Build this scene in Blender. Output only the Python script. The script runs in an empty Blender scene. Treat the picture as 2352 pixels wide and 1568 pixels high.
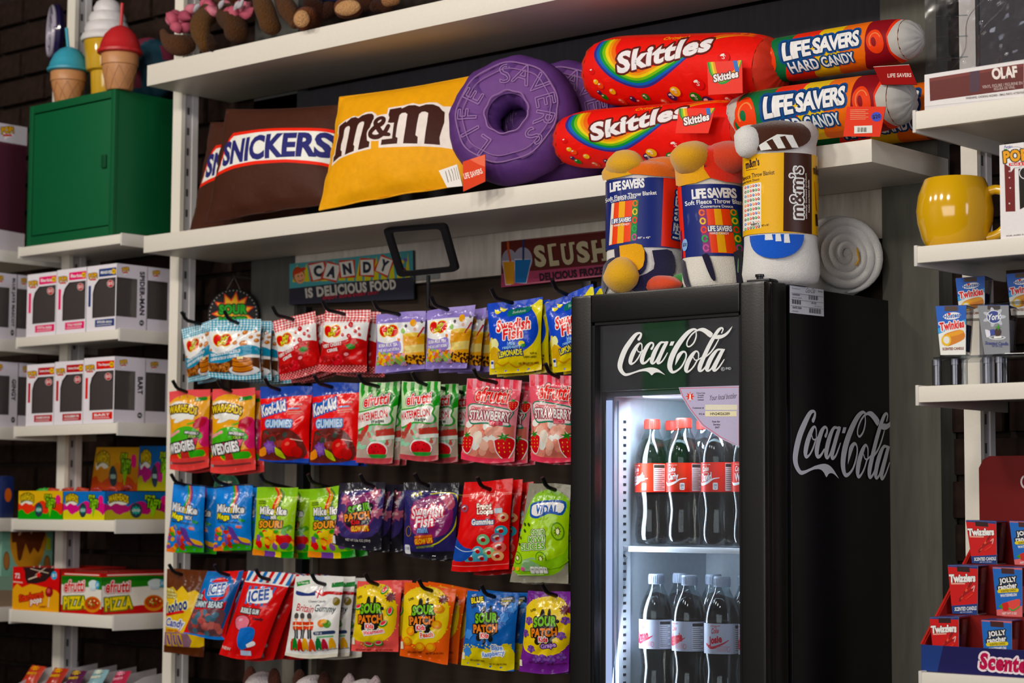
import bpy, bmesh, math, random
import numpy as np
from mathutils import Vector, Matrix
from mathutils.geometry import tessellate_polygon

scene = bpy.context.scene
COL = scene.collection
# ------------------------------------------------------------------ camera
F, YAW, PIT, ROL = 4686.9, 0.724315, 0.0819766, 0.00542256      # focal length in px of the 2352 wide frame
CAM = np.array([0.0, 0.0, 1.4])
_v = np.array([-math.sin(YAW)*math.cos(PIT), math.cos(YAW)*math.cos(PIT), math.sin(PIT)])
_r = np.array([math.cos(YAW), math.sin(YAW), 0.0]); _u = np.cross(_r, _v)
RX = _r*math.cos(ROL)+_u*math.sin(ROL); UY = -_r*math.sin(ROL)+_u*math.cos(ROL)
cam = bpy.data.cameras.new('camera'); camo = bpy.data.objects.new('camera', cam); COL.objects.link(camo)
cam.sensor_fit = 'HORIZONTAL'; cam.sensor_width = 36.0; cam.lens = F/2352*36.0
cam.clip_start = 0.05; cam.clip_end = 50
camo.matrix_world = Matrix([[RX[i], UY[i], -_v[i], CAM[i]] for i in range(3)]+[[0, 0, 0, 1]])
cam.dof.use_dof = True; cam.dof.focus_distance = 3.62; cam.dof.aperture_fstop = 5.6
scene.camera = camo
# ------------------------------------------------------------------ light
scene.view_settings.view_transform = 'Standard'; scene.view_settings.look = 'None'
scene.view_settings.gamma = 1.0; scene.view_settings.use_curve_mapping = False
scene.view_settings.exposure = -0.28
w = bpy.data.worlds.new('store_air'); scene.world = w; w.use_nodes = True
w.node_tree.nodes['Background'].inputs[0].default_value = (0.9, 0.85, 0.9, 1)
w.node_tree.nodes['Background'].inputs[1].default_value = 0.05

def area(name, loc, target, sx, sy, power, color):
    l = bpy.data.lights.new(name, 'AREA'); l.shape = 'RECTANGLE'; l.size = sx; l.size_y = sy
    l.energy = power; l.color = color
    o = bpy.data.objects.new(name, l); COL.objects.link(o); o.location = loc
    o.rotation_euler = (Vector(target)-Vector(loc)).to_track_quat('-Z', 'Y').to_euler()
    return o
for x, y, p in ((-4.3, .9, 15), (-3.3, .5, 24), (-2.3, .3, 24), (-1.2, .2, 18)):       # row of small ceiling spots in front of the shelves
    area('ceiling_lamp', (x, y, 3.2), (x*.75-.7, 3.0, 1.5), .26, .26, p, (1.0, 0.92, 0.82))
area('front_fill', (-1.7, -1.9, 1.95), (-2.4, 3.0, 1.75), 5.0, 1.5, 122, (1.0, 0.955, 0.90))  # added broad soft fill from the front; no window is built there
area('ceiling_lamp', (-5.4, 0.4, 3.2), (-5.9, -2.0, 1.7), .5, .5, 130, (1.0, 0.95, 0.88))  # added spot brightening the front wall that the cooler glass reflects
area('side_fill', (2.6, 1.6, 2.2), (-2.2, 3.0, 1.5), 1.6, 1.4, 54, (0.86, 0.87, 1.0))  # added cool fill for the sides facing right, not an actual window

# ------------------------------------------------------------------ helpers
def ray(x, y): return _v+RX*(x-1176)/F+UY*(784-y)/F
def pY(x, y, Y): d = ray(x, y); return CAM+d*(Y/d[1])
def pX(x, y, X): d = ray(x, y); return CAM+d*(X/d[0])
def pZ(x, y, Z): d = ray(x, y); return CAM+d*((Z-1.4)/d[2])
def pN(x, y, p0, n): d = ray(x, y); return CAM+d*(np.dot(np.array(p0)-CAM, n)/np.dot(d, n))
def nrm(yaw=0, tilt=0):
    a, b = math.radians(yaw), math.radians(tilt)
    return np.array([math.sin(a)*math.cos(b), -math.cos(a)*math.cos(b), math.sin(b)])
def zoom(ox, oy, s): return lambda x, y: (ox+x/s, oy+y/s)
Z1 = zoom(0, 0, 2.6133); Z2 = zoom(0, 560, 3.4833); Z3 = zoom(0, 990, 2.7119); Z4 = zoom(360, 640, 3.3365)
Z5 = zoom(820, 640, 3.336); Z6 = zoom(360, 1080, 3.2135); Z7 = zoom(820, 1080, 3.2137); ZA = zoom(380, 150, 2.8514)
ZB = zoom(1020, 50, 3.36); ZC = zoom(1620, 20, 3.2131); ZD = zoom(1370, 280, 3.36); ZE = zoom(1300, 620, 3.2673)
ZF = zoom(1300, 1050, 3.0269); ZG = zoom(1780, 620, 3.0752); ZH = zoom(1980, 1050, 3.0269); ZS = zoom(1140, 500, 8.4)
ZM = zoom(770, 230, 8.4); ZP = zoom(330, 0, 4.1263); ZR = zoom(2090, 300, 4.9008); ZL = zoom(1410, 740, 8.4)
Z0 = zoom(0, 0, 1.0)

def hexc(h):
    if not isinstance(h, str): return tuple(h)
    h = h.lstrip('#'); c = [int(h[i:i+2], 16)/255 for i in (0, 2, 4)]
    return tuple((x/12.92 if x <= 0.04045 else ((x+0.055)/1.055)**2.4) for x in c)+(1.0,)

MATS = {}
def mat(name, rough=0.5, bump=0.0, scale=60.0, coat=0.0, metal=0.0, spec=0.5, var=0.0, sheen=0.0, stretch=None, detail=3, bdist=0.002):
    """printed / coloured surface: colour from the 'Col' face attribute, grain and relief from noise"""
    if name in MATS: return MATS[name]
    m = bpy.data.materials.new(name); m.use_nodes = True; N = m.node_tree.nodes; L = m.node_tree.links
    b = N['Principled BSDF']; at = N.new('ShaderNodeAttribute'); at.attribute_name = 'Col'
    tc = N.new('ShaderNodeTexCoord'); no = N.new('ShaderNodeTexNoise'); no.inputs['Scale'].default_value = scale; no.inputs['Detail'].default_value = detail
    src = tc.outputs['Object']
    if stretch:
        mp = N.new('ShaderNodeMapping'); mp.inputs['Scale'].default_value = stretch; L.new(src, mp.inputs['Vector']); src = mp.outputs['Vector']
    L.new(src, no.inputs['Vector'])
    if var:
        hs = N.new('ShaderNodeHueSaturation'); mr = N.new('ShaderNodeMapRange')
        mr.inputs['From Min'].default_value = 0.3; mr.inputs['From Max'].default_value = 0.7
        mr.inputs['To Min'].default_value = 1-var; mr.inputs['To Max'].default_value = 1+var
        L.new(no.outputs['Fac'], mr.inputs['Value']); L.new(mr.outputs['Result'], hs.inputs['Value']); L.new(at.outputs['Color'], hs.inputs['Color'])
        L.new(hs.outputs['Color'], b.inputs['Base Color'])
    else: L.new(at.outputs['Color'], b.inputs['Base Color'])
    b.inputs['Roughness'].default_value = rough; b.inputs['Metallic'].default_value = metal
    b.inputs['Specular IOR Level'].default_value = spec; b.inputs['Coat Weight'].default_value = coat; b.inputs['Coat Roughness'].default_value = 0.12
    if sheen: b.inputs['Sheen Weight'].default_value = sheen
    if bump:
        bp = N.new('ShaderNodeBump'); bp.inputs['Strength'].default_value = bump; bp.inputs['Distance'].default_value = bdist
        L.new(no.outputs['Fac'], bp.inputs['Height']); L.new(bp.outputs['Normal'], b.inputs['Normal'])
        if coat: L.new(bp.outputs['Normal'], b.inputs['Coat Normal'])
    MATS[name] = m; return m
FILM = mat('glossy_film', 0.2, 0.5, 34, coat=0.1, spec=0.32, bdist=0.004)
FOIL = mat('black_film', 0.2, 0.5, 34, coat=0.6, bdist=0.005)
CARD = mat('printed_card', 0.36, 0.04, 200, spec=0.22, var=0.02)
PAPER = mat('matt_paper', 0.6, 0.05, 300, spec=0.25, var=0.02)
FABRIC = mat('woven_fabric', 0.85, 0.25, 500, spec=0.15, var=0.05, sheen=0.15)
SATIN = mat('satin_fabric', 0.55, 0.3, 60, spec=0.15, var=0.05, sheen=0.0, bdist=0.004)
FLEECE = mat('fleece', 0.95, 0.5, 700, spec=0.08, var=0.1, sheen=0.5, bdist=0.004)
PLUSH = mat('plush_fur', 0.95, 1.0, 260, spec=0.04, var=0.22, sheen=0.06, bdist=0.006)
METALW = mat('painted_white_metal', 0.42, 0.05, 180, spec=0.4, var=0.015)
BLACKP = mat('black_plastic', 0.34, 0.08, 400, spec=0.4)
FRIDGEB = mat('black_painted_steel', 0.3, 0.05, 300, spec=0.45)
RUBBER = mat('moulded_plastic', 0.4, 0.05, 90, spec=0.4, var=0.04)
CERAMIC = mat('glazed_ceramic', 0.12, 0.02, 30, coat=0.6)
PLY = mat('painted_plywood', 0.75, 0.25, 14, spec=0.2, var=0.12, stretch=(6, 6, 0.8), detail=8)
BRICK = mat('dark_brick', 0.9, 0.6, 45, spec=0.15, var=0.3, bdist=0.006, detail=6)
DARKW = mat('dark_stained_board', 0.6, 0.15, 10, spec=0.25, var=0.2, stretch=(1, 1, 9), detail=6)
CONC = mat('room_surface', 0.85, 0.1, 8, spec=0.2, var=0.1)
WAX = mat('candle_wax', 0.35, 0.05, 40, coat=0.3)

def special(name, build):
    if name in MATS: return MATS[name]
    m = bpy.data.materials.new(name); m.use_nodes = True; N = m.node_tree.nodes; L = m.node_tree.links
    for n in list(N):
        if n.type != 'OUTPUT_MATERIAL': N.remove(n)
    out = [n for n in N if n.type == 'OUTPUT_MATERIAL'][0]
    L.new(build(N, L), out.inputs['Surface']); MATS[name] = m; return m
def clear(tint, ior=1.45, rough=0.02, gain=1.0, wob=0.0, scale=40):
    def b(N, L):
        t = N.new('ShaderNodeBsdfTransparent'); t.inputs[0].default_value = hexc(tint)
        g = N.new('ShaderNodeBsdfGlossy'); g.inputs['Roughness'].default_value = rough
        lw = N.new('ShaderNodeLayerWeight'); lw.inputs['Blend'].default_value = 0.5
        po = N.new('ShaderNodeMath'); po.operation = 'POWER'; po.inputs[1].default_value = 4.0
        ma = N.new('ShaderNodeMath'); ma.operation = 'MULTIPLY_ADD'; ma.use_clamp = True; ma.inputs[1].default_value = 0.75; ma.inputs[2].default_value = ((ior-1)/(ior+1))**2*gain
        mx = N.new('ShaderNodeMixShader')
        if wob:
            no = N.new('ShaderNodeTexNoise'); no.inputs['Scale'].default_value = scale; tc = N.new('ShaderNodeTexCoord'); L.new(tc.outputs['Object'], no.inputs['Vector'])
            bp = N.new('ShaderNodeBump'); bp.inputs['Strength'].default_value = wob; bp.inputs['Distance'].default_value = 0.004
            L.new(no.outputs['Fac'], bp.inputs['Height']); L.new(bp.outputs['Normal'], g.inputs['Normal']); L.new(bp.outputs['Normal'], lw.inputs['Normal'])
        L.new(lw.outputs['Facing'], po.inputs[0]); L.new(po.outputs[0], ma.inputs[0]); L.new(ma.outputs[0], mx.inputs[0]); L.new(t.outputs[0], mx.inputs[1]); L.new(g.outputs[0], mx.inputs[2])
        return mx.outputs[0]
    return b
PANE = special('door_glass', clear('#e2e7ea', 1.5, 0.015, 1.9))
PET = special('clear_plastic', clear('#dfe8ea', 1.5, 0.05, 1.6))
JAR = special('jar_glass', clear('#f0eeee', 1.5, 0.04, 1.4))
BLISTER = special('blister_film', clear('#eeeef2', 1.45, 0.1, 1.4, 0.35, 22))
COLA = special('cola', clear('#cfc6bc', 1.33, 0.05, 1.0))
ACRYL = special('clear_acrylic', clear('#d9dde0', 1.49, 0.03, 1.3))
def emit(c, s):
    def b(N, L):
        e = N.new('ShaderNodeEmission'); e.inputs[0].default_value = hexc(c); e.inputs[1].default_value = s; return e.outputs[0]
    return b
LED = special('led_tube', emit('#c6d4ff', 1.7))
LEDDOT = special('led_chip', emit('#e8f0ff', 22.0))

WLOC = {}
def reg(o, loc, parent=None):
    COL.objects.link(o); WLOC[o.name] = np.array(loc, float)
    if parent is not None:
        o.parent = parent; o.location = np.array(loc, float)-WLOC[parent.name]
    else: o.location = loc
def tag(o, label=None, cat=None, group=None, kind=None):
    if label: o['label'] = label
    if cat: o['category'] = cat
    if group: o['group'] = group
    if kind: o['kind'] = kind
    return o
def thing(name, label, cat, loc, group=None, kind=None):
    o = bpy.data.objects.new(name, None); o.empty_display_size = 0.03; reg(o, loc); tag(o, label, cat, group, kind); return o
def mesh(name, V, F, m, parent=None, col='#ffffff', smooth=None, normals=None, loc=None, label=None):
    """one mesh object from world-space vertices"""
    V = np.asarray(V, float)
    if loc is None: loc = WLOC[parent.name] if parent is not None else V.mean(0)*np.array([1, 1, 0])+np.array([0, 0, V[:, 2].min()])
    loc = np.asarray(loc, float)
    me = bpy.data.meshes.new(name); me.from_pydata((V-loc).tolist(), [], [tuple(int(i) for i in f) for f in F])
    n = len(me.polygons)
    at = me.attributes.new('Col', 'FLOAT_COLOR', 'FACE')
    c = np.array(col, float) if not isinstance(col, str) and np.ndim(col) == 2 else np.tile(np.array(hexc(col)), (n, 1))
    at.data.foreach_set('color', c.astype(np.float32).ravel())
    if m is not None: me.materials.append(m)
    if normals is not None:
        me.polygons.foreach_set('use_smooth', [True]*n)
        me.normals_split_custom_set_from_vertices([tuple(x) for x in normals])
    elif smooth is not None:
        me.polygons.foreach_set('use_smooth', [True]*n)
        me.set_sharp_from_angle(angle=math.radians(smooth))
    me.update()
    o = bpy.data.objects.new(name, me); reg(o, loc, parent)
    if label: o['label'] = label
    return o
def recolor(o, h):
    at = o.data.attributes['Col']; n = len(o.data.polygons)
    at.data.foreach_set('color', np.tile(np.array(hexc(h)), (n, 1)).astype(np.float32).ravel())
def copy_tree(o, parent=None, loc=None, rot=None):
    c = o.copy(); COL.objects.link(c)
    if parent is not None: c.parent = parent; c.matrix_parent_inverse = o.matrix_parent_inverse.copy()
    if loc is not None: c.location = loc
    if rot is not None: c.rotation_euler = rot
    WLOC[c.name] = np.array(c.location)
    for ch in [x for x in o.children]: copy_tree(ch, c)
    return c
class MB:
    """collects plain solids, then makes one mesh"""
    def __init__(s): s.V = []; s.F = []; s.C = []; s.n = 0
    def add(s, V, F, col='#ffffff'):
        V = np.asarray(V, float); s.V.append(V); s.F += [tuple(i+s.n for i in f) for f in F]; s.C += [hexc(col)]*len(F); s.n += len(V); return s
    def box(s, x0, x1, y0, y1, z0, z1, col='#ffffff', bev=0.0):
        if bev:
            bm = bmesh.new(); bmesh.ops.create_cube(bm, size=1)
            for v in bm.verts: v.co = Vector((x0+(v.co.x+.5)*(x1-x0), y0+(v.co.y+.5)*(y1-y0), z0+(v.co.z+.5)*(z1-z0)))
            bmesh.ops.bevel(bm, geom=bm.edges[:], offset=bev, segments=2, affect='EDGES', profile=0.6)
            bm.verts.index_update(); V = [v.co[:] for v in bm.verts]; Fc = [[v.index for v in f.verts] for f in bm.faces]; bm.free()
            return s.add(V, Fc, col)
        V = [(x, y, z) for z in (z0, z1) for y in (y0, y1) for x in (x0, x1)]
        return s.add(V, [(0, 2, 3, 1), (4, 5, 7, 6), (0, 1, 5, 4), (2, 6, 7, 3), (0, 4, 6, 2), (1, 3, 7, 5)], col)
    def lathe(s, prof, c=(0, 0, 0), n=24, col='#ffffff', axis=None, sx=1.0, sy=1.0, up=None):
        """prof: (r, h) pairs; axis None = Z"""
        c = np.asarray(c, float); A = np.array([0, 0, 1.0]) if axis is None else np.asarray(axis, float)/np.linalg.norm(axis)
        ref = np.array([1.0, 0, 0]) if abs(A[0]) < 0.9 else np.array([0, 1.0, 0])
        if up is not None: ref = np.asarray(up, float)
        e1 = ref-A*np.dot(ref, A); e1 /= np.linalg.norm(e1); e2 = np.cross(A, e1)
        V = []; Fc = []
        for (r, h) in prof:
            for k in range(n):
                t = 2*math.pi*k/n; V.append(c+A*h+e1*(r*sx*math.cos(t))+e2*(r*sy*math.sin(t)))
        m = len(prof)
        for i in range(m-1):
            for k in range(n): Fc.append((i*n+k, i*n+(k+1) % n, (i+1)*n+(k+1) % n, (i+1)*n+k))
        if prof[0][0] > 1e-5: Fc.append(tuple(range(n-1, -1, -1)))
        if prof[-1][0] > 1e-5: Fc.append(tuple((m-1)*n+k for k in range(n)))
        return s.add(V, Fc, col)
    def tube(s, pts, r, n=8, col='#ffffff', close=True):
        P = [np.asarray(p, float) for p in pts]; m = len(P); V = []; Fc = []
        R = r if hasattr(r, '__len__') else [r]*m
        ref = None
        for i in range(m):
            t = P[min(i+1, m-1)]-P[max(i-1, 0)]; t /= np.linalg.norm(t)+1e-12
            if ref is None: ref = np.array([0, 0, 1.0]) if abs(t[2]) < 0.9 else np.array([1.0, 0, 0])
            e1 = ref-t*np.dot(ref, t); e1 /= np.linalg.norm(e1); e2 = np.cross(t, e1); ref = e1
            for k in range(n):
                a = 2*math.pi*k/n; V.append(P[i]+R[i]*(e1*math.cos(a)+e2*math.sin(a)))
        for i in range(m-1):
            for k in range(n): Fc.append((i*n+k, i*n+(k+1) % n, (i+1)*n+(k+1) % n, (i+1)*n+k))
        if close: Fc.append(tuple(range(n-1, -1, -1))); Fc.append(tuple((m-1)*n+k for k in range(n)))
        return s.add(V, Fc, col)
    def ell(s, c, rx, ry, rz, n=16, m=10, col='#ffffff', lump=0.0, seed=0, rot=None):
        V = []; Fc = []; rg = random.Random(seed); ph = [rg.uniform(0, 6.28) for _ in range(6)]
        for i in range(m+1):
            th = math.pi*i/m
            for k in range(n):
                a = 2*math.pi*k/n; d = np.array([math.sin(th)*math.cos(a), math.sin(th)*math.sin(a), math.cos(th)])
                q = 1+lump*(math.sin(3*d[0]+ph[0])+math.sin(4*d[1]+ph[1])+math.sin(5*d[2]+ph[2])+.6*math.sin(7*(d[0]+d[2])+ph[3]))/3
                p = d*q*np.array([rx, ry, rz])
                if rot is not None: p = np.array(rot @ Vector(p))
                V.append(np.asarray(c)+p)
        for i in range(m):
            for k in range(n): Fc.append((i*n+k, (i+1)*n+k, (i+1)*n+(k+1) % n, i*n+(k+1) % n))
        return s.add(V, Fc, col)
    def prism(s, poly, d, col='#ffffff'):
        """3-D planar polygon extruded along vector d"""
        P = [np.asarray(p, float) for p in poly]; n = len(P); d = np.asarray(d, float)
        tri = tessellate_polygon([[Vector(p) for p in P]])
        Fc = [tuple(t) for t in tri]+[tuple(i+n for i in reversed(t)) for t in tri]+[(i, (i+1) % n, n+(i+1) % n, n+i) for i in range(n)]
        return s.add(P+[p+d for p in P], Fc, col)
    def make(s, name, m, parent=None, smooth=35, loc=None, label=None):
        V = np.concatenate(s.V)
        return mesh(name, V, s.F, m, parent, np.array(s.C), smooth, None, loc, label)

# ------------------------------------------------------------------ flat print
GL = {}
def glyphs(txt, bold, sp):
    k = (txt, round(bold, 3), sp)
    if k in GL: return GL[k]
    cu = bpy.data.curves.new('t', 'FONT'); cu.body = txt; cu.offset = bold; cu.resolution_u = 3; cu.space_character = sp
    cu.align_x = 'LEFT'; cu.space_line = 0.85
    o = bpy.data.objects.new('t', cu); me = o.to_mesh()
    n = len(me.vertices); co = np.empty(n*3); me.vertices.foreach_get('co', co); co = co.reshape(-1, 3)[:, :2].copy()
    Fc = [tuple(p.vertices) for p in me.polygons]
    # merge coincident vertices so that the outline edges can be found
    key = {}; remap = []
    for p in np.round(co, 4):
        t = (p[0], p[1]); remap.append(key.setdefault(t, len(key)))
    uq = np.array(list(key.keys())); Fc = [tuple(remap[i] for i in f) for f in Fc]; Fc = [f for f in Fc if len(set(f)) == len(f)]
    ec = {}
    for f in Fc:
        for i in range(len(f)):
            a, b = f[i], f[(i+1) % len(f)]; ec[(min(a, b), max(a, b))] = ec.get((min(a, b), max(a, b)), 0)+1
    edges = [e for e, c in ec.items() if c == 1]
    o.to_mesh_clear(); bpy.data.objects.remove(o); bpy.data.curves.remove(cu)
    GL[k] = (uq, Fc, edges); return GL[k]
def catmull(pts, k=5):
    P = [np.asarray(p, float) for p in pts]
    if len(P) < 3: return P
    Q = [2*P[0]-P[1]]+P+[2*P[-1]-P[-2]]; out = []
    for i in range(1, len(Q)-2):
        for j in range(k):
            t = j/k; out.append(.5*((2*Q[i])+(-Q[i-1]+Q[i+1])*t+(2*Q[i-1]-5*Q[i]+4*Q[i+1]-Q[i+2])*t*t+(-Q[i-1]+3*Q[i]-3*Q[i+1]+Q[i+2])*t**3))
    return out+[P[-1]]
def ink(col):
    """printing inks are a little stronger than the hex notes taken from the study"""
    c = np.array(hexc(col)[:3]); l = float(c @ [.21, .72, .07])
    return tuple(np.clip((l+(c-l)*1.25)*1.12, .003, .9))+(1.0,)
class Art:
    """flat print drawn in the pixels of a quad (y down), kept as polygons in the unit square of that quad"""
    def __init__(s, quad=None, z=Z0, bg=None):
        s.V = []; s.F = []; s.C = []; s.L = 0; s.n = 0
        s.rg = random.Random(7)
        q = quad or [(0, 0), (100, 0), (100, 100), (0, 100)]
        A = []; B = []
        for (x, y), (U, Vv) in zip(q, [(0, 1), (1, 1), (1, 0), (0, 0)]):
            A.append([x, y, 1, 0, 0, 0, -U*x, -U*y]); B.append(U); A.append([0, 0, 0, x, y, 1, -Vv*x, -Vv*y]); B.append(Vv)
        h = np.linalg.solve(np.array(A, float), np.array(B, float)); s.H = np.append(h, 1).reshape(3, 3)
        s.quad = q
        if bg: s.bg(bg)
    def raw(s, V, F, col, same=False, lay=None):
        s.L = s.L+.1 if same else math.floor(s.L)+1
        V = np.asarray(V, float)
        s.V.append(np.c_[V, s.L+(np.zeros(len(V)) if lay is None else np.asarray(lay))]); s.F += [tuple(i+s.n for i in f) for f in F]; s.C += [ink(col)]*len(F); s.n += len(V)
    def bg(s, col): s.raw(s.quad, [(0, 1, 2, 3)], col)
    def p(s, pts, col, smooth=0, same=False):
        if smooth:
            c = catmull(list(pts)+[pts[0]], smooth)[:-1]; pts = c
        P = [Vector((float(a[0]), float(a[1]), 0)) for a in pts]
        s.raw([(a[0], a[1]) for a in pts], tessellate_polygon([P]), col, same)
    def r(s, x0, y0, x1, y1, col, rot=0, rad=0):
        cx, cy = (x0+x1)/2, (y0+y1)/2; a = math.radians(-rot); w, h = (x1-x0)/2, (y1-y0)/2
        if rad:
            pts = []
            for qx, qy, t0 in ((w-rad, h-rad, 0), (-w+rad, h-rad, 90), (-w+rad, -h+rad, 180), (w-rad, -h+rad, 270)):
                for k in range(4): t = math.radians(t0+30*k); pts.append((qx+rad*math.cos(t), qy+rad*math.sin(t)))
        else: pts = [(-w, -h), (w, -h), (w, h), (-w, h)]
        s.p([(cx+x*math.cos(a)-y*math.sin(a), cy+x*math.sin(a)+y*math.cos(a)) for x, y in pts], col)
    def e(s, cx, cy, rx, ry, col, rot=0, n=18, same=False):
        a = math.radians(-rot); V = []
        for k in range(n):
            t = 2*math.pi*k/n; x, y = rx*math.cos(t), ry*math.sin(t); V.append((cx+x*math.cos(a)-y*math.sin(a), cy+x*math.sin(a)+y*math.cos(a)))
        s.raw(V, [tuple(range(n))], col, same)
    def ring(s, cx, cy, rx, ry, wd, col, rot=0, n=24, a0=0, a1=360):
        pts = []
        for k in range(n+1):
            t = math.radians(a0+(a1-a0)*k/n); x, y = rx*math.cos(t), ry*math.sin(t); a = math.radians(-rot)
            pts.append((cx+x*math.cos(a)-y*math.sin(a), cy+x*math.sin(a)+y*math.cos(a)))
        s.s(pts, wd, col, k=0)
    def s(s, pts, wd, col, k=5, cap=True, same=False):
        """stroke; points may carry their own width as a third value"""
        P = [(q[0], q[1], q[2] if len(q) > 2 else wd) for q in pts]
        P = catmull(P, k) if k else [np.array(q, float) for q in P]
        V = []; Fc = []; m = len(P); La = [.85*i/m for i in range(m) for _ in (0, 1)]
        for i in range(m):
            t = P[min(i+1, m-1)][:2]-P[max(i-1, 0)][:2]; t = t/(np.linalg.norm(t)+1e-9); nn = np.array([-t[1], t[0]])*max(P[i][2], .01)/2
            V += [P[i][:2]+nn, P[i][:2]-nn]
            if i: Fc.append((2*i-2, 2*i-1, 2*i+1, 2*i))
        if cap:
            for q in (P[0], P[-1]):
                b = len(V); La += [.92]*10; V += [(q[0]+q[2]/2*math.cos(2*math.pi*j/10), q[1]+q[2]/2*math.sin(2*math.pi*j/10)) for j in range(10)]; Fc.append(tuple(range(b, b+10)))
        s.raw(V, Fc, col, same, La)
    def star(s, cx, cy, r1, r2, n, col, rot=0, ry=1.0, jit=0.0):
        s.p([(cx+(r1 if k % 2 == 0 else r2)*(1+s.rg.uniform(-jit, jit))*math.cos(math.pi*k/n+rot), cy+ry*(r1 if k % 2 == 0 else r2)*math.sin(math.pi*k/n+rot)) for k in range(2*n)], col)
    def t(s, txt, cx, cy, w, h, col, rot=0, ol=None, bold=0.02, sh=0.0, arc=0.0, sp=None, tap=0.0, grow=0.0):
        """text fitted to a w x h box; ol = [(colour, width px), ...] drawn outermost first"""
        V, Fc, ed = glyphs(txt, bold, sp if sp is not None else 1+2.2*max(bold-.01, 0))
        lo, hi = V.min(0), V.max(0); d = np.maximum(hi-lo, 1e-6)
        X = (V[:, 0]-(lo[0]+hi[0])/2)/d[0]; Y = (V[:, 1]-(lo[1]+hi[1])/2)/d[1]
        hh = h*(1+tap*(1-4*X*X))*(1+2*grow*X)
        x = X*w+Y*hh*sh; y = Y*hh+arc*(1-4*X*X)
        a = math.radians(rot); Q = np.c_[cx+x*math.cos(a)-y*math.sin(a), cy-(x*math.sin(a)+y*math.cos(a))]
        for c, wd in (ol or []):
            VV = []; FF = []; LV = []; n = 0
            used = set()
            for i, j in ed:
                p, q = Q[i], Q[j]; t = q-p; l = np.linalg.norm(t)
                if l < 1e-9: continue
                nn = np.array([-t[1], t[0]])/l*wd
                VV += [p+nn, p-nn, q-nn, q+nn]; FF.append((n, n+1, n+2, n+3)); n += 4; LV += [.1*(len(FF) % 9)]*4
                for k in (i,):
                    if k not in used:
                        used.add(k); VV += [(Q[k][0]+wd*math.cos(2*math.pi*m/6), Q[k][1]+wd*math.sin(2*math.pi*m/6)) for m in range(6)]; FF.append(tuple(range(n, n+6))); n += 6; LV += [.1*(len(FF) % 9)]*6
            if VV:
                s.raw(VV, FF, c, False, LV)
        s.raw(Q, Fc, col)
    def scat(s, n, x0, y0, x1, y1, cols, r0, r1, asp=0.7, hi=True):
        """loose sweets: small ellipses"""
        for _ in range(n):
            x, y, r = s.rg.uniform(x0, x1), s.rg.uniform(y0, y1), s.rg.uniform(r0, r1); ro = s.rg.uniform(0, 180); c = s.rg.choice(cols)
            s.e(x, y, r, r*asp, c, ro, 9, same=(_ % 4 != 0))
    def gingham(s, x0, y0, x1, y1, nx, ny, lite, dark, slope=0.0):
        dx, dy = (x1-x0)/nx, (y1-y0)/ny; f = lambda x: slope*(x-x0)
        q = lambda a, b, c, d, col, same: s.p([(a, b+f(a)), (c, b+f(c)), (c, d+f(c)), (a, d+f(a))], col, same=same)
        for i in range(nx): q(x0+i*dx, y0, x0+i*dx+dx*.5, y1, lite, i > 0)
        for j in range(ny): q(x0, y0+j*dy, x1, y0+j*dy+dy*.5, lite, j > 0)
        k = 0
        for i in range(nx):
            for j in range(ny): q(x0+i*dx, y0+j*dy, x0+i*dx+dx*.5, y0+j*dy+dy*.5, dark, k > 0); k += 1
    def cut(s, nu, nv):
        """to unit-square polygons cut along a grid so they follow a curved surface"""
        V = np.concatenate(s.V); P = np.c_[V[:, :2], np.ones(len(V))] @ s.H.T; UV = P[:, :2]/P[:, 2:3]; L = V[:, 2]
        ok = [i for i, f in enumerate(s.F)]
        C = np.array(s.C); pal, idx = np.unique(np.round(C, 5), axis=0, return_inverse=True); idx = np.asarray(idx).reshape(-1)
        me = bpy.data.meshes.new('art'); me.from_pydata(np.c_[UV, L*0.001].tolist(), [], s.F)
        me.polygons.foreach_set('material_index', idx.astype(np.int32))
        bm = bmesh.new(); bm.from_mesh(me); bpy.data.meshes.remove(me)
        def bis(co, no, **k):
            bmesh.ops.bisect_plane(bm, geom=bm.verts[:]+bm.edges[:]+bm.faces[:], dist=1e-7, plane_co=co, plane_no=no, **k)
        bis((0.001, 0, 0), (1, 0, 0), clear_inner=True); bis((.999, 0, 0), (1, 0, 0), clear_outer=True)
        bis((0, 0.001, 0), (0, 1, 0), clear_inner=True); bis((0, .999, 0), (0, 1, 0), clear_outer=True)
        for k in range(1, nu): bis((k/nu, 0, 0), (1, 0, 0))
        for k in range(1, nv): bis((0, k/nv, 0), (0, 1, 0))
        for k in range(-nv+1, nu): bis((k/nu, 0, 0), (nu, -nv, 0))        # and along the diagonals, so every piece lies in one facet
        bm.normal_update()
        for f in bm.faces:
            if f.normal.z < 0: f.normal_flip()
        bm.verts.index_update()
        V2 = np.array([v.co[:] for v in bm.verts]).reshape(-1, 3); F2 = [[v.index for v in f.verts] for f in bm.faces]; I2 = [f.material_index for f in bm.faces]
        bm.free()
        s.res = (V2[:, :2], V2[:, 2]/0.001, F2, pal[I2] if len(I2) else np.zeros((0, 4))); s.cutn = (nu, nv); return s
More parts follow.
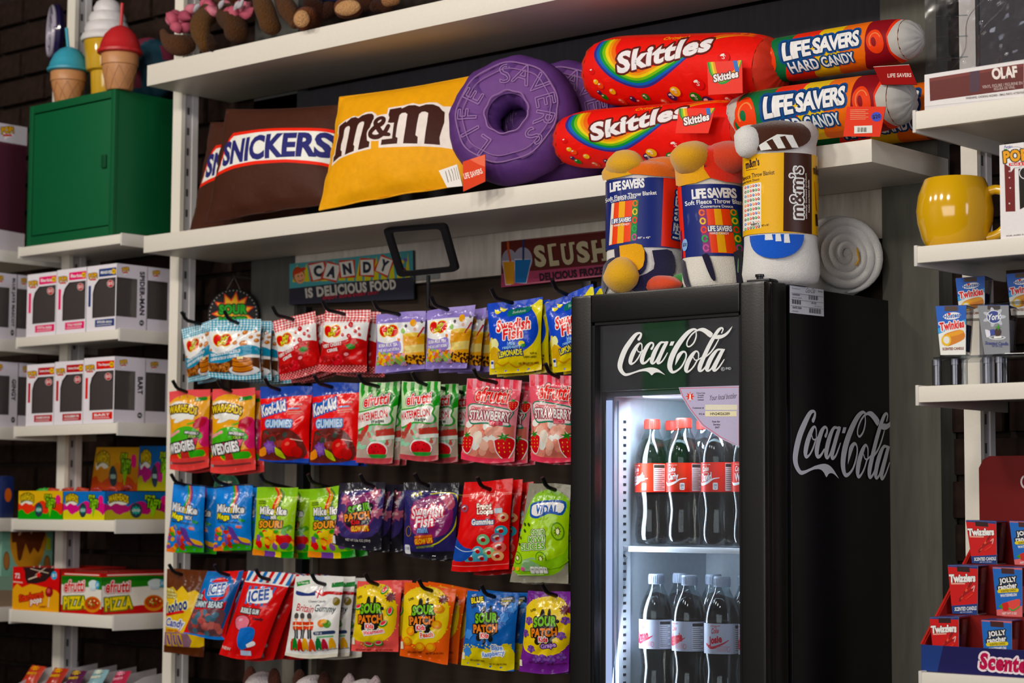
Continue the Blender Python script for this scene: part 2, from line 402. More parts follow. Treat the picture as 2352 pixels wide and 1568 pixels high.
class Surf:
    """grid of points P[j][i] with smooth normals; v runs upward"""
    def __init__(s, f, nu, nv, flip=1):
        s.nu, s.nv = nu, nv; U, V = np.meshgrid(np.linspace(0, 1, nu+1), np.linspace(0, 1, nv+1))
        s.P = f(U, V); du = np.gradient(s.P, axis=1); dv = np.gradient(s.P, axis=0)
        N = np.cross(du, dv)*flip; s.N = N/(np.linalg.norm(N, axis=2, keepdims=True)+1e-12)
    def at(s, u, v, off):
        x = np.clip(u, 0, 1)*s.nu; y = np.clip(v, 0, 1)*s.nv; i = np.minimum(x.astype(int), s.nu-1); j = np.minimum(y.astype(int), s.nv-1)
        a, b = (x-i)[:, None], (y-j)[:, None]
        up = a >= b
        f = lambda G: np.where(up, G[j, i]*(1-a)+G[j, i+1]*(a-b)+G[j+1, i+1]*b, G[j, i]*(1-b)+G[j+1, i]*(b-a)+G[j+1, i+1]*a)
        N = f(s.N); N /= np.linalg.norm(N, axis=1, keepdims=True)+1e-12
        return f(s.P)+N*np.asarray(off)[:, None], N
    def sheet(s, j0=0, j1=None, flip=False):
        j1 = s.nv if j1 is None else j1; V = s.P[j0:j1+1].reshape(-1, 3); N = s.N[j0:j1+1].reshape(-1, 3); w = s.nu+1
        Fc = [q for j in range(j1-j0) for i in range(s.nu) for q in ((j*w+i, j*w+i+1, (j+1)*w+i+1), (j*w+i, (j+1)*w+i+1, (j+1)*w+i))]
        if flip: Fc = [f[::-1] for f in Fc]
        return V, Fc, N
def printed(art, surf, m, parent, name='printed_front', eps=0.00025, step=0.00006):
    if getattr(art, 'cutn', None) != (surf.nu, surf.nv): art.cut(surf.nu, surf.nv)
    uv, L, Fc, C = art.res
    step = min(step, .0016/max(L.max(), 1)) if len(L) else step
    P, N = surf.at(uv[:, 0], uv[:, 1], eps+step*L)
    return mesh(name, P, Fc, m, parent, C, None, N)
def flat(c4, n=1):
    """Surf of a flat or bilinear quad: TL, TR, BR, BL"""
    a, b, c, d = [np.asarray(x, float) for x in c4]
    return Surf(lambda U, V: ((d*(1-U[..., None])+c*U[..., None])*(1-V[..., None])+(a*(1-U[..., None])+b*U[..., None])*V[..., None]), n, n)
def zq(z, pts): return [z(*p) for p in pts]
# ------------------------------------------------------------------ packet designs, drawn flat in the coordinates of the study crops
W = '#f4f4f4'; K = '#17130f'
def bean_heart(a, cx, cy, w, h, rot=12):
    a.e(cx-w*.22, cy, w*.27, h*.52, '#f2c22a', rot+25); a.e(cx+w*.2, cy-h*.02, w*.33, h*.5, '#f2c22a', rot)
    a.e(cx-w*.22, cy, w*.24, h*.46, '#c5161c', rot+25); a.e(cx+w*.2, cy-h*.02, w*.30, h*.44, '#c5161c', rot)
    a.t('Jelly', cx+w*.12, cy-h*.14, w*.42, h*.36, '#f5d32e', rot, [('#3c5a1a', w*.02)], .03, .15)
    a.t('Belly', cx+w*.02, cy+h*.2, w*.46, h*.36, '#f5d32e', rot, [('#3c5a1a', w*.02)], .03, .15)
def art_pancake():
    a = Art([(405, 315), (800, 308), (795, 765), (385, 755)], bg='#eceff1')
    a.gingham(395, 312, 802, 402, 16, 5, '#7fb9cb', '#1f87a8'); a.gingham(380, 712, 800, 765, 16, 3, '#7fb9cb', '#1f87a8')
    bean_heart(a, 517, 472, 155, 105)
    for x, y, r in ((688, 412, 20), (640, 432, 11), (735, 445, 15), (622, 490, 19), (685, 495, 28), (762, 400, 12), (775, 470, 17), (785, 430, 12), (415, 545, 14)):
        a.e(x, y, r*1.1, r*.85, '#b5703a', 20, 12); a.e(x-r*.2, y-r*.2, r*.4, r*.25, '#e2b184', 20, 8)
    a.p([(386, 640), (398, 690), (398, 712), (790, 712), (795, 600), (600, 600), (500, 640)], '#4a2a17')
    a.scat(90, 395, 640, 580, 705, ['#8a5228', '#a4683a', '#6f3d1c', '#b98250'], 9, 15, .8)
    a.p([(398, 545), (480, 570), (580, 555), (680, 512), (760, 510), (798, 530), (797, 575), (740, 575), (640, 600), (560, 635), (470, 645), (392, 630)], '#1c86a6', 4)
    a.t('PANCAKES & MAPLE SYRUP', 545, 568, 250, 26, W, 8, None, .03); a.t('CRÊPES & SIROP D’ÉRABLE', 535, 602, 240, 26, W, 8, None, .03)
    a.e(680, 695, 112, 36, '#dfe2ea', 0, 20)
    for k, y in enumerate((690, 672, 655, 638, 620)): a.e(672+(k % 2)*5, y, 80-k*3, 22, ['#8a4a20', '#b76e34'][k % 2], 3); a.e(672+(k % 2)*5, y-6, 76-k*3, 17, '#c98443', 3)
    a.e(672, 612, 45, 12, '#7c2f12', 0); a.r(645, 598, 685, 616, '#f2d79a', 8)
    return a
def art_cherry():
    a = Art([(1290, 235), (1640, 240), (1605, 720), (1240, 700)], bg='#b3161b')
    a.p([(1285, 235), (1640, 240), (1615, 470), (1520, 455), (1420, 485), (1330, 490), (1262, 470)], '#f2eff0')
    a.gingham(1285, 232, 1645, 330, 14, 5, '#dd8d90', '#b8181f', .01); a.gingham(1235, 652, 1620, 720, 15, 3, '#dd8d90', '#8f1219', .03)
    a.p([(1262, 468), (1340, 492), (1430, 478), (1520, 452), (1610, 470), (1600, 520), (1250, 530)], '#b3161b', 4)
    bean_heart(a, 1357, 402, 145, 100)
    for x, y, r in ((1505, 352, 22), (1470, 372, 13), (1540, 400, 15), (1448, 430, 14), (1497, 440, 22), (1570, 425, 14), (1565, 380, 11)): a.e(x, y, r*.8, r, '#b3181d', 15, 12); a.e(x-3, y-4, r*.25, r*.3, '#e8868a', 15, 8)
    a.t('VERY CHERRY', 1362, 505, 160, 27, W, 9, None, .03); a.t('CERISE', 1362, 545, 90, 25, W, 9, None, .03)
    a.e(1490, 595, 75, 62, '#9d0f17'); a.e(1540, 600, 55, 58, '#c21f28'); a.e(1470, 575, 18, 12, '#e79aa0', 20)
    a.p([(1470, 510), (1510, 495), (1545, 520), (1500, 540)], '#2e7a2d', 3); a.s([(1520, 520), (1560, 480)], 4, '#6a7f2a')
    a.scat(60, 1255, 590, 1440, 645, ['#8c0d15', '#c12a35', '#a5141d', '#d14b52'], 12, 20, .85)
    return a
def art_boba():
    a = Art([(145, 270), (525, 245), (520, 690), (140, 720)], bg='#8f80c2')
    a.p([(150, 345), (522, 330), (520, 640), (150, 660)], '#f1f0f4')
    a.p([(150, 480), (250, 500), (350, 480), (360, 560), (280, 590), (150, 590)], '#8f80c2', 3)
    bean_heart(a, 254, 405, 160, 100)
    for x, y, r, c in ((440, 340, 30, '#e2a33c'), (393, 366, 14, '#5c5560'), (375, 405, 22, '#9cc07a'), (460, 390, 14, '#e4b7a8'), (345, 470, 14, '#d9803a'), (500, 330, 12, '#5c5560')): a.e(x, y, r*.75, r, c, 20, 12)
    a.t('BOBA MILK TEA', 255, 512, 170, 26, W, 4, None, .03); a.t('THÉ AU LAIT BOBA', 258, 546, 185, 26, W, 5, None, .03)
    a.p([(155, 600), (380, 570), (380, 650), (160, 660)], '#6a5a4c')
    a.scat(75, 160, 575, 385, 655, ['#d9b13a', '#cf8aa0', '#d7722f', '#b89ac0', '#8fb36a', '#e0c25a'], 13, 20, .8)
    a.p([(375, 432), (528, 420), (520, 655), (390, 648)], '#e0a33f'); a.p([(388, 520), (520, 500), (517, 560), (390, 575)], '#f0d08a'); a.e(450, 430, 72, 14, '#f2c66c', 3)
    a.scat(40, 392, 590, 515, 652, ['#4a2a14', '#3a200e'], 6, 9, 1); a.s([(484, 445), (515, 372)], 9, '#b5303a', 0)
    return a
def art_lemonade():
    a = Art([(1000, 195), (1420, 140), (1415, 690), (1012, 740)], bg='#2647b8')
    a.p([(1400, 190), (1330, 210), (1385, 300), (1400, 420), (1350, 520), (1230, 590), (1110, 560), (1022, 460), (1012, 745), (1415, 690)], '#dcc81c', 4)
    a.p([(1340, 205), (1420, 165), (1430, 400), (1390, 560), (1370, 540), (1410, 380), (1385, 280)], '#e9dc4a', 3)
    for k, (x, y) in enumerate(((1050, 570), (1120, 650), (1230, 655), (1330, 640))): a.s([(x-40, y), (x, y+18), (x+60, y-6)], 12, '#c7962a')
    a.p([(1030, 480), (1075, 470), (1095, 520), (1040, 560)], '#f0e9b0', 4); a.p([(1020, 560), (1060, 530), (1110, 600), (1030, 680)], '#c9a52e', 4)
    for x, y in ((1085, 258), (1128, 238)): a.p([(x-28, y-20), (x, y-8), (x+26, y), (x, y+20), (x-22, y+10)], '#ecd836', 3)
    a.e(1398, 188, 15, 15, '#f1dc4a')
    a.p([(1160, 275), (1180, 240), (1260, 225), (1330, 210), (1335, 245), (1290, 275), (1220, 290), (1175, 298)], '#2b6a62', 3); a.t('Suédois', 1250, 255, 100, 24, '#a9cbb8', 10, None, .02, .2)
    for (s, x, y, ww, h) in (('Swedish', 1215, 362, 262, 92), ('Fish', 1215, 432, 155, 80)): a.t(s, x, y, ww, h, '#d0202a', 7, [('#f4f4f4', 7)], .035, .12, tap=.1)
    a.t('blue', 1207, 505, 62, 34, '#8fb7e6', 5, [('#1b3a9a', 3)], .03); a.t('raspberry', 1207, 535, 150, 34, '#8fb7e6', 5, [('#1b3a9a', 3)], .03); a.e(1285, 505, 24, 20, '#f0d431'); a.e(1297, 520, 18, 12, '#3f8f45')
    a.t('LEMONADE', 1195, 580, 190, 42, '#eadb3e', 8, [('#1d2c66', 6)], .04, arc=4)
    a.t('SOFT &', 1365, 575, 44, 14, K, 3); a.t('CHEWY CANDY', 1340, 600, 92, 15, K, 3); a.t('NET WT 3.59 OZ (102g)', 1325, 645, 140, 17, K, 3)
    a.r(1028, 632, 1055, 690, '#e8e8ee'); a.r(1031, 640, 1052, 660, '#27408f')
    return a
def art_wedgies():
    a = Art([(425, 850), (755, 835), (755, 1470), (412, 1480)], bg='#e8a413')
    a.p([(420, 852), (758, 835), (755, 880), (700, 905), (560, 880), (470, 905), (424, 935)], '#dc5a5c', 4)
    a.p([(700, 1050), (755, 1080), (755, 1290), (690, 1260)], '#c8386a', 3); a.p([(690, 1060), (740, 1075), (720, 1130), (650, 1150), (650, 1090)], '#b02c40', 3)
    a.p([(415, 1210), (500, 1150), (610, 1130), (700, 1180), (690, 1240), (415, 1320)], '#59a832', 3); a.s([(430, 1205), (520, 1170)], 24, '#e8a0a0')
    a.p([(412, 1365), (755, 1290), (755, 1475), (412, 1482)], '#d9473f'); a.p([(500, 1345), (600, 1330), (720, 1320), (715, 1400), (620, 1420), (540, 1395)], '#4ea32c', 3)
    a.ring(620, 1330, 120, 80, 10, '#e3a51e', 0, 16, 20, 160); a.p([(535, 1340), (605, 1330), (612, 1385), (540, 1395)], '#b23a36')
    a.p([(410, 1390), (756, 1370), (756, 1475), (412, 1482)], '#d6504e'); a.s([(440, 1425), (720, 1412)], 14, '#7a3a3a', 0); a.e(432, 1425, 12, 12, '#8d8d8d')
    a.p([(425, 1020), (440, 960), (500, 930), (560, 945), (640, 965), (660, 1000), (650, 1060), (585, 1075), (520, 1060), (450, 1070)], '#f4efe6', 4)
    a.t('WARHEADS', 545, 1010, 245, 62, '#f0cf1d', -2, [(K, 9), ('#5a1b12', 4)], .035, arc=22)
    a.p([(505, 1045), (560, 1035), (625, 1050), (650, 1040), (640, 1080), (585, 1072), (530, 1095), (470, 1100)], '#f0ebe2', 3)
    a.s([(648, 920), (720, 908)], 30, '#2c7a2c', 0); a.t('3', 652, 915, 20, 26, W); a.t('NEW!', 455, 950, 50, 22, '#e9e4d4', 20)
    a.s([(600, 1115), (650, 1100)], 12, '#6fae3b'); a.t('IMPOSSIBLY', 635, 1185, 110, 20, W, -6, [('#222', 6)] and [(K, 6)], .03); a.t('SOUR', 642, 1213, 60, 22, '#a6cc2e', -4, [(K, 6)], .03)
    a.p([(425, 1265), (690, 1215), (660, 1310), (430, 1345)], K); a.p([(430, 1275), (685, 1225), (655, 1300), (432, 1335)], '#d6436a')
    a.t('WEDGIES', 538, 1295, 235, 82, W, 10, [(K, 7)], .05)
    return a
def art_punch():
    a = Art([(788, 825), (1190, 825), (1165, 1415), (785, 1385)], bg='#d92c1f')
    a.p([(785, 822), (1192, 825), (1188, 895), (790, 925)], '#27439a'); a.p([(780, 1365), (1170, 1380), (1165, 1425), (780, 1395)], '#24409a')
    a.r(802, 958, 1000, 1040, '#2a63ae', 12); a.t('Kool-Aid', 900, 1000, 200, 92, W, 14, [('#1d4f9c', 9)], .045, .1)
    a.t('3 flavors', 1080, 968, 84, 22, '#f0d6d0', 4); a.s([(1025, 1005), (1100, 1000)], 10, '#7fb0dd', 0); a.s([(1012, 1030), (1125, 1025)], 6, '#e0a090', 0); a.s([(1020, 1045), (1110, 1040)], 5, '#e0a090', 0)
    a.t('GUMMIES', 950, 1120, 215, 60, '#bcd0e4', 0, [('#2a5596', 8), ('#5d87bd', 3)], .045)
    a.p([(820, 1170), (900, 1155), (1040, 1160), (1130, 1250), (1125, 1375), (792, 1372), (800, 1290)], '#5e2420', 3)
    a.scat(26, 830, 1180, 1010, 1330, ['#7c2c2a', '#38413a', '#8c3a30', '#51231f'], 22, 34, .8)
    a.star(875, 1290, 52, 38, 7, '#6c3f93'); a.star(875, 1290, 34, 22, 7, '#8560ab')
    a.p([(792, 1310), (840, 1290), (845, 1340), (795, 1355)], '#d98b2c', 3); a.p([(915, 1290), (965, 1320), (985, 1375), (925, 1345)], '#b3c23a', 3)
    a.e(1030, 1295, 60, 66, '#c4211c'); a.e(1020, 1270, 20, 12, '#ea6a5c', 25); a.e(1080, 1330, 44, 40, '#a91a18'); a.s([(1050, 1235), (1130, 1250)], 8, '#e8b0a8')
    return a
def art_melon():
    a = Art([(345, 785), (640, 790), (620, 1385), (325, 1385)], bg='#c3dcb4')
    for x in (372, 430, 490, 550, 605): a.p([(x-14, 790), (x+16, 790), (x+10, 830), (x+18, 860), (x-6, 900), (x-18, 850)], '#3f9140')
    a.p([(560, 880), (640, 860), (640, 960), (600, 985)], '#2f8f2e')
    a.p([(328, 1100), (620, 1095), (620, 1350), (328, 1350)], '#b9a59a'); a.scat(36, 345, 1120, 600, 1270, ['#b85a52', '#8fc1a0', '#d8c6c0', '#a04a42', '#9fd0b4'], 24, 38, .5)
    a.p([(500, 1150), (620, 1135), (630, 1200), (510, 1205)], '#b4453e'); a.p([(505, 1195), (630, 1185), (632, 1215), (510, 1225)], '#dff0e0')
    a.p([(330, 1000), (440, 990), (560, 960), (610, 985), (600, 1030), (618, 1070), (590, 1115), (460, 1110), (350, 1150), (330, 1100)], '#4a9a4a', 3)
    a.p([(333, 1010), (440, 1000), (555, 972), (597, 992), (588, 1032), (604, 1068), (582, 1103), (460, 1098), (350, 1135), (333, 1095)], '#e9efe4', 3)
    a.t('efrutti', 482, 920, 185, 90, '#d1261f', 6, [('#2c2222', 9), (W, 5)], .03, .1)
    a.t('WATERMELON', 455, 1042, 245, 62, '#c2272d', 8, [('#f4f4f4', 4)], .03, arc=2); a.t('Wedges', 510, 1085, 100, 36, '#1e3a1e', 4, None, .035, .1)
    a.p([(395, 1120), (440, 1100), (430, 1150), (412, 1160)], '#c63a38', 2)
    a.e(505, 1290, 82, 62, '#f0f0ee', 0); a.e(505, 1295, 74, 55, '#c92f36', 0); a.p([(436, 1320), (575, 1320), (540, 1352), (470, 1352)], '#4b9a50', 2)
    for x, y in ((470, 1270), (500, 1262), (535, 1268), (520, 1300), (485, 1302)): a.e(x, y, 3, 5, '#3a0d10')
    a.p([(325, 1345), (622, 1345), (620, 1390), (325, 1388)], '#b04a52')
    return a
def art_strawberry():
    a = Art([(845, 760), (1265, 775), (1200, 1405), (795, 1385)], bg='#e88f9c')
    for x in (870, 940, 1010, 1080, 1150, 1220): a.p([(x-20, 762), (x+20, 765), (x+14, 850), (x-26, 845)], '#d64555')
    a.p([(838, 850), (1250, 860), (1225, 980), (835, 980)], '#dc5f70', 2)
    a.p([(825, 1110), (1215, 1130), (1195, 1380), (805, 1370)], '#c07064')
    a.scat(40, 850, 1120, 1120, 1330, ['#f1ddd2', '#e9a494', '#f5ebe4', '#e2b5a5', '#d98f80'], 34, 48, .75)
    a.p([(848, 980), (900, 958), (1080, 985), (1190, 1010), (1215, 1040), (1180, 1100), (1185, 1145), (1010, 1120), (900, 1125), (865, 1100), (850, 1050)], '#2f7a62', 3)
    a.p([(856, 988), (900, 968), (1080, 995), (1185, 1018), (1205, 1042), (1170, 1098), (1172, 1132), (1010, 1108), (900, 1112), (874, 1092), (860, 1046)], '#f2cfd2', 3)
    a.t('efrutti', 1045, 895, 260, 120, '#d3231d', -5, [('#3a1a18', 10), ('#f0c9c4', 5)], .03, .1)
    a.t('Chewy Gummy', 975, 1000, 190, 30, '#c7323e', -2, None, .03, .1); a.t('STRAWBERRY', 1030, 1060, 325, 74, '#f4eeee', -4, [('#8c1f33', 7)], .03, arc=4); a.t('Batch', 1085, 1112, 92, 34, '#e8566a', -2, [('#8c1f33', 4)], .03)
    for cx, cy, sc in ((1140, 1290, 1.0), (850, 1260, .8), (1205, 975, .5)):
        a.p([(cx-75*sc, cy-50*sc), (cx, cy-78*sc), (cx+75*sc, cy-55*sc), (cx+62*sc, cy+30*sc), (cx, cy+100*sc), (cx-60*sc, cy+40*sc)], '#f3e8ea', 3)
        a.p([(cx-68*sc, cy-46*sc), (cx, cy-70*sc), (cx+68*sc, cy-50*sc), (cx+55*sc, cy+28*sc), (cx, cy+90*sc), (cx-54*sc, cy+36*sc)], '#c51f33', 3)
        a.star(cx, cy-72*sc, 58*sc, 22*sc, 6, '#3d7f3a', .3, .6)
        for k in range(9): a.e(cx+sc*(-40+(k % 3)*38), cy+sc*(-25+(k//3)*30), 4*sc, 6*sc, '#eec46a')
    a.p([(800, 1330), (870, 1350), (1195, 1375), (1195, 1408), (795, 1390)], '#d64c60')
    return a
def art_megamix():
    a = Art([(440, 115), (705, 100), (700, 585), (420, 590)], bg='#2f7fd0'); a.p([(440, 115), (705, 100), (705, 108), (440, 128)], '#14131a')
    a.p([(420, 560), (705, 520), (705, 590), (420, 600)], '#4b9a3a'); a.p([(420, 560), (500, 548), (480, 600), (418, 600)], '#d9762a')
    for pts, c in (([(570, 120), (580, 200), (560, 270)], '#2f9a3f'), ([(585, 120), (596, 200), (575, 280)], '#d8702a'), ([(600, 120), (610, 200), (590, 280)], '#6b3a86')): a.s(pts, 14, c)
    a.t('Mike', 512, 275, 120, 60, W, -2, [(K, 5)], .03); a.t('&', 580, 290, 26, 38, '#f0d030', 0, [(K, 4)], .03); a.t('Ike', 625, 280, 72, 58, W, -2, [(K, 6)], .05)
    a.t('Mega', 510, 340, 105, 56, '#f2dd1f', -4, [(K, 6)], .05, .1); a.t('MIX', 606, 335, 50, 28, W, -2, [(K, 4)], .04)
    a.scat(34, 435, 400, 560, 560, ['#d8602a', '#4b9a3a', '#e0a82a', '#c23a2e', '#7a4a92', '#e88a30'], 14, 24, .7)
    a.p([(545, 400), (590, 420), (610, 480), (680, 520), (690, 550), (600, 520), (560, 470)], '#5b3a8c', 3); a.p([(610, 480), (680, 500), (690, 530), (640, 520)], '#e0b020', 3)
    for x, y, c, ro in ((648, 362, '#3e8f4a', -15), (628, 410, '#cf6a5a', -5), (468, 462, '#4a8f3a', -30), (600, 520, '#d9725a', -25), (510, 410, '#8a8fa0', -30)): a.r(x-20, y-10, x+20, y+10, c, ro, 8)
    a.t('STRAWBERRY LEMON LIME CHERRY ORANGE', 545, 375, 170, 14, '#1a2a44', -3)
    return a
def art_megasour():
    a = Art([(740, 125), (1040, 125), (1010, 640), (705, 625)], bg='#8fbf3f')
    a.p([(735, 205), (1035, 190), (1025, 560), (712, 560)], '#a3c94a'); a.s([(738, 212), (1034, 195)], 4, '#c6dd8a', 0)
    for pts, c in (([(880, 130), (900, 180), (870, 290)], '#d8402a'), ([(900, 130), (922, 180), (885, 300)], '#e89a2a'), ([(915, 140), (935, 190), (905, 300)], '#4a7a2a')): a.s(pts, 16, c)
    a.t('Mike', 826, 295, 112, 60, W, -2, [(K, 5)], .03); a.t('&', 893, 300, 24, 34, '#f0d030', 0, [(K, 4)], .03); a.t('Ike', 940, 300, 70, 56, W, -2, [(K, 6)], .05)
    a.t('Mega', 820, 345, 80, 36, '#3f6fc0', -4, [(K, 5)], .05, .1); a.t('MIX', 885, 347, 42, 24, W, -2, [(K, 4)], .04); a.t('SOUR!', 858, 395, 180, 56, '#ef9a1e', 0, [(K, 7)], .055, .1)
    a.scat(46, 735, 440, 1000, 560, ['#d8602a', '#4b9a3a', '#e0a82a', '#cc2a2a', '#7a4a92', '#e88a30', '#e2c832'], 18, 30, .75)
    a.p([(900, 480), (1000, 480), (985, 540), (920, 545)], '#c22a2c', 3); a.r(945, 405, 1010, 440, '#57953a', 25, 12); a.e(955, 550, 34, 22, '#5a3a78', 20)
    a.p([(712, 575), (800, 590), (790, 640), (700, 630)], '#e08a26'); a.p([(800, 585), (880, 592), (870, 640), (790, 635)], '#6a3f94'); a.p([(880, 592), (925, 596), (918, 640), (870, 640)], '#e2cb30'); a.p([(925, 590), (1015, 590), (1008, 645), (918, 640)], '#2f8f3a')
    a.t('NATURAL', 790, 228, 55, 12, K); a.t('FLAVORS', 790, 243, 55, 12, K)
    return a
def art_darkpatch():
    a = Art([(1350, 95), (1660, 110), (1650, 560), (1300, 545)], z=Z6, bg='#1c1a26')
    a.p([(1370, 160), (1640, 160), (1660, 330), (1600, 460), (1380, 470), (1330, 330)], '#3a2f66', 3); a.p([(1420, 200), (1600, 170), (1620, 330), (1500, 440), (1400, 380)], '#7a2f62', 3)
    for x, y in ((1400, 210), (1385, 330), (1340, 430), (1600, 180), (1625, 300)): a.star(x, y, 44, 26, 6, '#b5667e', .3, 1, .2); a.e(x-6, y-6, 14, 10, '#e0b0b0')
    a.p([(1440, 255), (1590, 235), (1590, 330), (1560, 400), (1440, 400), (1400, 330)], '#1a1420', 3)
    a.t('SOUR', 1510, 275, 160, 62, '#6fae35', 12, [(K, 7)], .05, arc=4); a.t('PATCH', 1495, 325, 180, 56, '#e28a2e', 8, [(K, 7)], .05); a.t('Kids', 1490, 363, 62, 32, '#d23a3e', 8, [(K, 5)], .05)
    a.t('GLOW UPS', 1520, 408, 120, 38, '#efc054', 4, [('#a0352c', 6)], .05); a.t('NET WT 3.56 OZ (101g)', 1500, 490, 170, 22, '#d8d4d0'); a.r(1308, 470, 1330, 535, '#d8d8dc')
    return a
def art_minifish():
    a = Art([(345, 90), (755, 90), (725, 660), (340, 625)], bg='#26235c')
    a.p([(340, 88), (758, 88), (755, 165), (345, 150)], '#17151f'); a.p([(340, 590), (730, 600), (725, 662), (340, 628)], '#17151f')
    a.p([(420, 240), (560, 190), (690, 230), (720, 360), (660, 480), (500, 500), (400, 420)], '#7c2a64', 4); a.s([(545, 180), (640, 168), (745, 200), (730, 420), (640, 520), (565, 555)], 9, '#c9c22c')
    a.s([(405, 200), (420, 170), (440, 195), (465, 165), (475, 190)], 9, '#c9c22c'); a.p([(620, 190), (700, 180), (730, 260), (690, 300)], '#b5566e', 3)
    for (s, x, y, ww, h) in (('Swedish', 532, 310, 240, 92), ('Fish', 515, 385, 145, 82)): a.t(s, x, y, ww, h, '#f0e2e6', 5, [('#c2274a', 9), ('#c2274a', 4)], .03, .12, tap=.1)
    a.t('mini', 502, 445, 82, 46, '#7fa3d8', 3, [('#1d1b4a', 4)], .035)
    a.s([(452, 497), (565, 488)], 18, '#c56a2c', 0); a.t('GLOW UPS', 508, 522, 130, 36, '#efb848', 5, [('#b0402c', 6)], .05); a.t('ARTIFICIALLY FLAVORED', 515, 560, 130, 14, '#a0b23c', 4)
    a.ring(390, 455, 22, 36, 7, '#8a6a3a'); a.r(358, 548, 398, 610, '#dcdde8', 0, 8); a.t('110', 378, 572, 28, 20, '#2a2a55')
    return a
def art_loops():
    a = Art([(790, 90), (1150, 62), (1120, 735), (698, 735)], bg='#cf1a1c')
    a.s([(775, 172), (1140, 150)], 4, '#e88a84', 0); a.s([(775, 182), (1140, 160)], 3, '#e88a84', 0)
    a.t('Froot', 950, 245, 110, 46, '#e8e4d8', 4, [('#8c1517', 6)], .05); a.t('Loops', 960, 285, 120, 50, '#f0ece0', 2, [('#8c1517', 6)], .05); a.t('Gummies', 945, 352, 165, 44, '#eaf0f0', 3, [('#2a4a7a', 6)], .045); a.r(1030, 255, 1085, 290, '#b8ccd8', 4)
    for x, y, r, c in ((1092, 318, 36, '#d9a07a'), (1078, 418, 44, '#4b9fb4'), (950, 485, 46, '#7fb58a'), (1050, 475, 46, '#8a6a8c'), (1062, 545, 48, '#d06a62'), (905, 575, 44, '#5aa0b4'), (985, 585, 46, '#8cb987'), (1045, 615, 46, '#dca67a'), (850, 630, 48, '#5aa0b4'), (930, 630, 44, '#5a9ab0'), (800, 260, 30, '#8a4a62')):
        a.e(x, y, r, r*.92, c, 10, 16); a.e(x-r*.2, y-r*.3, r*.5, r*.22, '#dfe6dc', 20, 10); a.e(x, y+r*.05, r*.4, r*.36, '#8a2420' if r > 46 else '#a8201e', 10, 10)
    a.p([(735, 470), (800, 540), (860, 560), (860, 600), (790, 650), (715, 640)], '#25489a', 3); a.s([(730, 540), (800, 575), (880, 570)], 5, '#c9d6ea')
    a.p([(700, 655), (1125, 650), (1120, 740), (697, 738)], '#c4181b'); a.s([(712, 690), (1118, 685)], 5, '#e88a84', 0)
    return a
def art_kiwi():
    a = Art([(1270, 90), (1575, 105), (1560, 835), (1130, 815)], bg='#8a877a')
    a.p([(1290, 200), (1330, 150), (1430, 130), (1530, 160), (1575, 240), (1560, 600), (1470, 740), (1300, 755), (1180, 730), (1150, 640), (1200, 420)], '#8dbb2c', 4)
    a.p([(1290, 260), (1560, 240), (1540, 560), (1250, 620), (1190, 560), (1210, 400)], '#a9cf4a', 3)
    a.p([(1290, 250), (1305, 205), (1430, 190), (1545, 200), (1530, 280), (1440, 270), (1360, 300), (1300, 290)], '#1f4f9a', 3); a.p([(1303, 248), (1318, 215), (1430, 202), (1532, 212), (1518, 265), (1440, 256), (1360, 285), (1312, 275)], '#eef2f4', 3)
    a.t('VIDAL', 1418, 245, 160, 56, '#1f55a4', 0, None, .05)
    for s, y, ww, x in (('SOUR', 402, 100, 1366), ('KIWI', 450, 120, 1355), ('SLICES', 502, 185, 1322)): a.t(s, x, y, ww, 52, '#6aa61f', 3, [('#2c4a14', 8), ('#e9f2d8', 4)], .04)
    for x, y in ((1255, 340), (1293, 342), (1258, 385), (1222, 435), (1212, 485), (1510, 350)): a.e(x, y, 9, 15, '#3a4a14', 35)
    for x, y, r in ((1198, 595, 46), (1385, 600, 52), (1500, 390, 55)): a.e(x, y, r*.8, r*1.2, '#5f8a1e', 10); a.e(x, y, r*.66, r, '#9cc43e', 10); a.e(x, y, r*.25, r*.38, '#e8ecc0', 10); a.star(x, y, r*.5, r*.3, 9, '#566a1e', 0, 1.4); a.e(x, y, r*.22, r*.36, '#e8ecc0', 10)
    a.p([(1245, 610), (1330, 590), (1370, 660), (1340, 700), (1230, 700)], '#8fae88', 3); a.scat(8, 1250, 620, 1340, 690, ['#a9c4a0', '#7c9f76'], 24, 34, .8)
    for k, s in enumerate(('100', '5%', '20%', '1%')): x = 1312+k*32; a.r(x-14, 668, x+14, 730, '#eceef0', 0, 7); a.t(s, x, 692, 20, 18, '#333333')
    for k in range(3): a.e(1160+k*40, 688, 15, 18, ['#d66a5a', '#e0b040', '#c05a8a'][k])
    a.s([(1200, 742), (1390, 738)], 9, '#b9d68c', 0)
    a.p([(1285, 600), (1440, 620), (1560, 600), (1548, 640), (1450, 690)], '#8dbb2c', 2)
    return a
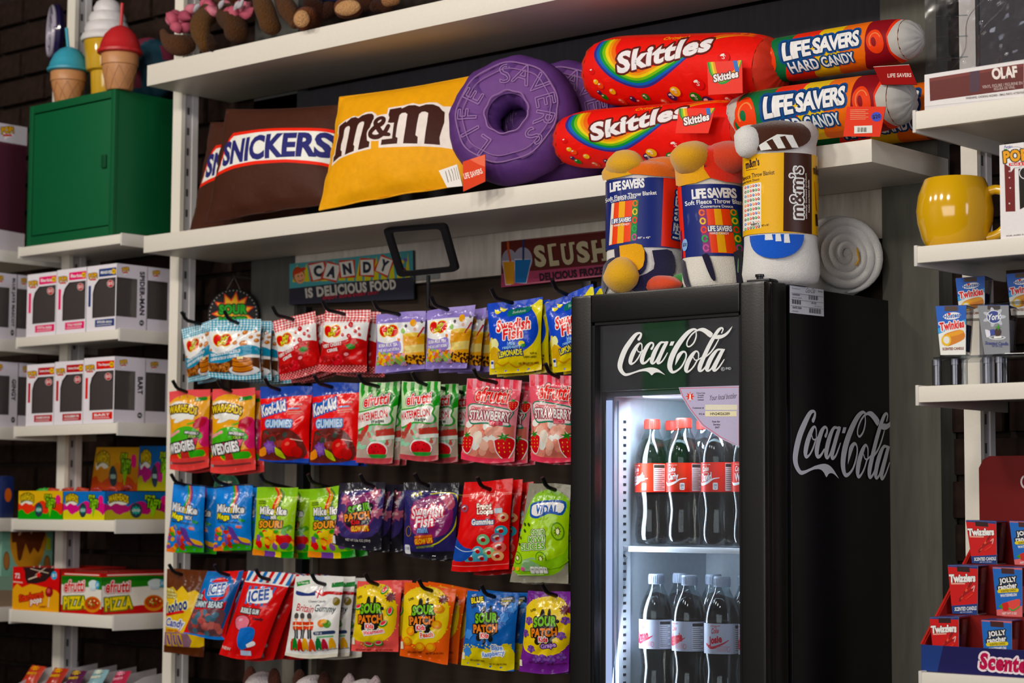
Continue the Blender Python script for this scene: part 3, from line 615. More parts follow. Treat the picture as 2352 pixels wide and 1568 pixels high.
def art_yoohoo():
    a = Art([(75, 725), (370, 735), (350, 1370), (52, 1340)], bg='#5a2f16')
    a.p([(58, 850), (90, 870), (120, 845), (160, 890), (200, 850), (240, 900), (290, 880), (330, 910), (360, 880), (355, 1290), (53, 1280)], '#e9bf17', 2); a.s([(90, 860), (130, 850)], 14, '#5a2f16')
    a.t('Milk', 112, 880, 60, 24, '#fbe9a0', -8, [('#6a3416', 3)], .03); a.t('Chocolate', 108, 905, 100, 24, '#fbe9a0', -6, [('#6a3416', 3)], .03); a.t('Flavored', 112, 928, 90, 24, '#fbe9a0', -5, [('#6a3416', 3)], .03)
    a.t('Yoohoo', 148, 1000, 205, 92, '#20307c', 14, [('#f5e6a8', 6)], .045, .2); a.s([(70, 1062), (215, 1038)], 20, '#c3251f', 0)
    a.t('Candy', 148, 1130, 150, 78, '#3a4aa0', -8, [('#f8f0f0', 9)], .03, .15); a.t('CHEWY BARS', 135, 1178, 120, 20, '#c04a3a', -3)
    a.p([(56, 1190), (250, 1200), (250, 1300), (55, 1280)], '#8a6a7c', 2)
    for x in (95, 145, 190): a.p([(x-18, 1200), (x+18, 1200), (x+15, 1295), (x-15, 1290)], '#c7a03a'); a.s([(x-6, 1215), (x+4, 1275)], 13, '#4a3a8c', 0)
    a.p([(52, 1290), (352, 1300), (350, 1372), (50, 1342)], '#4d2813')
    return a
def art_gummybear():
    a = Art([(375, 745), (640, 740), (500, 1245), (190, 1205)], bg='#cf3526')
    a.p([(375, 745), (460, 745), (420, 800), (360, 870), (300, 1000), (230, 1060)], '#2b6fb0')
    a.ring(480, 855, 88, 90, 30, '#2f6fb4', 0, 22, 0, 360); a.p([(600, 745), (640, 740), (560, 1000), (470, 1240), (440, 1230), (540, 960)], '#245c9c')
    a.e(478, 858, 76, 76, '#cf3526'); a.p([(405, 815), (550, 805), (520, 905), (400, 915)], '#2c7fc4'); a.p([(418, 828), (535, 818), (510, 892), (412, 900)], '#bcd8ee'); a.t('ICEE', 468, 855, 110, 66, '#23509a', 8, [('#f0f4f8', 5)], .04, .15)
    a.t('SOUR', 335, 905, 80, 36, '#cfe0ea', -8, [('#1b2d4a', 6)], .04, .1); a.t('GUMMY BEARS', 405, 960, 230, 46, '#cfe0ea', -2, [('#1b2d4a', 6)], .04, .1)
    a.p([(300, 1000), (520, 1000), (500, 1120), (450, 1230), (240, 1200), (260, 1080)], '#6a4a50', 3); a.scat(26, 290, 1010, 480, 1200, ['#a8524e', '#5a7a8c', '#c2706a', '#4a6a7c', '#b5605c'], 26, 38, .7)
    a.p([(190, 1195), (490, 1215), (470, 1290), (180, 1230)], '#2f74c2', 2)
    return a
def art_bubblegum():
    a = Art([(680, 735), (1010, 765), (765, 1385), (452, 1365)], bg='#c9251c')
    a.p([(680, 735), (1010, 765), (975, 860), (655, 815)], '#eceef2')
    for k in range(7):
        u = k/6.6; v = u+.075; a.p([(680+330*u+20, 735+30*u), (680+330*v+20, 735+30*v), (655+320*v, 815+45*v), (655+320*u, 815+45*u)], ['#2d72b8', '#c42a22'][k % 2])
    a.s([(655, 820), (975, 862)], 10, '#f0f0f2', 0)
    a.p([(690, 855), (890, 870), (820, 1015), (660, 990)], '#2e76ba'); 
    for k in range(4): a.p([(705+k*48, 857+k*4), (730+k*48, 859+k*4), (700+k*40, 1000+k*4), (676+k*40, 996+k*4)], '#c42a22')
    a.p([(690, 885), (860, 890), (830, 985), (680, 975)], '#e9eef4', 2); a.t('ICEE', 765, 930, 150, 84, '#24498e', 8, [('#eef2f6', 5)], .045, .15)
    a.t('BUBBLE GUM', 705, 1045, 140, 40, '#dfe8ee', -8, [('#2a2024', 7)], .045, .05); a.t('Candy', 765, 1105, 76, 26, '#20202c', -6, None, .05, .15)
    a.ring(650, 1130, 60, 56, 6, '#3a1416'); a.e(650, 1130, 58, 54, '#d67a8c', 15); a.e(636, 1108, 16, 10, '#f0b4c0', 20)
    a.p([(640, 1170), (720, 1160), (745, 1200), (700, 1290), (630, 1310), (620, 1230)], '#2a6ab8', 4); a.p([(680, 1280), (730, 1260), (740, 1285), (690, 1300)], '#eef0f2', 3)
    a.t('NEW', 520, 1312, 70, 22, '#f0d8d4', -6); a.r(635, 1320, 708, 1352, '#b8c8e4', -6)
    return a
def art_britain():
    a = Art([(1025, 780), (1385, 780), (1330, 1380), (945, 1365)], bg='#e6e6e4')
    a.p([(1032, 820), (1125, 808), (1130, 835), (1035, 852)], '#2f8a3c'); a.t('GLUTEN FREE', 1080, 828, 80, 14, '#d8ecd8', -3); a.p([(1295, 825), (1385, 815), (1382, 850), (1292, 858)], '#3a7a44')
    a.p([(1030, 880), (1130, 900), (1200, 870), (1235, 880), (1225, 910), (1080, 918), (1030, 905)], '#22306c', 3); a.p([(1190, 905), (1260, 885), (1370, 890), (1365, 912), (1280, 905), (1240, 920)], '#b3202a', 3)
    a.p([(1180, 880), (1235, 860), (1225, 925), (1185, 935)], '#e8e0e4'); a.s([(1185, 890), (1230, 915)], 9, '#c22a30', 0); a.s([(1215, 865), (1200, 930)], 8, '#c22a30', 0)
    a.t('ChewyCandy', 1200, 958, 130, 20, '#3a3a44', 0); a.t('Britain', 1110, 1005, 140, 56, '#b5323a', -6, None, .012, .2); a.t('Gummy', 1260, 1015, 145, 66, '#1d3a44', -4, None, .012, .2)
    for x in (1040, 1092, 1148):
        a.e(x, 1062, 19, 24, '#4a4444'); a.e(x, 1088, 10, 9, '#d8a084'); a.p([(x-28, 1105), (x+28, 1105), (x+24, 1165), (x-24, 1165)], '#cc4c30', 2); a.s([(x-8, 1165), (x-8, 1225)], 13, '#333640', 0); a.s([(x+9, 1165), (x+9, 1225)], 13, '#333640', 0); a.s([(x, 1108), (x, 1165)], 5, '#f0d8b0', 0); a.s([(x-30, 1135), (x+30, 1130)], 7, '#f2ead8', 0)
    a.e(1240, 1115, 28, 28, '#d9822a'); a.e(1275, 1120, 26, 30, '#5a8f3a'); a.e(1256, 1100, 20, 16, '#e0a83a'); a.e(1335, 955, 24, 30, '#7a6a1e')
    a.s([(1190, 1190), (1315, 1182)], 26, '#2a3a5c', 0); a.t('TOP 10', 1215, 1190, 50, 16, W); a.s([(1205, 1218), (1310, 1212)], 12, '#7ab48a', 0)
    for k, (x, c) in enumerate(((1015, '#c8341e'), (1030, '#1f7a3a'), (1073, '#b5302c'), (1113, '#d9a32a'), (1160, '#c8502a'), (1208, '#226f3c'), (1250, '#a52a3a'), (1300, '#d2a02c'))):
        y = 1285-k % 2*6; a.e(x, y-42, 13, 13, c, 0, 10); a.p([(x-17, y-35), (x+17, y-35), (x+22, y+30), (x+8, y+30), (x, y+15), (x-8, y+30), (x-22, y+30)], c, 2)
    a.p([(948, 1340), (1332, 1350), (1330, 1382), (944, 1367)], '#d9d5c8'); a.s([(1190, 1312), (1330, 1310)], 6, '#8c8c8c', 0)
    return a
def art_patch(kind):
    q = {'melon': [(0, 815), (330, 812), (305, 1340), (-42, 1325)], 'peach': [(350, 820), (730, 875), (670, 1430), (315, 1365)],
         'blue': [(815, 890), (1195, 905), (1160, 1475), (765, 1440)], 'grape': [(1265, 885), (1600, 900), (1560, 1485), (1190, 1490)]}[kind]
    edge = {'melon': '#dd5f5c', 'peach': '#e8671c', 'blue': '#2f62ae', 'grape': '#6a2a86'}[kind]; mid = {'blue': '#3568b4'}.get(kind, '#eac815')
    a = Art(q, bg=edge)
    cx, cy = {'melon': (118, 1060), 'peach': (500, 1085), 'blue': (965, 1130), 'grape': (1405, 1150)}[kind]
    for i, n, in ((0, 90), ):
        a.p([(cx-190+a.rg.uniform(-10, 10), cy-90), (cx-120, cy-190), (cx, cy-225), (cx+120, cy-200), (cx+185, cy-60), (cx+165, cy+120), (cx+60, cy+200), (cx-100, cy+190), (cx-180, cy+130)] if kind != 'blue' else [(cx-200, cy+190), (cx-80, cy+170), (cx+60, cy+190), (cx+160, cy+140), (cx+200, cy+330), (cx-220, cy+320)], mid if kind != 'blue' else '#d8c91c', 3)
    for k in range(70):
        t = a.rg.uniform(0, 6.28); r = a.rg.uniform(.94, 1.12)
        if kind == 'blue': x, y = a.rg.uniform(cx-190, cx+190), cy+175+a.rg.uniform(-30, 10); c = '#d8c91c'
        else: x, y = cx+190*r*math.cos(t), cy+215*r*math.sin(t); c = mid
        a.e(x, y, 6, 5, c, 0, 6, same=k > 0)
    for (dx, dy, rx, ry) in ((-70, -60, 20, 30), (-20, -95, 17, 44), (30, -100, 12, 40), (62, -75, 22, 22), (90, -50, 16, 14), (-50, 95, 24, 26), (-10, 115, 12, 34), (40, 100, 22, 28), (0, 30, 100, 66), (0, -30, 70, 50)): a.e(cx+dx, cy+dy, rx, ry, '#1b1712', 0, 12, same=dx != -70)
    a.t('SOUR', cx+(2 if kind != 'peach' else 6), cy-44, 172, 72, '#7fb92e', 2, [(K, 7)], .05, arc=8); a.t('PATCH', cx-4, cy+27, 190, 64, '#e8832a', 2, [(K, 7)], .05, arc=-3); a.t('Kids', cx-6, cy+80, 66, 38, '#dd3438', 2, [(W, 5)], .05)
    nm = {'melon': ('Watermelon', 20, 122, 150, 32, '#e05a62'), 'peach': ('Peach', 35, 132, 92, 38, '#e8602a'), 'grape': ('Grape', 30, 130, 112, 44, '#7a4a9c')}
    if kind in nm:
        s, dx, dy, ww, h, c = nm[kind]; a.t(s, cx+dx, cy+dy, ww, h, c if kind != 'grape' else '#b79ad0', 8 if kind != 'peach' else 4, [('#f4f0f0' if kind != 'grape' else '#4a2470', 7)], .045)
    else: a.t('Blue', cx+83, cy+170, 80, 42, '#6f93d8', -4, [('#eef2fb', 8)], .045); a.t('Raspberry', cx+55, cy+218, 165, 42, '#6f93d8', 6, [('#eef2fb', 8)], .045)
    a.t('SUPER', cx-95, cy-130, 44, 18, '#2a1a12', 18); a.t('NET WT 3.58 OZ (102g)', cx+80, cy+290 if kind == 'blue' else cy+265, 130, 16, '#4a1c12', 0)
    a.t('SOFT & CHEWY CANDY', cx-70, cy+255 if kind != 'blue' else cy+265, 110, 14, '#4a1c12', -2)
    if kind == 'melon':
        for x, y, ro in ((208, 880, 60), (262, 1030, 80), (215, 1120, 35), (15, 1000, 20), (170, 1265, 10), (95, 1270, -10)): a.e(x, y, 34, 22, '#3a8f3a', ro); a.e(x, y-3, 27, 15, '#e8e4d4', ro); a.e(x, y-5, 24, 12, '#d8414e', ro)
    if kind == 'peach':
        for x, y in ((620, 1030), (605, 1145), (385, 1260), (480, 1300), (560, 1305), (410, 1190)): a.e(x, y, 36, 32, '#ee8a2a'); a.e(x-4, y-3, 24, 20, '#f4b04a')
    if kind == 'grape':
        for x, y in ((1280, 1095), (1550, 1095), (1250, 1185), (1525, 1205), (1390, 1370), (1450, 1375), (1340, 1375), (1520, 1360), (1300, 1300)):
            for k in range(7): a.e(x+[-14, 0, 14, -20, 6, 20, 0][k], y+[-14, -18, -12, 6, 4, 8, 20][k], 12, 12, ['#5f3a86', '#7a52a0'][k % 2], 0, 9, same=k > 0)
    if kind == 'blue':
        a.t('JUST', 868, 925, 36, 20, W, 12); a.t('BLUE', 890, 955, 90, 42, '#e3d22a', 8, [(K, 6)], .05); a.p([(1055, 940), (1150, 925), (1160, 970), (1105, 1005), (1060, 985)], '#1c2a44', 2); a.t('NATIONWIDE', 1105, 945, 80, 15, W, 3); a.t('WINNING', 1100, 962, 66, 14, '#e3d22a', 3); a.t('COLOR!', 1092, 982, 54, 15, W, 3)
        for x, y in ((1150, 1010), (830, 1200), (1100, 1080), (820, 1330)): a.star(x, y, 36, 27, 6, '#4f86cc', .2, 1.2)
    else: a.star(cx+138, cy-130, 40, 24, 11, '#5a1226', 0, 1, .15)
    a.r(q[3][0]+12, q[3][1]-100, q[3][0]+34, q[3][1]-50, '#e4dcc8', 0)
    return a

# ------------------------------------------------------------------ packets on hooks
BAGY = 3.035
HOOKS = []
HEADED = ('header', 'bottom_seal')
def bag(name, z, quad, art, base, label, group, n_back, hole, tip, yaw=22, tilt=0, t=0.034, s0=.07, s1=.13, seed=1, film=None, Y=BAGY, dy=.03, back_dx=0.0, header=None, dz=0.0):
    film = film or FILM
    n = nrm(yaw, tilt); q = zq(z, quad); hp = z(*hole)
    p0 = pY(hp[0], hp[1], Y); c = [pN(x, y, p0, n) for x, y in q]
    root = thing(name, label, 'candy bag', p0-np.array([0, 0, 0.0]), group)
    rg = random.Random(seed); cr = [(rg.uniform(-1, 1), rg.uniform(.3, 1), rg.uniform(.1, .9), rg.uniform(-.0032, .0034), rg.uniform(.018, .05)) for _ in range(12)]
    NU, NV = 16, 22
    def f(sgn):
        def g(U, V):
            U2 = (.5+(U-.5)*(1-.045*np.sin(np.pi*np.clip((V-s0)/(1-s0-s1), 0, 1))))[..., None]; V2 = (V+(.012*np.sin(U*4.5+seed)-.016*(1-(2*U-1)**2))*np.clip(1-V/.3, 0, 1)**1.5+.006*np.sin(U*6+seed*2)*np.clip(V*4-3, 0, 1))[..., None]
            B = ((c[3]*(1-U2)+c[2]*U2)*(1-V2)+(c[0]*(1-U2)+c[1]*U2)*V2)
            vv = np.clip((V-s0)/(1-s0-s1), 0, 1)
            prof = np.sin(np.pi*U)**.62*np.sin(np.pi*vv**.82)**.6
            h = t*.5*prof
            for a, b, k, am, wd in cr:
                d = (a*(U-.5)+b*(V-.5))/math.hypot(a, b)-(k-.5)*.8; h = h+am*np.exp(-(d/wd)**2)*np.clip(prof*1.5, 0, 1)
            # puckers running out of both seals
            h = h+.0014*np.sin(U*34+seed)*np.exp(-((V-(1-s1))/.06)**2)*np.clip(np.sin(np.pi*U)*2, 0, 1)+.0014*np.sin(U*29+2*seed)*np.exp(-((V-s0)/.05)**2)*np.clip(np.sin(np.pi*U)*2, 0, 1)
            wave = .004*np.sin(U*5+seed)*(V-.5)+.006*((U-.5)**2)*(-1)
            return B+n*(sgn*(h+.0004)+wave)[..., None]
        return g
    fr, bk = Surf(f(1), NU, NV), Surf(f(-1), NU, NV)
    j0, j1 = max(1, round(s0*NV)), round((1-s1)*NV)
    def part(nm, a, b, col):
        V1, F1, N1 = fr.sheet(a, b); V2, F2, N2 = bk.sheet(a, b, True)
        return mesh(nm, np.r_[V1, V2], F1+[tuple(i+len(V1) for i in ff) for ff in F2], film, root, col, None, np.r_[N1, -N2])
    part('pouch', j0, j1, base); part('header', j1, NV, header or base); part('bottom_seal', 0, j0, header or base)
    printed(art, fr, film, root)
    HOOKS.append((p0, tip and pX(*z(*tip), p0[0])))
    for k in range(n_back):
        b = copy_tree(root, None, tuple(p0+np.array([back_dx*(k+1)+rg.uniform(-.003, .003), dy*(k+1), dz*(k+1)-.002*(k+1)+rg.uniform(-.003, .002)])), (rg.uniform(-.02, .02), rg.uniform(-.03, .03), rg.uniform(-.07, .05)))
        b['label'] = label.replace(' at the front of its hook', '').replace(' alone on its hook', '')+[' second from the front', ' third from the front', ' fourth from the front', ' fifth from the front'][k]
        b['label'] = b['label'].replace('front second', 'second')
    return root
# ------------------------------------------------------------------ the room
def struct(name, m, boxes, col, bev=0.0, parent=None, smooth=30):
    b = MB()
    for bx in boxes: b.box(*bx, col=col, bev=bev)
    o = b.make(name, m, parent, smooth)
    if parent is None: o['kind'] = 'structure'
    return o
struct('floor', CONC, [(-9, 3, -2, 3.5, -0.1, 0)], '#3a3632')
struct('ceiling', CONC, [(-9, 3, -2, 3.5, 3.4, 3.5)], '#2a2725')
struct('wall_front', CONC, [(-9, 3, -2.1, -2.0, 0, 3.4)], '#8a868a')
struct('trim_1', CONC, [(-5.98, -5.72, -2.0, -1.97, 1.5, 3.2)], '#548f60')
struct('trim_2', CONC, [(-7.2, -6.3, -2.0, -1.97, 0.2, 3.2)], '#8f8a8c')
struct('wall_left', CONC, [(-9.1, -9, -2, 3.5, 0, 3.4)], '#4a4644')
struct('wall_right', CONC, [(3, 3.1, -2, 3.5, 0, 3.4)], '#4a4644')
wb = struct('wall_back', BRICK, [(-9, 3, 3.315, 3.5, 0, 3.4)], '#2c2420')
# bricks where the bare wall shows: beyond the left shelves and past the cooler
bm_ = None; rg = random.Random(3)
def brick_run(x0, x1, z0, z1, cols):
    global bm_
    row = 0; z = z0
    while z < z1:
        x = x0-(0.115 if row % 2 else 0)
        while x < x1:
            if bm_ is None:
                b = MB(); b.box(-.108, .108, -.016, .016, -.033, .033, cols[0], bev=.004); bm_ = b.make('brick', BRICK, wb, 40, loc=(0, 0, 0)); o = bm_
                o.location = np.array([x+.11, 3.309, z+.036])-WLOC[wb.name]
            else:
                o = bm_.copy(); COL.objects.link(o); o.parent = wb; o.location = np.array([x+.11+rg.uniform(-.002, .002), 3.309+rg.uniform(-.003, .003), z+.036])-WLOC[wb.name]
            o.rotation_euler = (0, rg.uniform(-.006, .006), rg.uniform(-.01, .01)); x += .228
        z += .077; row += 1
brick_run(-5.2, -3.75, 0.9, 2.75, ['#2b1e19'])
brick_run(-1.85, -1.05, 1.0, 2.4, ['#2b1e19'])
# boards fixed on the wall behind the middle shelves
struct('trim_3', PLY, [(-3.74, -3.585, 3.27, 3.305, 0.3, 2.9)], '#5b5a57')
struct('trim_4', PLY, [(-3.585, -1.96, 3.272, 3.305, 1.905, 2.006)], '#e6ded2')
struct('trim_5', DARKW, [(-3.585, -1.96, 3.28, 3.305, 0.9, 1.9)], '#3a2e26')
struct('trim_6', PLY, [(-3.74, -1.86, 3.27, 3.305, 2.05, 2.39)], '#3c3b40')
struct('trim_7', PLY, [(-1.965, -1.848, 3.25, 3.305, 0.3, 2.9)], '#605f57')
struct('trim_8', PLY, [(-3.60, -3.50, 3.262, 3.279, 0.9, 1.62)], '#8d877c')

# ------------------------------------------------------------------ uprights and shelves
def upright(x0, x1, y0, label):
    t = thing('shelf_upright', label, 'upright', (x0, y0, 0.0), 'white slotted uprights behind the shelves')
    b = MB(); b.box(x0, x1, y0, y0+.012, 0, 3.0, '#efe9dc'); b.make('face_strip', METALW, t)
    b = MB(); b.box(x0+.004, x1-.003, y0+.012, y0+.035, 0, 3.0, '#b9b5b8'); b.make('channel', METALW, t)
    b = MB(); b.box(x0+.002, x1, y0+.035, y0+.052, 0, 3.0, '#d8d4d4'); b.make('rear_flange', METALW, t)
    b = MB()
    for z in np.arange(.9, 2.9, .05): b.box(x1-.0035, x1-.0028, y0+.02, y0+.027, z, z+.018, '#4a4848')
    o = b.make('slots', METALW, t); o['kind'] = 'stuff'
    return t
upright(-3.8644, -3.8317, 3.12, 'white slotted upright between the left shelves and the candy rack')
upright(-4.3004, -4.2673, 3.12, 'white slotted upright behind the green locker and the boxed figures')
upright(-1.7458, -1.7141, 3.15, 'white slotted upright behind the yellow mug and the boxed candles')

def slab(x0, x1, y0, y1, z0, z1, label, g):
    b = MB(); b.box(x0, x1, y0, y1, z0, z1, '#e9e3d7', bev=.0015)
    o = b.make('floating_shelf', METALW); tag(o, label, 'shelf', g); return o
G = 'thick white floating shelves'
slab(-3.8155, -1.8, 3.0, 3.262, 2.395, 2.445, 'thick white floating shelf carrying the brown plush toys', G)
slab(-3.8155, -1.8327, 3.0, 3.262, 1.9965, 2.0368, 'thick white floating shelf carrying the candy cushions', G)
def tray(x0, x1, y0, y1, z0, z1, label, g, lend=True, rend=True):
    """metal shelf with a folded front lip and end brackets"""
    t = thing('metal_shelf', label, 'shelf', (x0, y0, z0), g)
    b = MB(); b.box(x0+.004, x1-.004, y0+.002, y1, z1-.012, z1, '#e6e0d4'); b.make('shelf_plate', METALW, t)
    b = MB(); b.box(x0+.004, x1-.004, y0, y0+.012, z0+.002, z1-.0005, '#ece6da', bev=.001); b.make('front_lip', METALW, t)
    for on, xa in ((lend, x0), (rend, x1-.006)):
        if on: b = MB(); b.box(xa, xa+.006, y0-.001, y1, z0-.003, z1+.002, '#d9d4cc', bev=.001); b.make('end_bracket', METALW, t)
    return t
GL_ = 'white metal shelves of the left bay'; GR = 'white metal shelves of the right bay'; GLL = 'white metal shelves cut by the left frame edge'
LZ = [(2.0249, 2.05), (1.7965, 1.8219), (1.5722, 1.5989), (1.3405, 1.3688), (1.1135, 1.1452), (.885, .913)]
for (a, b_), s in zip(LZ, ('green locker', 'pink and blue boxed figures', 'red boxed figures', 'blue and yellow sour candy boxes', 'red pizza candy box', 'tray of small packets')):
    tray(-4.318, -3.897, 3.0, 3.25, a, b_, 'white metal shelf under the '+s, GL_)
for (a, b_), s in zip(LZ[:5], ('tall box with the pink window', 'box with the long vertical lettering', 'box with the short vertical lettering', 'dark blue packet', 'mint green bakery box')):
    tray(-4.85, -4.40, 3.0, 3.25, a, b_, 'white metal shelf in the far left bay under the '+s, GLL)
RZ = [(2.0189, 2.0512), (1.7996, 1.8287), (1.5732, 1.6014), (1.112, 1.1443)]
for (a, b_), s in zip(RZ, ('clear window box with a maroon nameplate', 'yellow mug', 'clear riser of candles', 'stepped candle display')):
    tray(-1.694, -1.1, 2.9, 3.2, a, b_, 'white metal shelf under the '+s, GR)
SH2, SH1 = 2.0368, 2.445

# ------------------------------------------------------------------ cushions
def cushion(name, label, z, quad, art, base, Y0, yaw, tilt, t, group, at=3, seed=0, mt=SATIN, bow=.035):
    n = nrm(yaw, tilt); q = zq(z, quad); p0 = pY(*q[at], Y0); c = [pN(x, y, p0, n) for x, y in q]
    low = min(c, key=lambda p: p[2]); root = thing(name, label, 'cushion', (np.mean([p[0] for p in c]), p0[1]+.03, low[2]), group)
    NU = NV = 24
    def f(sg):
        def g(U, V):
            U2 = .5+(U-.5)*(1-bow*np.sin(np.pi*V)); V2 = .5+(V-.5)*(1-bow*np.sin(np.pi*U)); U2, V2 = U2[..., None], V2[..., None]
            B = (c[3]*(1-U2)+c[2]*U2)*(1-V2)+(c[0]*(1-U2)+c[1]*U2)*V2
            pr = (np.sin(np.pi*np.clip(U, 0, 1))*np.sin(np.pi*np.clip(V, 0, 1)))**.5
            h = t*.5*pr+.0025*np.sin(U*9+seed)*np.sin(V*7+seed)*pr+.004*np.sin(U*21+V*5+seed)*np.exp(-((V-.06)/.07)**2)*np.sin(np.pi*U)+.003*np.sin(V*24+seed)*np.exp(-(np.minimum(U, 1-U)/.07)**2)*np.sin(np.pi*V)
            return B+n*(sg*h)[..., None]
        return g
    fr, bk = Surf(f(1), NU, NV), Surf(f(-1), NU, NV)
    V1, F1, N1 = fr.sheet(); V2, F2, N2 = bk.sheet(0, None, True)
    mesh('cover', np.r_[V1, V2], F1+[tuple(i+len(V1) for i in ff) for ff in F2], mt, root, base, None, np.r_[N1, -N2])
    ring = [fr.P[0, i] for i in range(NU+1)]+[fr.P[j, NU] for j in range(1, NV+1)]+[fr.P[NV, i] for i in range(NU-1, -1, -1)]+[fr.P[j, 0] for j in range(NV-1, -1, -1)]
    b = MB(); b.tube(ring, .0018, 6, base, False); b.make('seam', mt, root, 60)
    if art: printed(art, fr, mt, root)
    return root, n
def card(name, z, quad, Y, yaw, tilt, m, art, parent, col, at=0, th=.0012, label=None):
    n = nrm(yaw, tilt); q = zq(z, quad); p0 = pY(*q[at], Y); c = [pN(x, y, p0, n) for x, y in q]
    b = MB(); b.prism([p-n*th for p in c], n*th, col); o = b.make(name, m, parent, 20, label=label)
    if art: printed(art, flat([p for p in c]), m, o if parent is None or o.parent.parent is None else parent, name='printed_face', eps=.0003)
    return o
SQ = [(400, 290), (1135, 262), (1085, 905), (265, 1035)]
def art_snick():
    a = Art(SQ, bg='#40251d')
    a.p([(365, 735), (400, 660), (440, 560), (475, 490), (510, 455), (560, 452), (800, 438), (1150, 415), (1165, 662), (900, 662), (700, 678), (540, 700)], '#f0451c')
    a.p([(388, 708), (420, 640), (455, 560), (490, 500), (520, 477), (565, 474), (800, 458), (1150, 436), (1155, 640), (900, 642), (700, 656), (540, 676)], '#eee9e2')
    a.p([(410, 676), (416, 640), (440, 600)], '#eee9e2')
    a.t('SNICKERS', 775, 560, 690, 164, '#2b2b66', 6.2, None, .045, .17, sp=1.0)
    return a
t1, _ = cushion('candy_bar_cushion', 'dark brown bar cushion standing in front, next to the yellow cushion', ZA, SQ, art_snick(), '#40251d', 3.005, 4, 14, .085, 'brown bar cushions')
t2 = copy_tree(t1, None, tuple(WLOC[t1.name]+np.array([-.155, .075, .0])), (0, 0, -.04))
t2['label'] = 'dark brown bar cushion leaning behind, beside the white upright'
MQ = [(1142, 210), (2060, 62), (2020, 775), (1008, 948)]
def art_mm():
    q = [(ZA(x, y)[0]-770)*8.4 for x, y in MQ]; r = [(ZA(x, y)[1]-230)*8.4 for x, y in MQ]
    a = Art(list(zip(q, r)), bg='#e3a416')
    Wt = '#e6ddd8'; D = '#3a1d18'
    # white keyline, dark letters, white counters
    a.p([(0, 1300), (20, 1110), (75, 1080), (130, 870), (170, 700), (120, 680), (140, 530), (330, 440), (520, 370), (640, 390), (780, 310), (930, 300), (1030, 360), (1060, 400), (1160, 375), (1270, 370), (1275, 240), (1560, 205), (1760, 150), (1880, 175), (2050, 125), (2180, 120), (2300, 190), (2500, 170), (2520, 1000), (2260, 985), (1900, 990), (1120, 1045), (1130, 900), (975, 915), (968, 1065), (640, 1120), (240, 1195)], Wt)
    a.p([(40, 1240), (48, 1130), (95, 1100), (130, 920), (175, 720), (155, 650), (165, 545), (345, 460), (352, 490), (470, 405), (570, 392), (640, 425), (720, 370), (850, 340), (940, 345), (990, 390), (1000, 480), (955, 560), (935, 650), (880, 780), (890, 900), (945, 930), (928, 1030), (700, 1078), (690, 1060), (590, 1090), (372, 1140), (280, 1150), (200, 1170)], D)
    a.p([(325, 640), (350, 595), (400, 570), (445, 572), (465, 610), (440, 800), (400, 1000), (370, 1140), (285, 1162), (290, 1060), (255, 1030), (265, 920), (312, 780)], Wt); a.p([(650, 580), (680, 530), (740, 502), (785, 510), (795, 550), (760, 760), (690, 1075), (592, 1092), (608, 995), (580, 965), (600, 860)], Wt)
    a.p([(1305, 390), (1318, 275), (1545, 240), (1560, 265), (1680, 200), (1800, 192), (1885, 220), (2000, 170), (2120, 162), (2230, 200), (2285, 270), (2330, 300), (2330, 500), (2245, 800), (2245, 940), (1965, 938), (1588, 948), (1480, 955), (1170, 992), (1190, 890), (1390, 860), (1430, 550), (1300, 565), (1330, 450)], D)
    a.p([(1530, 400), (1570, 360), (1640, 350), (1680, 380), (1650, 620), (1588, 950), (1478, 960), (1495, 850), (1460, 825), (1490, 620)], Wt); a.p([(1895, 370), (1940, 325), (2000, 315), (2055, 340), (2040, 520), (1970, 940), (1850, 942), (1865, 812), (1825, 780), (1860, 560)], Wt)
    for c, g in ((Wt, 60), (D, 0)):
        a.s([(1320, 620+0*g, 85+g), (1250, 740, 85+g), (1110, 835, 95+g), (980, 820, 95+g), (960, 745, 90+g), (1040, 650, 95+g), (1180, 570, 100+g), (1220, 490, 90+g), (1170, 450, 75+g), (1085, 480, 85+g), (1050, 550, 95+g), (1110, 650, 105+g), (1200, 760, 100+g), (1330, 785, 75+g)], 90, c)
    return a
mm, n_ = cushion('square_cushion', 'bright yellow square cushion with brown letters and white outlines', ZA, MQ, art_mm(), '#e3a416', 2.995, 6, 16, .09, None, seed=2)
a = Art([(1790, 690), (1910, 648), (1945, 790), (1845, 800)], bg='#e6e2de')
for k in range(5): a.s([(1830+k*18, 700-k*6), (1850+k*18, 775-k*5)], 4, '#77706e', 0)
card('care_label', ZA, a.quad, 2.985, 6, 16, PAPER, a, mm, '#e6e2de')

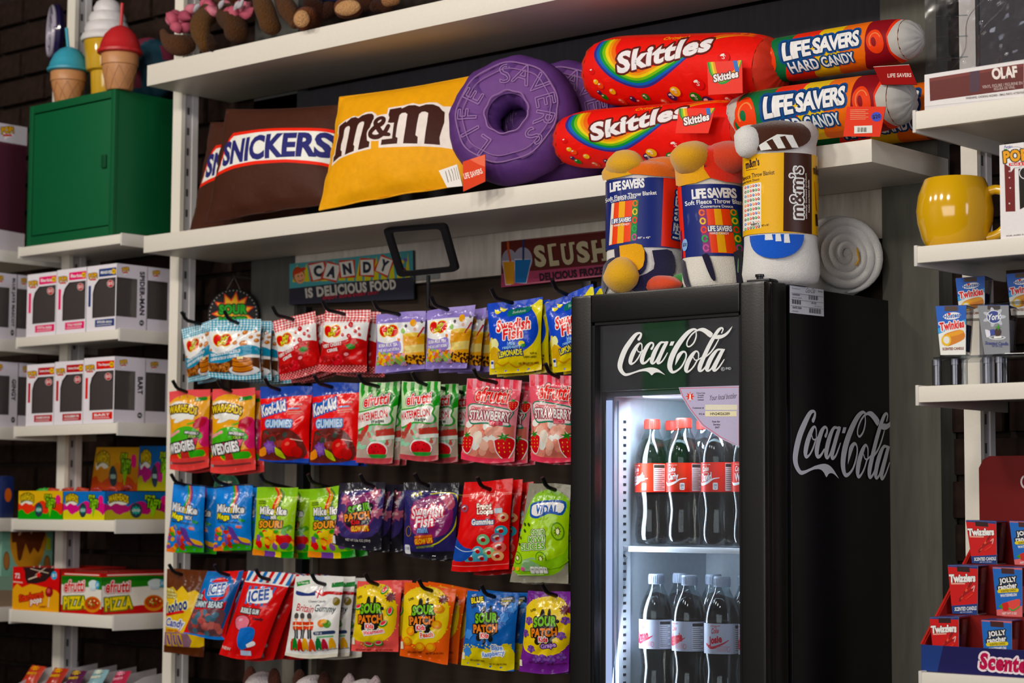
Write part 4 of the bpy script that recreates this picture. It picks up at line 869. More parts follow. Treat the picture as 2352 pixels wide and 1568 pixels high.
# ------------------------------------------------------------------ ring cushions
def ring_cushion(c, ax, R, r, h, label):
    t = thing('ring_cushion', label, 'cushion', (c[0], c[1], SH2), 'purple ring cushions')
    b = MB(); pr = []
    for k in range(13): a_ = math.pi*k/12; pr.append((R-.035+.035*math.sin(a_), -h/2*math.cos(a_)))
    for k in range(9): a_ = math.pi*k/8; pr.append((r+.03-.03*math.sin(a_), h/2*math.cos(a_)*.9))
    pr.append(pr[0]); b.lathe(pr, c, 56, '#5a3478', ax)
    V = np.array(b.V[0]); A = np.array(ax)/np.linalg.norm(ax); d = V-c; al = np.arctan2(d[:, 2], d[:, 0]); V += np.outer(.0035*np.sin(al*9)+.0025*np.sin(al*17+1), A); b.V[0] = V
    b.make('cover', SATIN, t, 60)
    e1 = np.cross(A, [0, 0, 1.0]); e1 = -e1/np.linalg.norm(e1); e2 = np.cross(e1, A)*-1
    if e2[2] < 0: e2 = -e2
    if e1[0] < 0: e1 = -e1
    f = c+A*(h/2+.001)
    m = (R+r)/2
    fc = Surf(lambda U, V: f+A*(.0045*np.sin(np.pi*V))[..., None]-A*.0035+((r+.012+(R-r-.04)*V)[..., None])*(np.cos(2*np.pi*U)[..., None]*e1+np.sin(2*np.pi*U)[..., None]*e2), 48, 6)
    P, Fq, N = fc.sheet(); N = N*np.sign(np.sum(N*A, 1))[:, None]; mesh('face_panel', P, [q[::-1] for q in Fq], SATIN, t, '#6f4488', None, N)
    w_ = MB()
    for rad, wd in ((R-.03, .0016), (R-.044, .0012), (r+.016, .0016)):
        w_.tube([f+A*.003+(rad+.0015*math.sin(k*.9))*(math.cos(2*math.pi*k/60)*e1+math.sin(2*math.pi*k/60)*e2) for k in range(61)], wd, 5, '#9a72aa', False)
    w_.make('piping', SATIN, t, 60)
    # raised letters round the face
    V_ = []; F_ = []
    s = 'LIFE SAVERS  '
    for i, ch in enumerate(s):
        if ch == ' ': continue
        th = math.radians(235-i*360/len(s)); V2, F2, E2 = glyphs(ch, 0, 1.0); lo, hi = V2.min(0), V2.max(0); mid = (lo+hi)/2; sc = .040/(max(hi[1]-lo[1], .3))
        rad = np.cos(th)*e1+np.sin(th)*e2; tan = np.sin(th)*e1-np.cos(th)*e2
        for p, q in E2:
            a0 = f+A*.0035+rad*m+rad*((V2[p]-mid)[1]*sc)+tan*((V2[p]-mid)[0]*sc); a1 = f+A*.0035+rad*m+rad*((V2[q]-mid)[1]*sc)+tan*((V2[q]-mid)[0]*sc)
            dd = np.cross(a1-a0, A); dd = dd/(np.linalg.norm(dd)+1e-9)*.0009; b0 = len(V_); V_ += [a0-dd, a0+dd, a1+dd, a1-dd]; F_.append((b0, b0+1, b0+2, b0+3))
    mesh('raised_lettering', V_, F_, SATIN, t, '#9d78ae', None, [A]*len(V_))['kind'] = 'stuff'
    return t
ax = np.array([.36, -.88, .20])
rc = pY(1180, 266, 3.052); rc[2] = SH2+.146
t1 = ring_cushion(rc, ax, .137, .030, .085, 'purple ring cushion in front, leaning on the yellow cushion')
t2 = copy_tree(t1, None, tuple(WLOC[t1.name]+np.array([.034, .114, .004]))); t2['label'] = 'purple ring cushion half hidden behind the front ring'
a = Art([(145, 1080), (318, 1022), (318, 1232), (148, 1310)], bg='#c94a36'); a.t('LIFE SAVERS', 225, 1170, 150, 44, '#f0d8d0', 18, None, .03); a.p([(200, 1060), (318, 1025), (318, 1120)], '#d9705a')
card('hang_tag', ZB, a.quad, 2.945, 10, 0, CARD, a, t1, '#c94a36')

# ------------------------------------------------------------------ roll shaped cushions
def roll(name, label, z, quad, art, base, cap, Yc, group, dep=1.0):
    q = zq(z, quad); ml = ((q[0][0]+q[3][0])/2, (q[0][1]+q[3][1])/2); mr = ((q[1][0]+q[2][0])/2, (q[1][1]+q[2][1])/2)
    A = pY(*ml, Yc); B = pY(*mr, Yc); ax = (B-A)/np.linalg.norm(B-A); Lg = np.linalg.norm(B-A)
    vw = (A+B)/2-CAM; vw /= np.linalg.norm(vw)
    R = .25*(np.linalg.norm(pY(*q[0], Yc)-pY(*q[3], Yc))+np.linalg.norm(pY(*q[1], Yc)-pY(*q[2], Yc)))
    e2 = -(vw-ax*np.dot(ax, vw)); e2 /= np.linalg.norm(e2); e1 = np.cross(ax, e2); e1 = e1 if e1[2] > 0 else -e1
    A = A+ax*R*.72; B = B+ax*R*.72
    root = thing(name, label, 'cushion', ((A+B)[0]/2, (A+B)[1]/2, min(A[2], B[2])-R), group)
    rr = lambda u: R*(1-.16*np.abs(2*u-1)**7)
    b = MB(); b.lathe([(rr(k/20), Lg*k/20) for k in range(21)], A, 40, base, ax); V = b.V[0]; b.F = [f for f in b.F if len(f) == 4]; b.C = b.C[:len(b.F)]; b.make('cover', SATIN, root, 80)
    for s, P in ((-1, A), (1, B)):
        b = MB(); b.lathe([(R*.84, 0), (R*.80, .008), (R*.6, .020), (R*.3, .028), (0, .031)], P, 40, cap, ax*s); V = b.V[0]; d = V-P
        an = np.arctan2(d@e1, d@e2); V += np.outer(np.sin(an*13)*.0022*np.linalg.norm(d, axis=1)/R, ax); b.V[0] = V; b.make('end_cap', SATIN, root, 80)
    fr = Surf(lambda U, Vv: A+ax*(Lg*U)[..., None]+(rr(U)*np.sin(np.arcsin(np.clip(2*Vv-1, -.995, .995))))[..., None]*e1+(rr(U)*np.cos(np.arcsin(np.clip(2*Vv-1, -.995, .995))))[..., None]*e2, 24, 28)
    printed(art, fr, SATIN, root)
    return root
def skit(q, w0=False):
    a = Art(q, bg='#dd3a22'); return a
SK1 = [(1075, 112), (2345, 95), (2345, 645), (1075, 660)]
def art_skit():
    a = Art(SK1, bg='#dd3a22')
    bands = ['#3a2f7a', '#1f5fae', '#2a8a4a', '#7fb53a', '#f0c92a', '#f09a2c', '#e8702c']
    for k, c in enumerate(bands):
        o = k*24
        a.s([(1150+o, 150, 30), (1165+o, 240-o*.1, 30), (1230+o*.9, 330-o*.2, 30), (1340+o*.6, 430-o*.55, 28), (1480+o*.2, 490-o*.75, 26), (1600-o*.1, 485-o*.85, 24), (1720-o*.2, 420-o*.8, 22), (1830-o*.12, 330-o*.6, 22), (1930, 230-o*.35, 22), (2020+o*.4, 150-o*.2, 22), (2130+o, 108, 18)], 28, c)
    a.p([(1420, 250), (1560, 160), (1900, 140), (1900, 230), (1720, 330), (1560, 340)], '#d63a22', 3)
    a.t('Original', 1735, 140, 180, 30, '#e8a23a', 3, None, .02)
    a.t('Skittles', 1700, 245, 690, 150, '#e9e4e6', 13, [('#4a1a1c', 16), ('#6a2a24', 8)], .045, .1, grow=-.12)
    cs = {'r': '#c92a1c', 'y': '#f0b323', 'p': '#3b2250', 'g': '#2a7a33', 'o': '#e0562a'}
    for x, y, r, c in ((1158, 380, 26, 'r'), (1186, 465, 22, 'y'), (1218, 492, 26, 'o'), (1302, 535, 24, 'y'), (1186, 550, 20, 'p'), (1212, 582, 26, 'g'), (1330, 610, 28, 'o'), (1430, 590, 24, 'p'), (1470, 610, 24, 'r'), (1542, 572, 28, 'g'), (1662, 610, 32, 'o'), (1748, 565, 34, 'p'), (1788, 528, 38, 'y'), (1975, 470, 44, 'r'), (1918, 572, 42, 'g'), (1995, 605, 46, 'p'), (2160, 280, 40, 'r'), (1850, 620, 26, 'r'), (2150, 590, 36, 'r')):
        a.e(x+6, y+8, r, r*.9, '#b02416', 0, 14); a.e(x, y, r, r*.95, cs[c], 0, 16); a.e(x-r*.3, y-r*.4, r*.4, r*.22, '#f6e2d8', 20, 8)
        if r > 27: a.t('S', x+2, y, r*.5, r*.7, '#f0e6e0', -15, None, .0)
    return a
AS = art_skit()
def tag_card(q, parent, Y, yaw=12):
    a = Art(q, bg='#d8402a'); (x0, y0), (x1, y1), (x2, y2), (x3, y3) = q; P = lambda u, v: (x0+(x1-x0)*u+(x3-x0)*v, y0+(y1-y0)*u+(y3-y0)*v)
    w_ = x1-x0
    for k, c in enumerate(('#2a8a4a', '#7fb53a', '#f0c92a', '#f09a2c')): a.s([P(.04+k*.05, .02), P(.1+k*.05, .35), P(.35, .66-k*.05), P(.62, .58-k*.06), P(.85-k*.02, .3), P(.97-k*.02, .02)], w_*.06, c)
    a.s([P(.8, .02), P(.85, .35)], w_*.12, '#3a6ab0'); a.t('Skittles', *P(.52, .46), w_*.72, w_*.22, '#ede8e8', 12, [('#5a1a1a', w_*.025)], .045, .1)
    card('hang_tag', ZB, q, Y, yaw, 0, CARD, a, parent, '#d8402a')
GS = 'red rainbow printed roll cushions'
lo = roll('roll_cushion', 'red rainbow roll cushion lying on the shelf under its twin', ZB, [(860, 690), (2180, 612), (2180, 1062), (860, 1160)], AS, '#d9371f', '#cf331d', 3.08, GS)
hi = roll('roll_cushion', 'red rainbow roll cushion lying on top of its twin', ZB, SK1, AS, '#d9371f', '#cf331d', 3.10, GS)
tag_card([(2030, 312), (2300, 296), (2305, 550), (2040, 565)], hi, 3.0); tag_card([(1812, 668), (2092, 665), (2040, 860), (1785, 860)], lo, 2.985)
LSQ = [(145, 672), (1285, 447), (1300, 945), (150, 1005)]
def art_rolls():
    a = Art(LSQ, bg='#e8641c')
    def band(x0, x1, c): a.p([(x0, 670-.197*(x0-145)-60), (x1, 670-.197*(x1-145)-60), (x1-10, 800), (x1-70, 1000-.05*(x1-145)+40), (x0-70, 1000-.05*(x0-145)+40), (x0-10, 800)], c, 3)
    band(130, 420, '#1d6a44'); band(400, 590, '#d8421e'); band(585, 770, '#dcbc1c'); band(768, 990, '#e87626'); band(985, 1250, '#7f1a24')
    a.p([(1235, 400), (1330, 400), (1330, 1000), (1255, 1000), (1195, 800), (1180, 620)], '#e2481e'); a.p([(1262, 440), (1330, 400), (1330, 1000), (1290, 950), (1215, 800), (1195, 640)], '#b9b6b0')
    a.p([(120, 660), (205, 640), (190, 700), (208, 780), (182, 860), (205, 930), (195, 1030), (120, 1030)], '#b9b6b0'); a.s([(205, 640), (190, 700), (208, 780), (184, 860), (205, 930), (196, 1010)], 10, '#d8451e')
    for x, y, r in ((252, 800, 58), (1078, 690, 78)):
        a.e(x, y, r*1.05, r*1.95 if x < 500 else r*1.5, '#e0502a', 8, 26); a.ring(x+4, y, r*.72, r*1.35 if x < 500 else r*1.1, 9, '#f08a62', 8, 26, 160, 330); a.e(x-14, y, r*.3, r*.6, '#1d6a44' if x < 500 else '#7f1a24', 8, 14)
    a.t('LIFE SAVERS', 642, 702, 585, 142, '#eef0f2', 10.5, [('#1b4a86', 22), ('#16345f', 10)], .045, .05, sp=.88, tap=-.08); a.star(560, 735, 22, 8, 4, '#f0c030')
    a.t('HARD CANDY', 630, 850, 490, 90, '#dfe4e8', 7, [('#1b3f6e', 12)], .03)
    return a
AL = art_rolls(); GLS = 'striped candy roll cushions'
LA = roll('roll_cushion', 'striped roll cushion with grey ends lying at the front of the shelf end', ZC, LSQ, AL, '#d8611f', '#bab8b4', 3.075, GLS)
LB = roll('roll_cushion', 'striped roll cushion with grey ends stacked above the others', ZC, [(278, 262), (1425, 78), (1345, 415), (325, 580)], AL, '#d8611f', '#bab8b4', 3.11, GLS)
LC = copy_tree(LA, None, tuple(WLOC[LA.name]+np.array([.078, .118, 0]))); LC['label'] = 'striped roll cushion lying behind, half hidden by the right shelf'
a = Art([(1045, 722), (1332, 722), (1290, 945), (1018, 942)], bg='#d9481f')
for k in range(6): a.s([(1070, 748+k*14), (1200-k % 2*20, 746+k*14)], 4, '#f0a88a', 0)
a.e(1262, 800, 40, 36, '#4a52b8'); a.t('$20', 1262, 800, 62, 34, '#1a1a3a', 8, None, .03); a.r(1098, 866, 1232, 920, '#f0eae4', 2)
for k in range(9): a.s([(1124+k*8, 880), (1124+k*8, 910)], [3, 5, 2][k % 3], '#2a2426', 0)
card('hang_tag', ZC, a.quad, 2.985, 8, -4, CARD, a, LA, '#d9481f', label='orange price tag with a blue $20 sticker')
a = Art([(1240, 428), (1505, 412), (1565, 560), (1300, 560)], bg='#8a221c'); a.t('LIFE SAVERS', 1430, 495, 180, 30, '#d8c8c0', 2, None, .03); a.s([(1240, 428), (1505, 412)], 8, '#d8c8c0', 0)
card('hang_tag', ZC, a.quad, 3.035, 10, 20, CARD, a, LB, '#8a221c')
# ------------------------------------------------------------------ drinks cooler
FX0, FX1, FY0, FYB, FTOP = -2.3797, -1.9533, 2.85, 3.255, 1.786
fr = thing('drinks_cooler', 'tall black glass door drinks cooler with white script lettering', 'fridge', ((FX0+FX1)/2, 3.05, 0))
def bx(name, boxes, m, par, col, bev=0.0, smooth=30, label=None):
    b = MB()
    for q in boxes: b.box(*q, col=col, bev=bev)
    return b.make(name, m, par, smooth, label=label)
BK = '#15131a'
bx('cabinet', [(FX0, FX0+.018, 2.93, FYB, .08, FTOP)], FRIDGEB, fr, BK, .003)
sidep = bx('side_panel', [(FX1-.018, FX1, 2.93, FYB, .08, FTOP)], FRIDGEB, fr, '#0d0c11', .003)
bx('top_panel', [(FX0+.018, FX1-.018, 2.93, FYB, FTOP-.02, FTOP)], FRIDGEB, fr, BK)
bx('rear_panel', [(FX0+.018, FX1-.018, FYB-.012, FYB, .08, FTOP-.02)], FRIDGEB, fr, BK)
bx('base', [(FX0+.01, FX1-.01, 2.95, FYB-.01, 0, .08)], FRIDGEB, fr, '#0c0c0e')
LN = '#c3ced8'
for q in ((FX0+.018, FX0+.026, 2.935, 3.24, .2, 1.615), (FX1-.026, FX1-.018, 2.935, 3.24, .2, 1.615), (FX0+.026, FX1-.026, 3.232, 3.24, .2, 1.615), (FX0+.026, FX1-.026, 2.935, 3.232, 1.607, 1.615), (FX0+.026, FX1-.026, 2.935, 3.232, .192, .2)):
    bx('liner', [q], RUBBER, fr, LN)
# door: four frame members with rounded edges, glass, lettered header behind it
GX0, GX1, GZ0, GZ1 = -2.331, -2.0045, .17, 1.737
for nm, q in (('door_stile', (FX0, GX0, FY0, 2.918, .1, FTOP+.002)), ('door_stile', (GX1, FX1, FY0, 2.918, .1, FTOP+.002)), ('door_rail', (GX0, GX1, FY0, 2.918, GZ1, FTOP+.002)), ('door_rail', (GX0, GX1, FY0, 2.918, .1, GZ0))):
    b = MB(); q = q[:3]+(2.872,)+q[4:]; b.box(*q, col='#151314', bev=.006 if nm == 'door_stile' else .004); b.make(nm, FRIDGEB, fr, 40)
bx('door_edge', [(FX1-.03, FX1, 2.872, 2.918, .1, FTOP+.002)], FRIDGEB, fr, '#131112', .004); bx('door_edge', [(FX0, FX0+.02, 2.872, 2.918, .1, FTOP+.002)], FRIDGEB, fr, '#131112', .004); bx('door_edge', [(FX0+.02, FX1-.03, 2.872, 2.918, FTOP-.018, FTOP+.002)], FRIDGEB, fr, '#131112', .002)
b = MB()
for q in ((GX0, GX0+.006, FY0+.004, FY0+.024, GZ0, GZ1), (GX1-.004, GX1, FY0+.004, FY0+.024, GZ0, GZ1), (GX0, GX1, FY0+.004, FY0+.024, GZ1-.005, GZ1)): b.box(*q, col='#0f0f11')
b.make('glazing_gasket', BLACKP, fr, 30)
bx('glass_pane', [(GX0+.001, GX1-.001, FY0+.012, FY0+.016, GZ0, GZ1)], PANE, fr, '#ffffff')
head = bx('header_panel', [(GX0+.002, GX1-.002, FY0+.024, FY0+.03, 1.6135, GZ1-.002)], CARD, fr, '#2a2a2c')
LG = Art([(0, 0), (2352, 0), (2352, 1176), (0, 1176)])
def script_logo(a, c='#e6ebf4'):
    S = lambda *p: a.s(p, 20, c, 6)
    S((500, 325, 55), (532, 275, 48), (545, 220, 36), (500, 205, 40), (430, 245, 66), (330, 370, 88), (230, 520, 98), (160, 680, 102), (122, 830, 98), (148, 930, 80), (220, 1000, 58), (300, 995, 44), (420, 955, 32), (530, 918, 40))
    a.p([(510, 905), (640, 872), (740, 858), (830, 872), (900, 908), (960, 958), (1018, 1012), (930, 970), (860, 958), (800, 975), (755, 1018), (710, 970), (650, 938), (580, 934), (520, 942)], c, 2, same=True)
    S((560, 545, 18), (560, 430, 24), (520, 402, 34), (455, 470, 66), (375, 610, 84), (333, 735, 80), (345, 795, 50), (410, 770, 28), (480, 690, 28), (530, 600, 26), (560, 545, 18))
    S((468, 515, 18), (490, 562, 20), (548, 560, 22), (620, 505, 20))
    S((752, 505, 44), (785, 450, 36), (782, 402, 34), (735, 392, 40), (668, 460, 72), (600, 590, 82), (562, 710, 84), (578, 775, 60), (640, 762, 38), (720, 680, 30))
    S((1005, 378, 30), (930, 388, 44), (852, 490, 72), (790, 620, 84), (755, 740, 74), (778, 782, 42), (832, 740, 30), (900, 620, 28), (990, 440, 28))
    S((1045, 385, 62), (980, 505, 72), (922, 632, 72), (878, 750, 66), (898, 778, 40), (960, 738, 28), (1020, 650, 24), (1062, 575, 16))
    a.p([(1000, 362), (1082, 362), (1060, 420), (1000, 410)], c, same=True); a.p([(1130, 362), (1200, 358), (1165, 438), (1098, 440)], c, same=True)
    S((1612, 175, 18), (1612, 270, 26), (1562, 390, 28), (1482, 456, 28), (1438, 430, 26), (1448, 350, 26), (1518, 240, 28), (1600, 165, 26))
    S((1640, 148, 22), (1565, 130, 42), (1462, 190, 72), (1352, 310, 88), (1240, 470, 98), (1150, 650, 104), (1108, 810, 98), (1122, 905, 82), (1165, 955, 56), (1242, 930, 38), (1332, 850, 32), (1402, 720, 30), (1424, 620, 30), (1400, 562, 32), (1350, 562, 48), (1290, 622, 74), (1255, 700, 56), (1215, 815, 6))
    a.p([(1590, 160), (1680, 112), (1760, 104), (1830, 134), (1930, 208), (1880, 287), (1790, 217), (1720, 172), (1660, 160), (1610, 178)], c, 2, same=True)
    a.p([(1960, 312), (2010, 240), (2080, 238), (2150, 212), (2220, 150), (2292, 72), (2240, 185), (2170, 262), (2090, 305), (2030, 318)], c, 2, same=True)
    S((1655, 705, 18), (1658, 590, 26), (1612, 548, 34), (1540, 620, 70), (1460, 760, 84), (1422, 890, 80), (1440, 950, 48), (1500, 920, 30), (1570, 840, 28), (1632, 730, 26), (1655, 705, 18))
    S((1560, 670, 18), (1592, 718, 20), (1648, 716, 22), (1710, 675, 20))
    S((2092, 200, 20), (2118, 130, 24), (2092, 104, 34), (2030, 150, 58), (1940, 290, 68), (1850, 460, 74), (1760, 660, 78), (1690, 830, 84), (1680, 920, 66), (1722, 928, 38), (1782, 870, 30), (1850, 760, 28))
    S((2035, 330, 20), (1960, 470, 26), (1880, 582, 28), (1790, 662, 28))
    S((2092, 520, 30), (2012, 530, 44), (1930, 630, 74), (1860, 760, 84), (1818, 890, 74), (1840, 932, 42), (1902, 890, 30), (1972, 760, 28), (2062, 590, 28))
    S((2112, 535, 60), (2060, 642, 72), (2000, 770, 72), (1948, 898, 66), (1970, 930, 40), (2032, 880, 28), (2100, 782, 24), (2140, 715, 16))
    a.p([(2080, 512), (2160, 512), (2130, 575), (2075, 560)], c, same=True)
    return a
script_logo(LG)
sl = Art([(0, 0), (2352, 0), (2352, 1176), (0, 1176)]); script_logo(sl, '#e0e0f0')
LG.ring(2115, 900, 32, 34, 7, '#c8ccd2'); LG.t('R', 2115, 900, 26, 36, '#c8ccd2'); LG.t('/MD', 2215, 890, 110, 48, '#c8ccd2', 0, None, .01)
def on_glass(z, Y): return lambda x, y: pY(*z(x, y), Y)
g = on_glass(ZL, FY0+.0112); printed(LG, flat([g(0, 0), g(2352, 0), g(2352, 1176), g(0, 1176)]), CARD, fr, 'door_lettering', 0.0, .00003)
# side lettering: affine fit of the door lettering to the side panel
src = np.array([(70, 830, 1), (2290, 75, 1), (490, 180, 1), (230, 1030, 1), (1830, 950, 1), (2090, 90, 1), (1015, 1010, 1)], float); dst = np.array([(120, 1020), (1980, 235), (520, 130), (290, 1385), (1640, 1388), (1835, 228), (985, 1402)], float)
M_, *_ = np.linalg.lstsq(src, dst, rcond=None)
def sidep_at(x, y): u = np.array([x, y, 1.0]) @ M_; return pX(1800+u[0]/7.84, 920+u[1]/7.84, FX1+.0012)
def lift(p): p = np.array(p); p[1] = min(p[1], FYB-.001); return p
printed(sl, flat([lift(sidep_at(0, 0)), sidep_at(2352, 0), sidep_at(2352, 1176), sidep_at(0, 1176)]), CARD, fr, 'side_lettering', 0.0, .00003)
# triangular sticker on the door
SQ_ = [(845, 870), (1310, 860), (1310, 1335), (845, 1335)]
a = Art(SQ_, z=None)
P_ = [(845, 880), (1305, 866), (1305, 1330), (1160, 1265), (1020, 1170), (920, 1040), (870, 950)]
a.p(P_, '#b8b3cc'); a.s([(855, 888), (1298, 878), (1298, 1318), (1165, 1255), (1028, 1160), (930, 1035), (880, 950), (855, 888)], 4, '#c8404c', 0)
a.star(932, 948, 36, 17, 8, '#d9482f', 1.57, 1.05); a.p([(926, 978), (926, 940), (932, 920), (938, 940), (938, 978)], '#f4e8e4'); a.s([(932, 975), (932, 985)], 4, '#d9482f', 0)
for k, s in enumerate(('Coca-Cola', 'Canada', 'Bottling', 'Limited')): a.t(s, 1012, 922+k*17, [64, 46, 46, 44][k], 12, '#3a3448')
a.t('Your local bottler', 1180, 950, 205, 40, '#4a4458', 5, None, -.005, .25)
a.t('Customer #', 992, 1034, 84, 13, '#2a2434'); a.t('EQ #', 1020, 1080, 40, 13, '#2a2434'); a.r(1046, 1010, 1286, 1050, '#e0dccb'); a.r(1046, 1058, 1282, 1098, '#e6dfc2'); a.t('HN24026289', 1157, 1078, 146, 22, '#2a2622')
for k, s in enumerate(('Scan for', 'Service', '24/7')): a.t(s, 1128+k*4, 1136+k*22, [60, 52, 34][k], 14, '#3a3448')
g = on_glass(ZE, FY0+.0113); printed(a, flat([g(*p) for p in SQ_]), PAPER, fr, 'corner_sticker', 0.0, .00003)
# barcode label on the side
SL = [(103, 107), (343, 138), (345, 328), (103, 302)]
a = Art(SL, bg='#dfe0ea'); script_ = LG.res if hasattr(LG, 'res') else None
a.t('Coca-Cola', 252, 145, 66, 34, '#2a2a30', -6, None, .0, .3); a.t('Property of', 148, 132, 58, 10, '#55555e', -8); a.t('Bottler', 322, 152, 34, 11, '#55555e', -8)
for x0, y0, n, h in ((238, 192, 16, 28), (120, 222, 15, 28), (240, 285, 20, 32)):
    for k in range(n): a.s([(x0+k*4.2, y0-h/2+k*.5), (x0+k*4.2, y0+h/2+k*.5)], [1.5, 3, 2, 1][k % 4], '#33333a', 0)
a.t('HE42026', 145, 174, 52, 12, '#2a2a30', -6); a.t('EDC-SVC-1002872', 152, 196, 66, 8, '#77777e', -6); a.t('DATE 2024', 152, 266, 62, 14, '#2a2a30', -6); a.t('unit white', 140, 290, 42, 9, '#77777e', -6); a.t('9-15', 270, 234, 32, 14, '#55555e', -6); a.t('0.15 kg', 300, 258, 50, 8, '#77777e', -6)
a.s([(110, 160), (340, 190)], 2, '#77777e', 0); a.s([(110, 205), (340, 232)], 2, '#77777e', 0); a.s([(110, 250), (340, 275)], 2, '#77777e', 0)
printed(a, flat([pX(*ZG(*p), FX1+.001) for p in SL]), PAPER, fr, 'side_sticker', 0.0002, .00003)
# hinge on top
h_ = MB(); h_.box(-2.005, -1.958, 2.872, 2.90, FTOP+.002, FTOP+.008, BK, .002); h_.box(-1.99, -1.962, 2.89, 3.0, FTOP+.004, FTOP+.009, BK, .002); h_.lathe([(.007, 0), (.007, .006), (.009, .007), (.009, .011)], (-1.985, 2.885, FTOP+.006), 14, BK); h_.make('hinge', BLACKP, fr, 40)
# interior: LED strip, slotted rail, shelves
def spare(b, name, m, kind=None):
    o = b.make(name, m, fr, 30)
    if kind: o['kind'] = kind
    return o
b = MB(); b.box(-2.3555, -2.337, 2.925, 2.93, .2, 1.607, '#aab4c4'); spare(b, 'led_housing', METALW)
b = MB(); b.box(-2.352, -2.341, 2.9205, 2.925, .22, 1.6, '#ffffff'); spare(b, 'led_strip', LED)
b = MB(); b.ell((0, 0, 0), .0042, .002, .0055, 8, 5); c0 = b.make('led_chip', LEDDOT, fr, 60, loc=(-2.3465, 2.9195, 1.59)); 
c0.location = Vector((-2.3465, 2.9195, 1.585))-Vector(WLOC[fr.name])
for k in range(1, 26):
    o = c0.copy(); COL.objects.link(o); o.parent = fr; o.location = Vector((-2.3465, 2.9195, 1.585-.027*k))-Vector(WLOC[fr.name])
b = MB(); b.box(-2.3535, -2.3495, 2.955, 2.99, .2, 1.6, '#d6dee8'); spare(b, 'slotted_rail', METALW)
b = MB()
for k in range(70): b.box(-2.3497, -2.3488, 2.968, 2.976, 1.56-k*.0145, 1.565-k*.0145, '#2a3038')
spare(b, 'rail_slots', BLACKP, 'stuff')
b = MB(); b.box(-2.3, -2.22, 3.2265, 3.231, 1.36, 1.55, '#b9c4cc'); o = spare(b, 'spec_sheet', PAPER)
for z in (1.3345, 1.05, .77):
    b = MB(); b.box(-2.352, -1.98, 2.968, 2.976, z-.011, z-.001, '#e9eef6', .002); b.tube([(-2.352, 2.972, z-.012), (-2.342, 2.972, z-.022), (-2.352, 2.972, z-.028)], .0015, 6, '#dfe6ee'); spare(b, 'shelf_lip', METALW)
    b = MB()
    for k in range(26): b.tube([(-2.348+k*.0147, 2.976, z-.003), (-2.348+k*.0147, 3.225, z-.003)], .0016, 5, '#cfd8e2', False)
    o = spare(b, 'shelf_wires', METALW); o['kind'] = 'stuff'
l = area('cooler_light', (-2.333, 2.945, 1.25), (-2.1, 3.1, 1.22), .03, 0.72, 3.3, (.82, .9, 1.0))
l2 = area('cooler_light', (-2.17, 2.96, 1.60), (-2.16, 3.1, 1.2), .28, .03, 2.3, (.82, .9, 1.0))
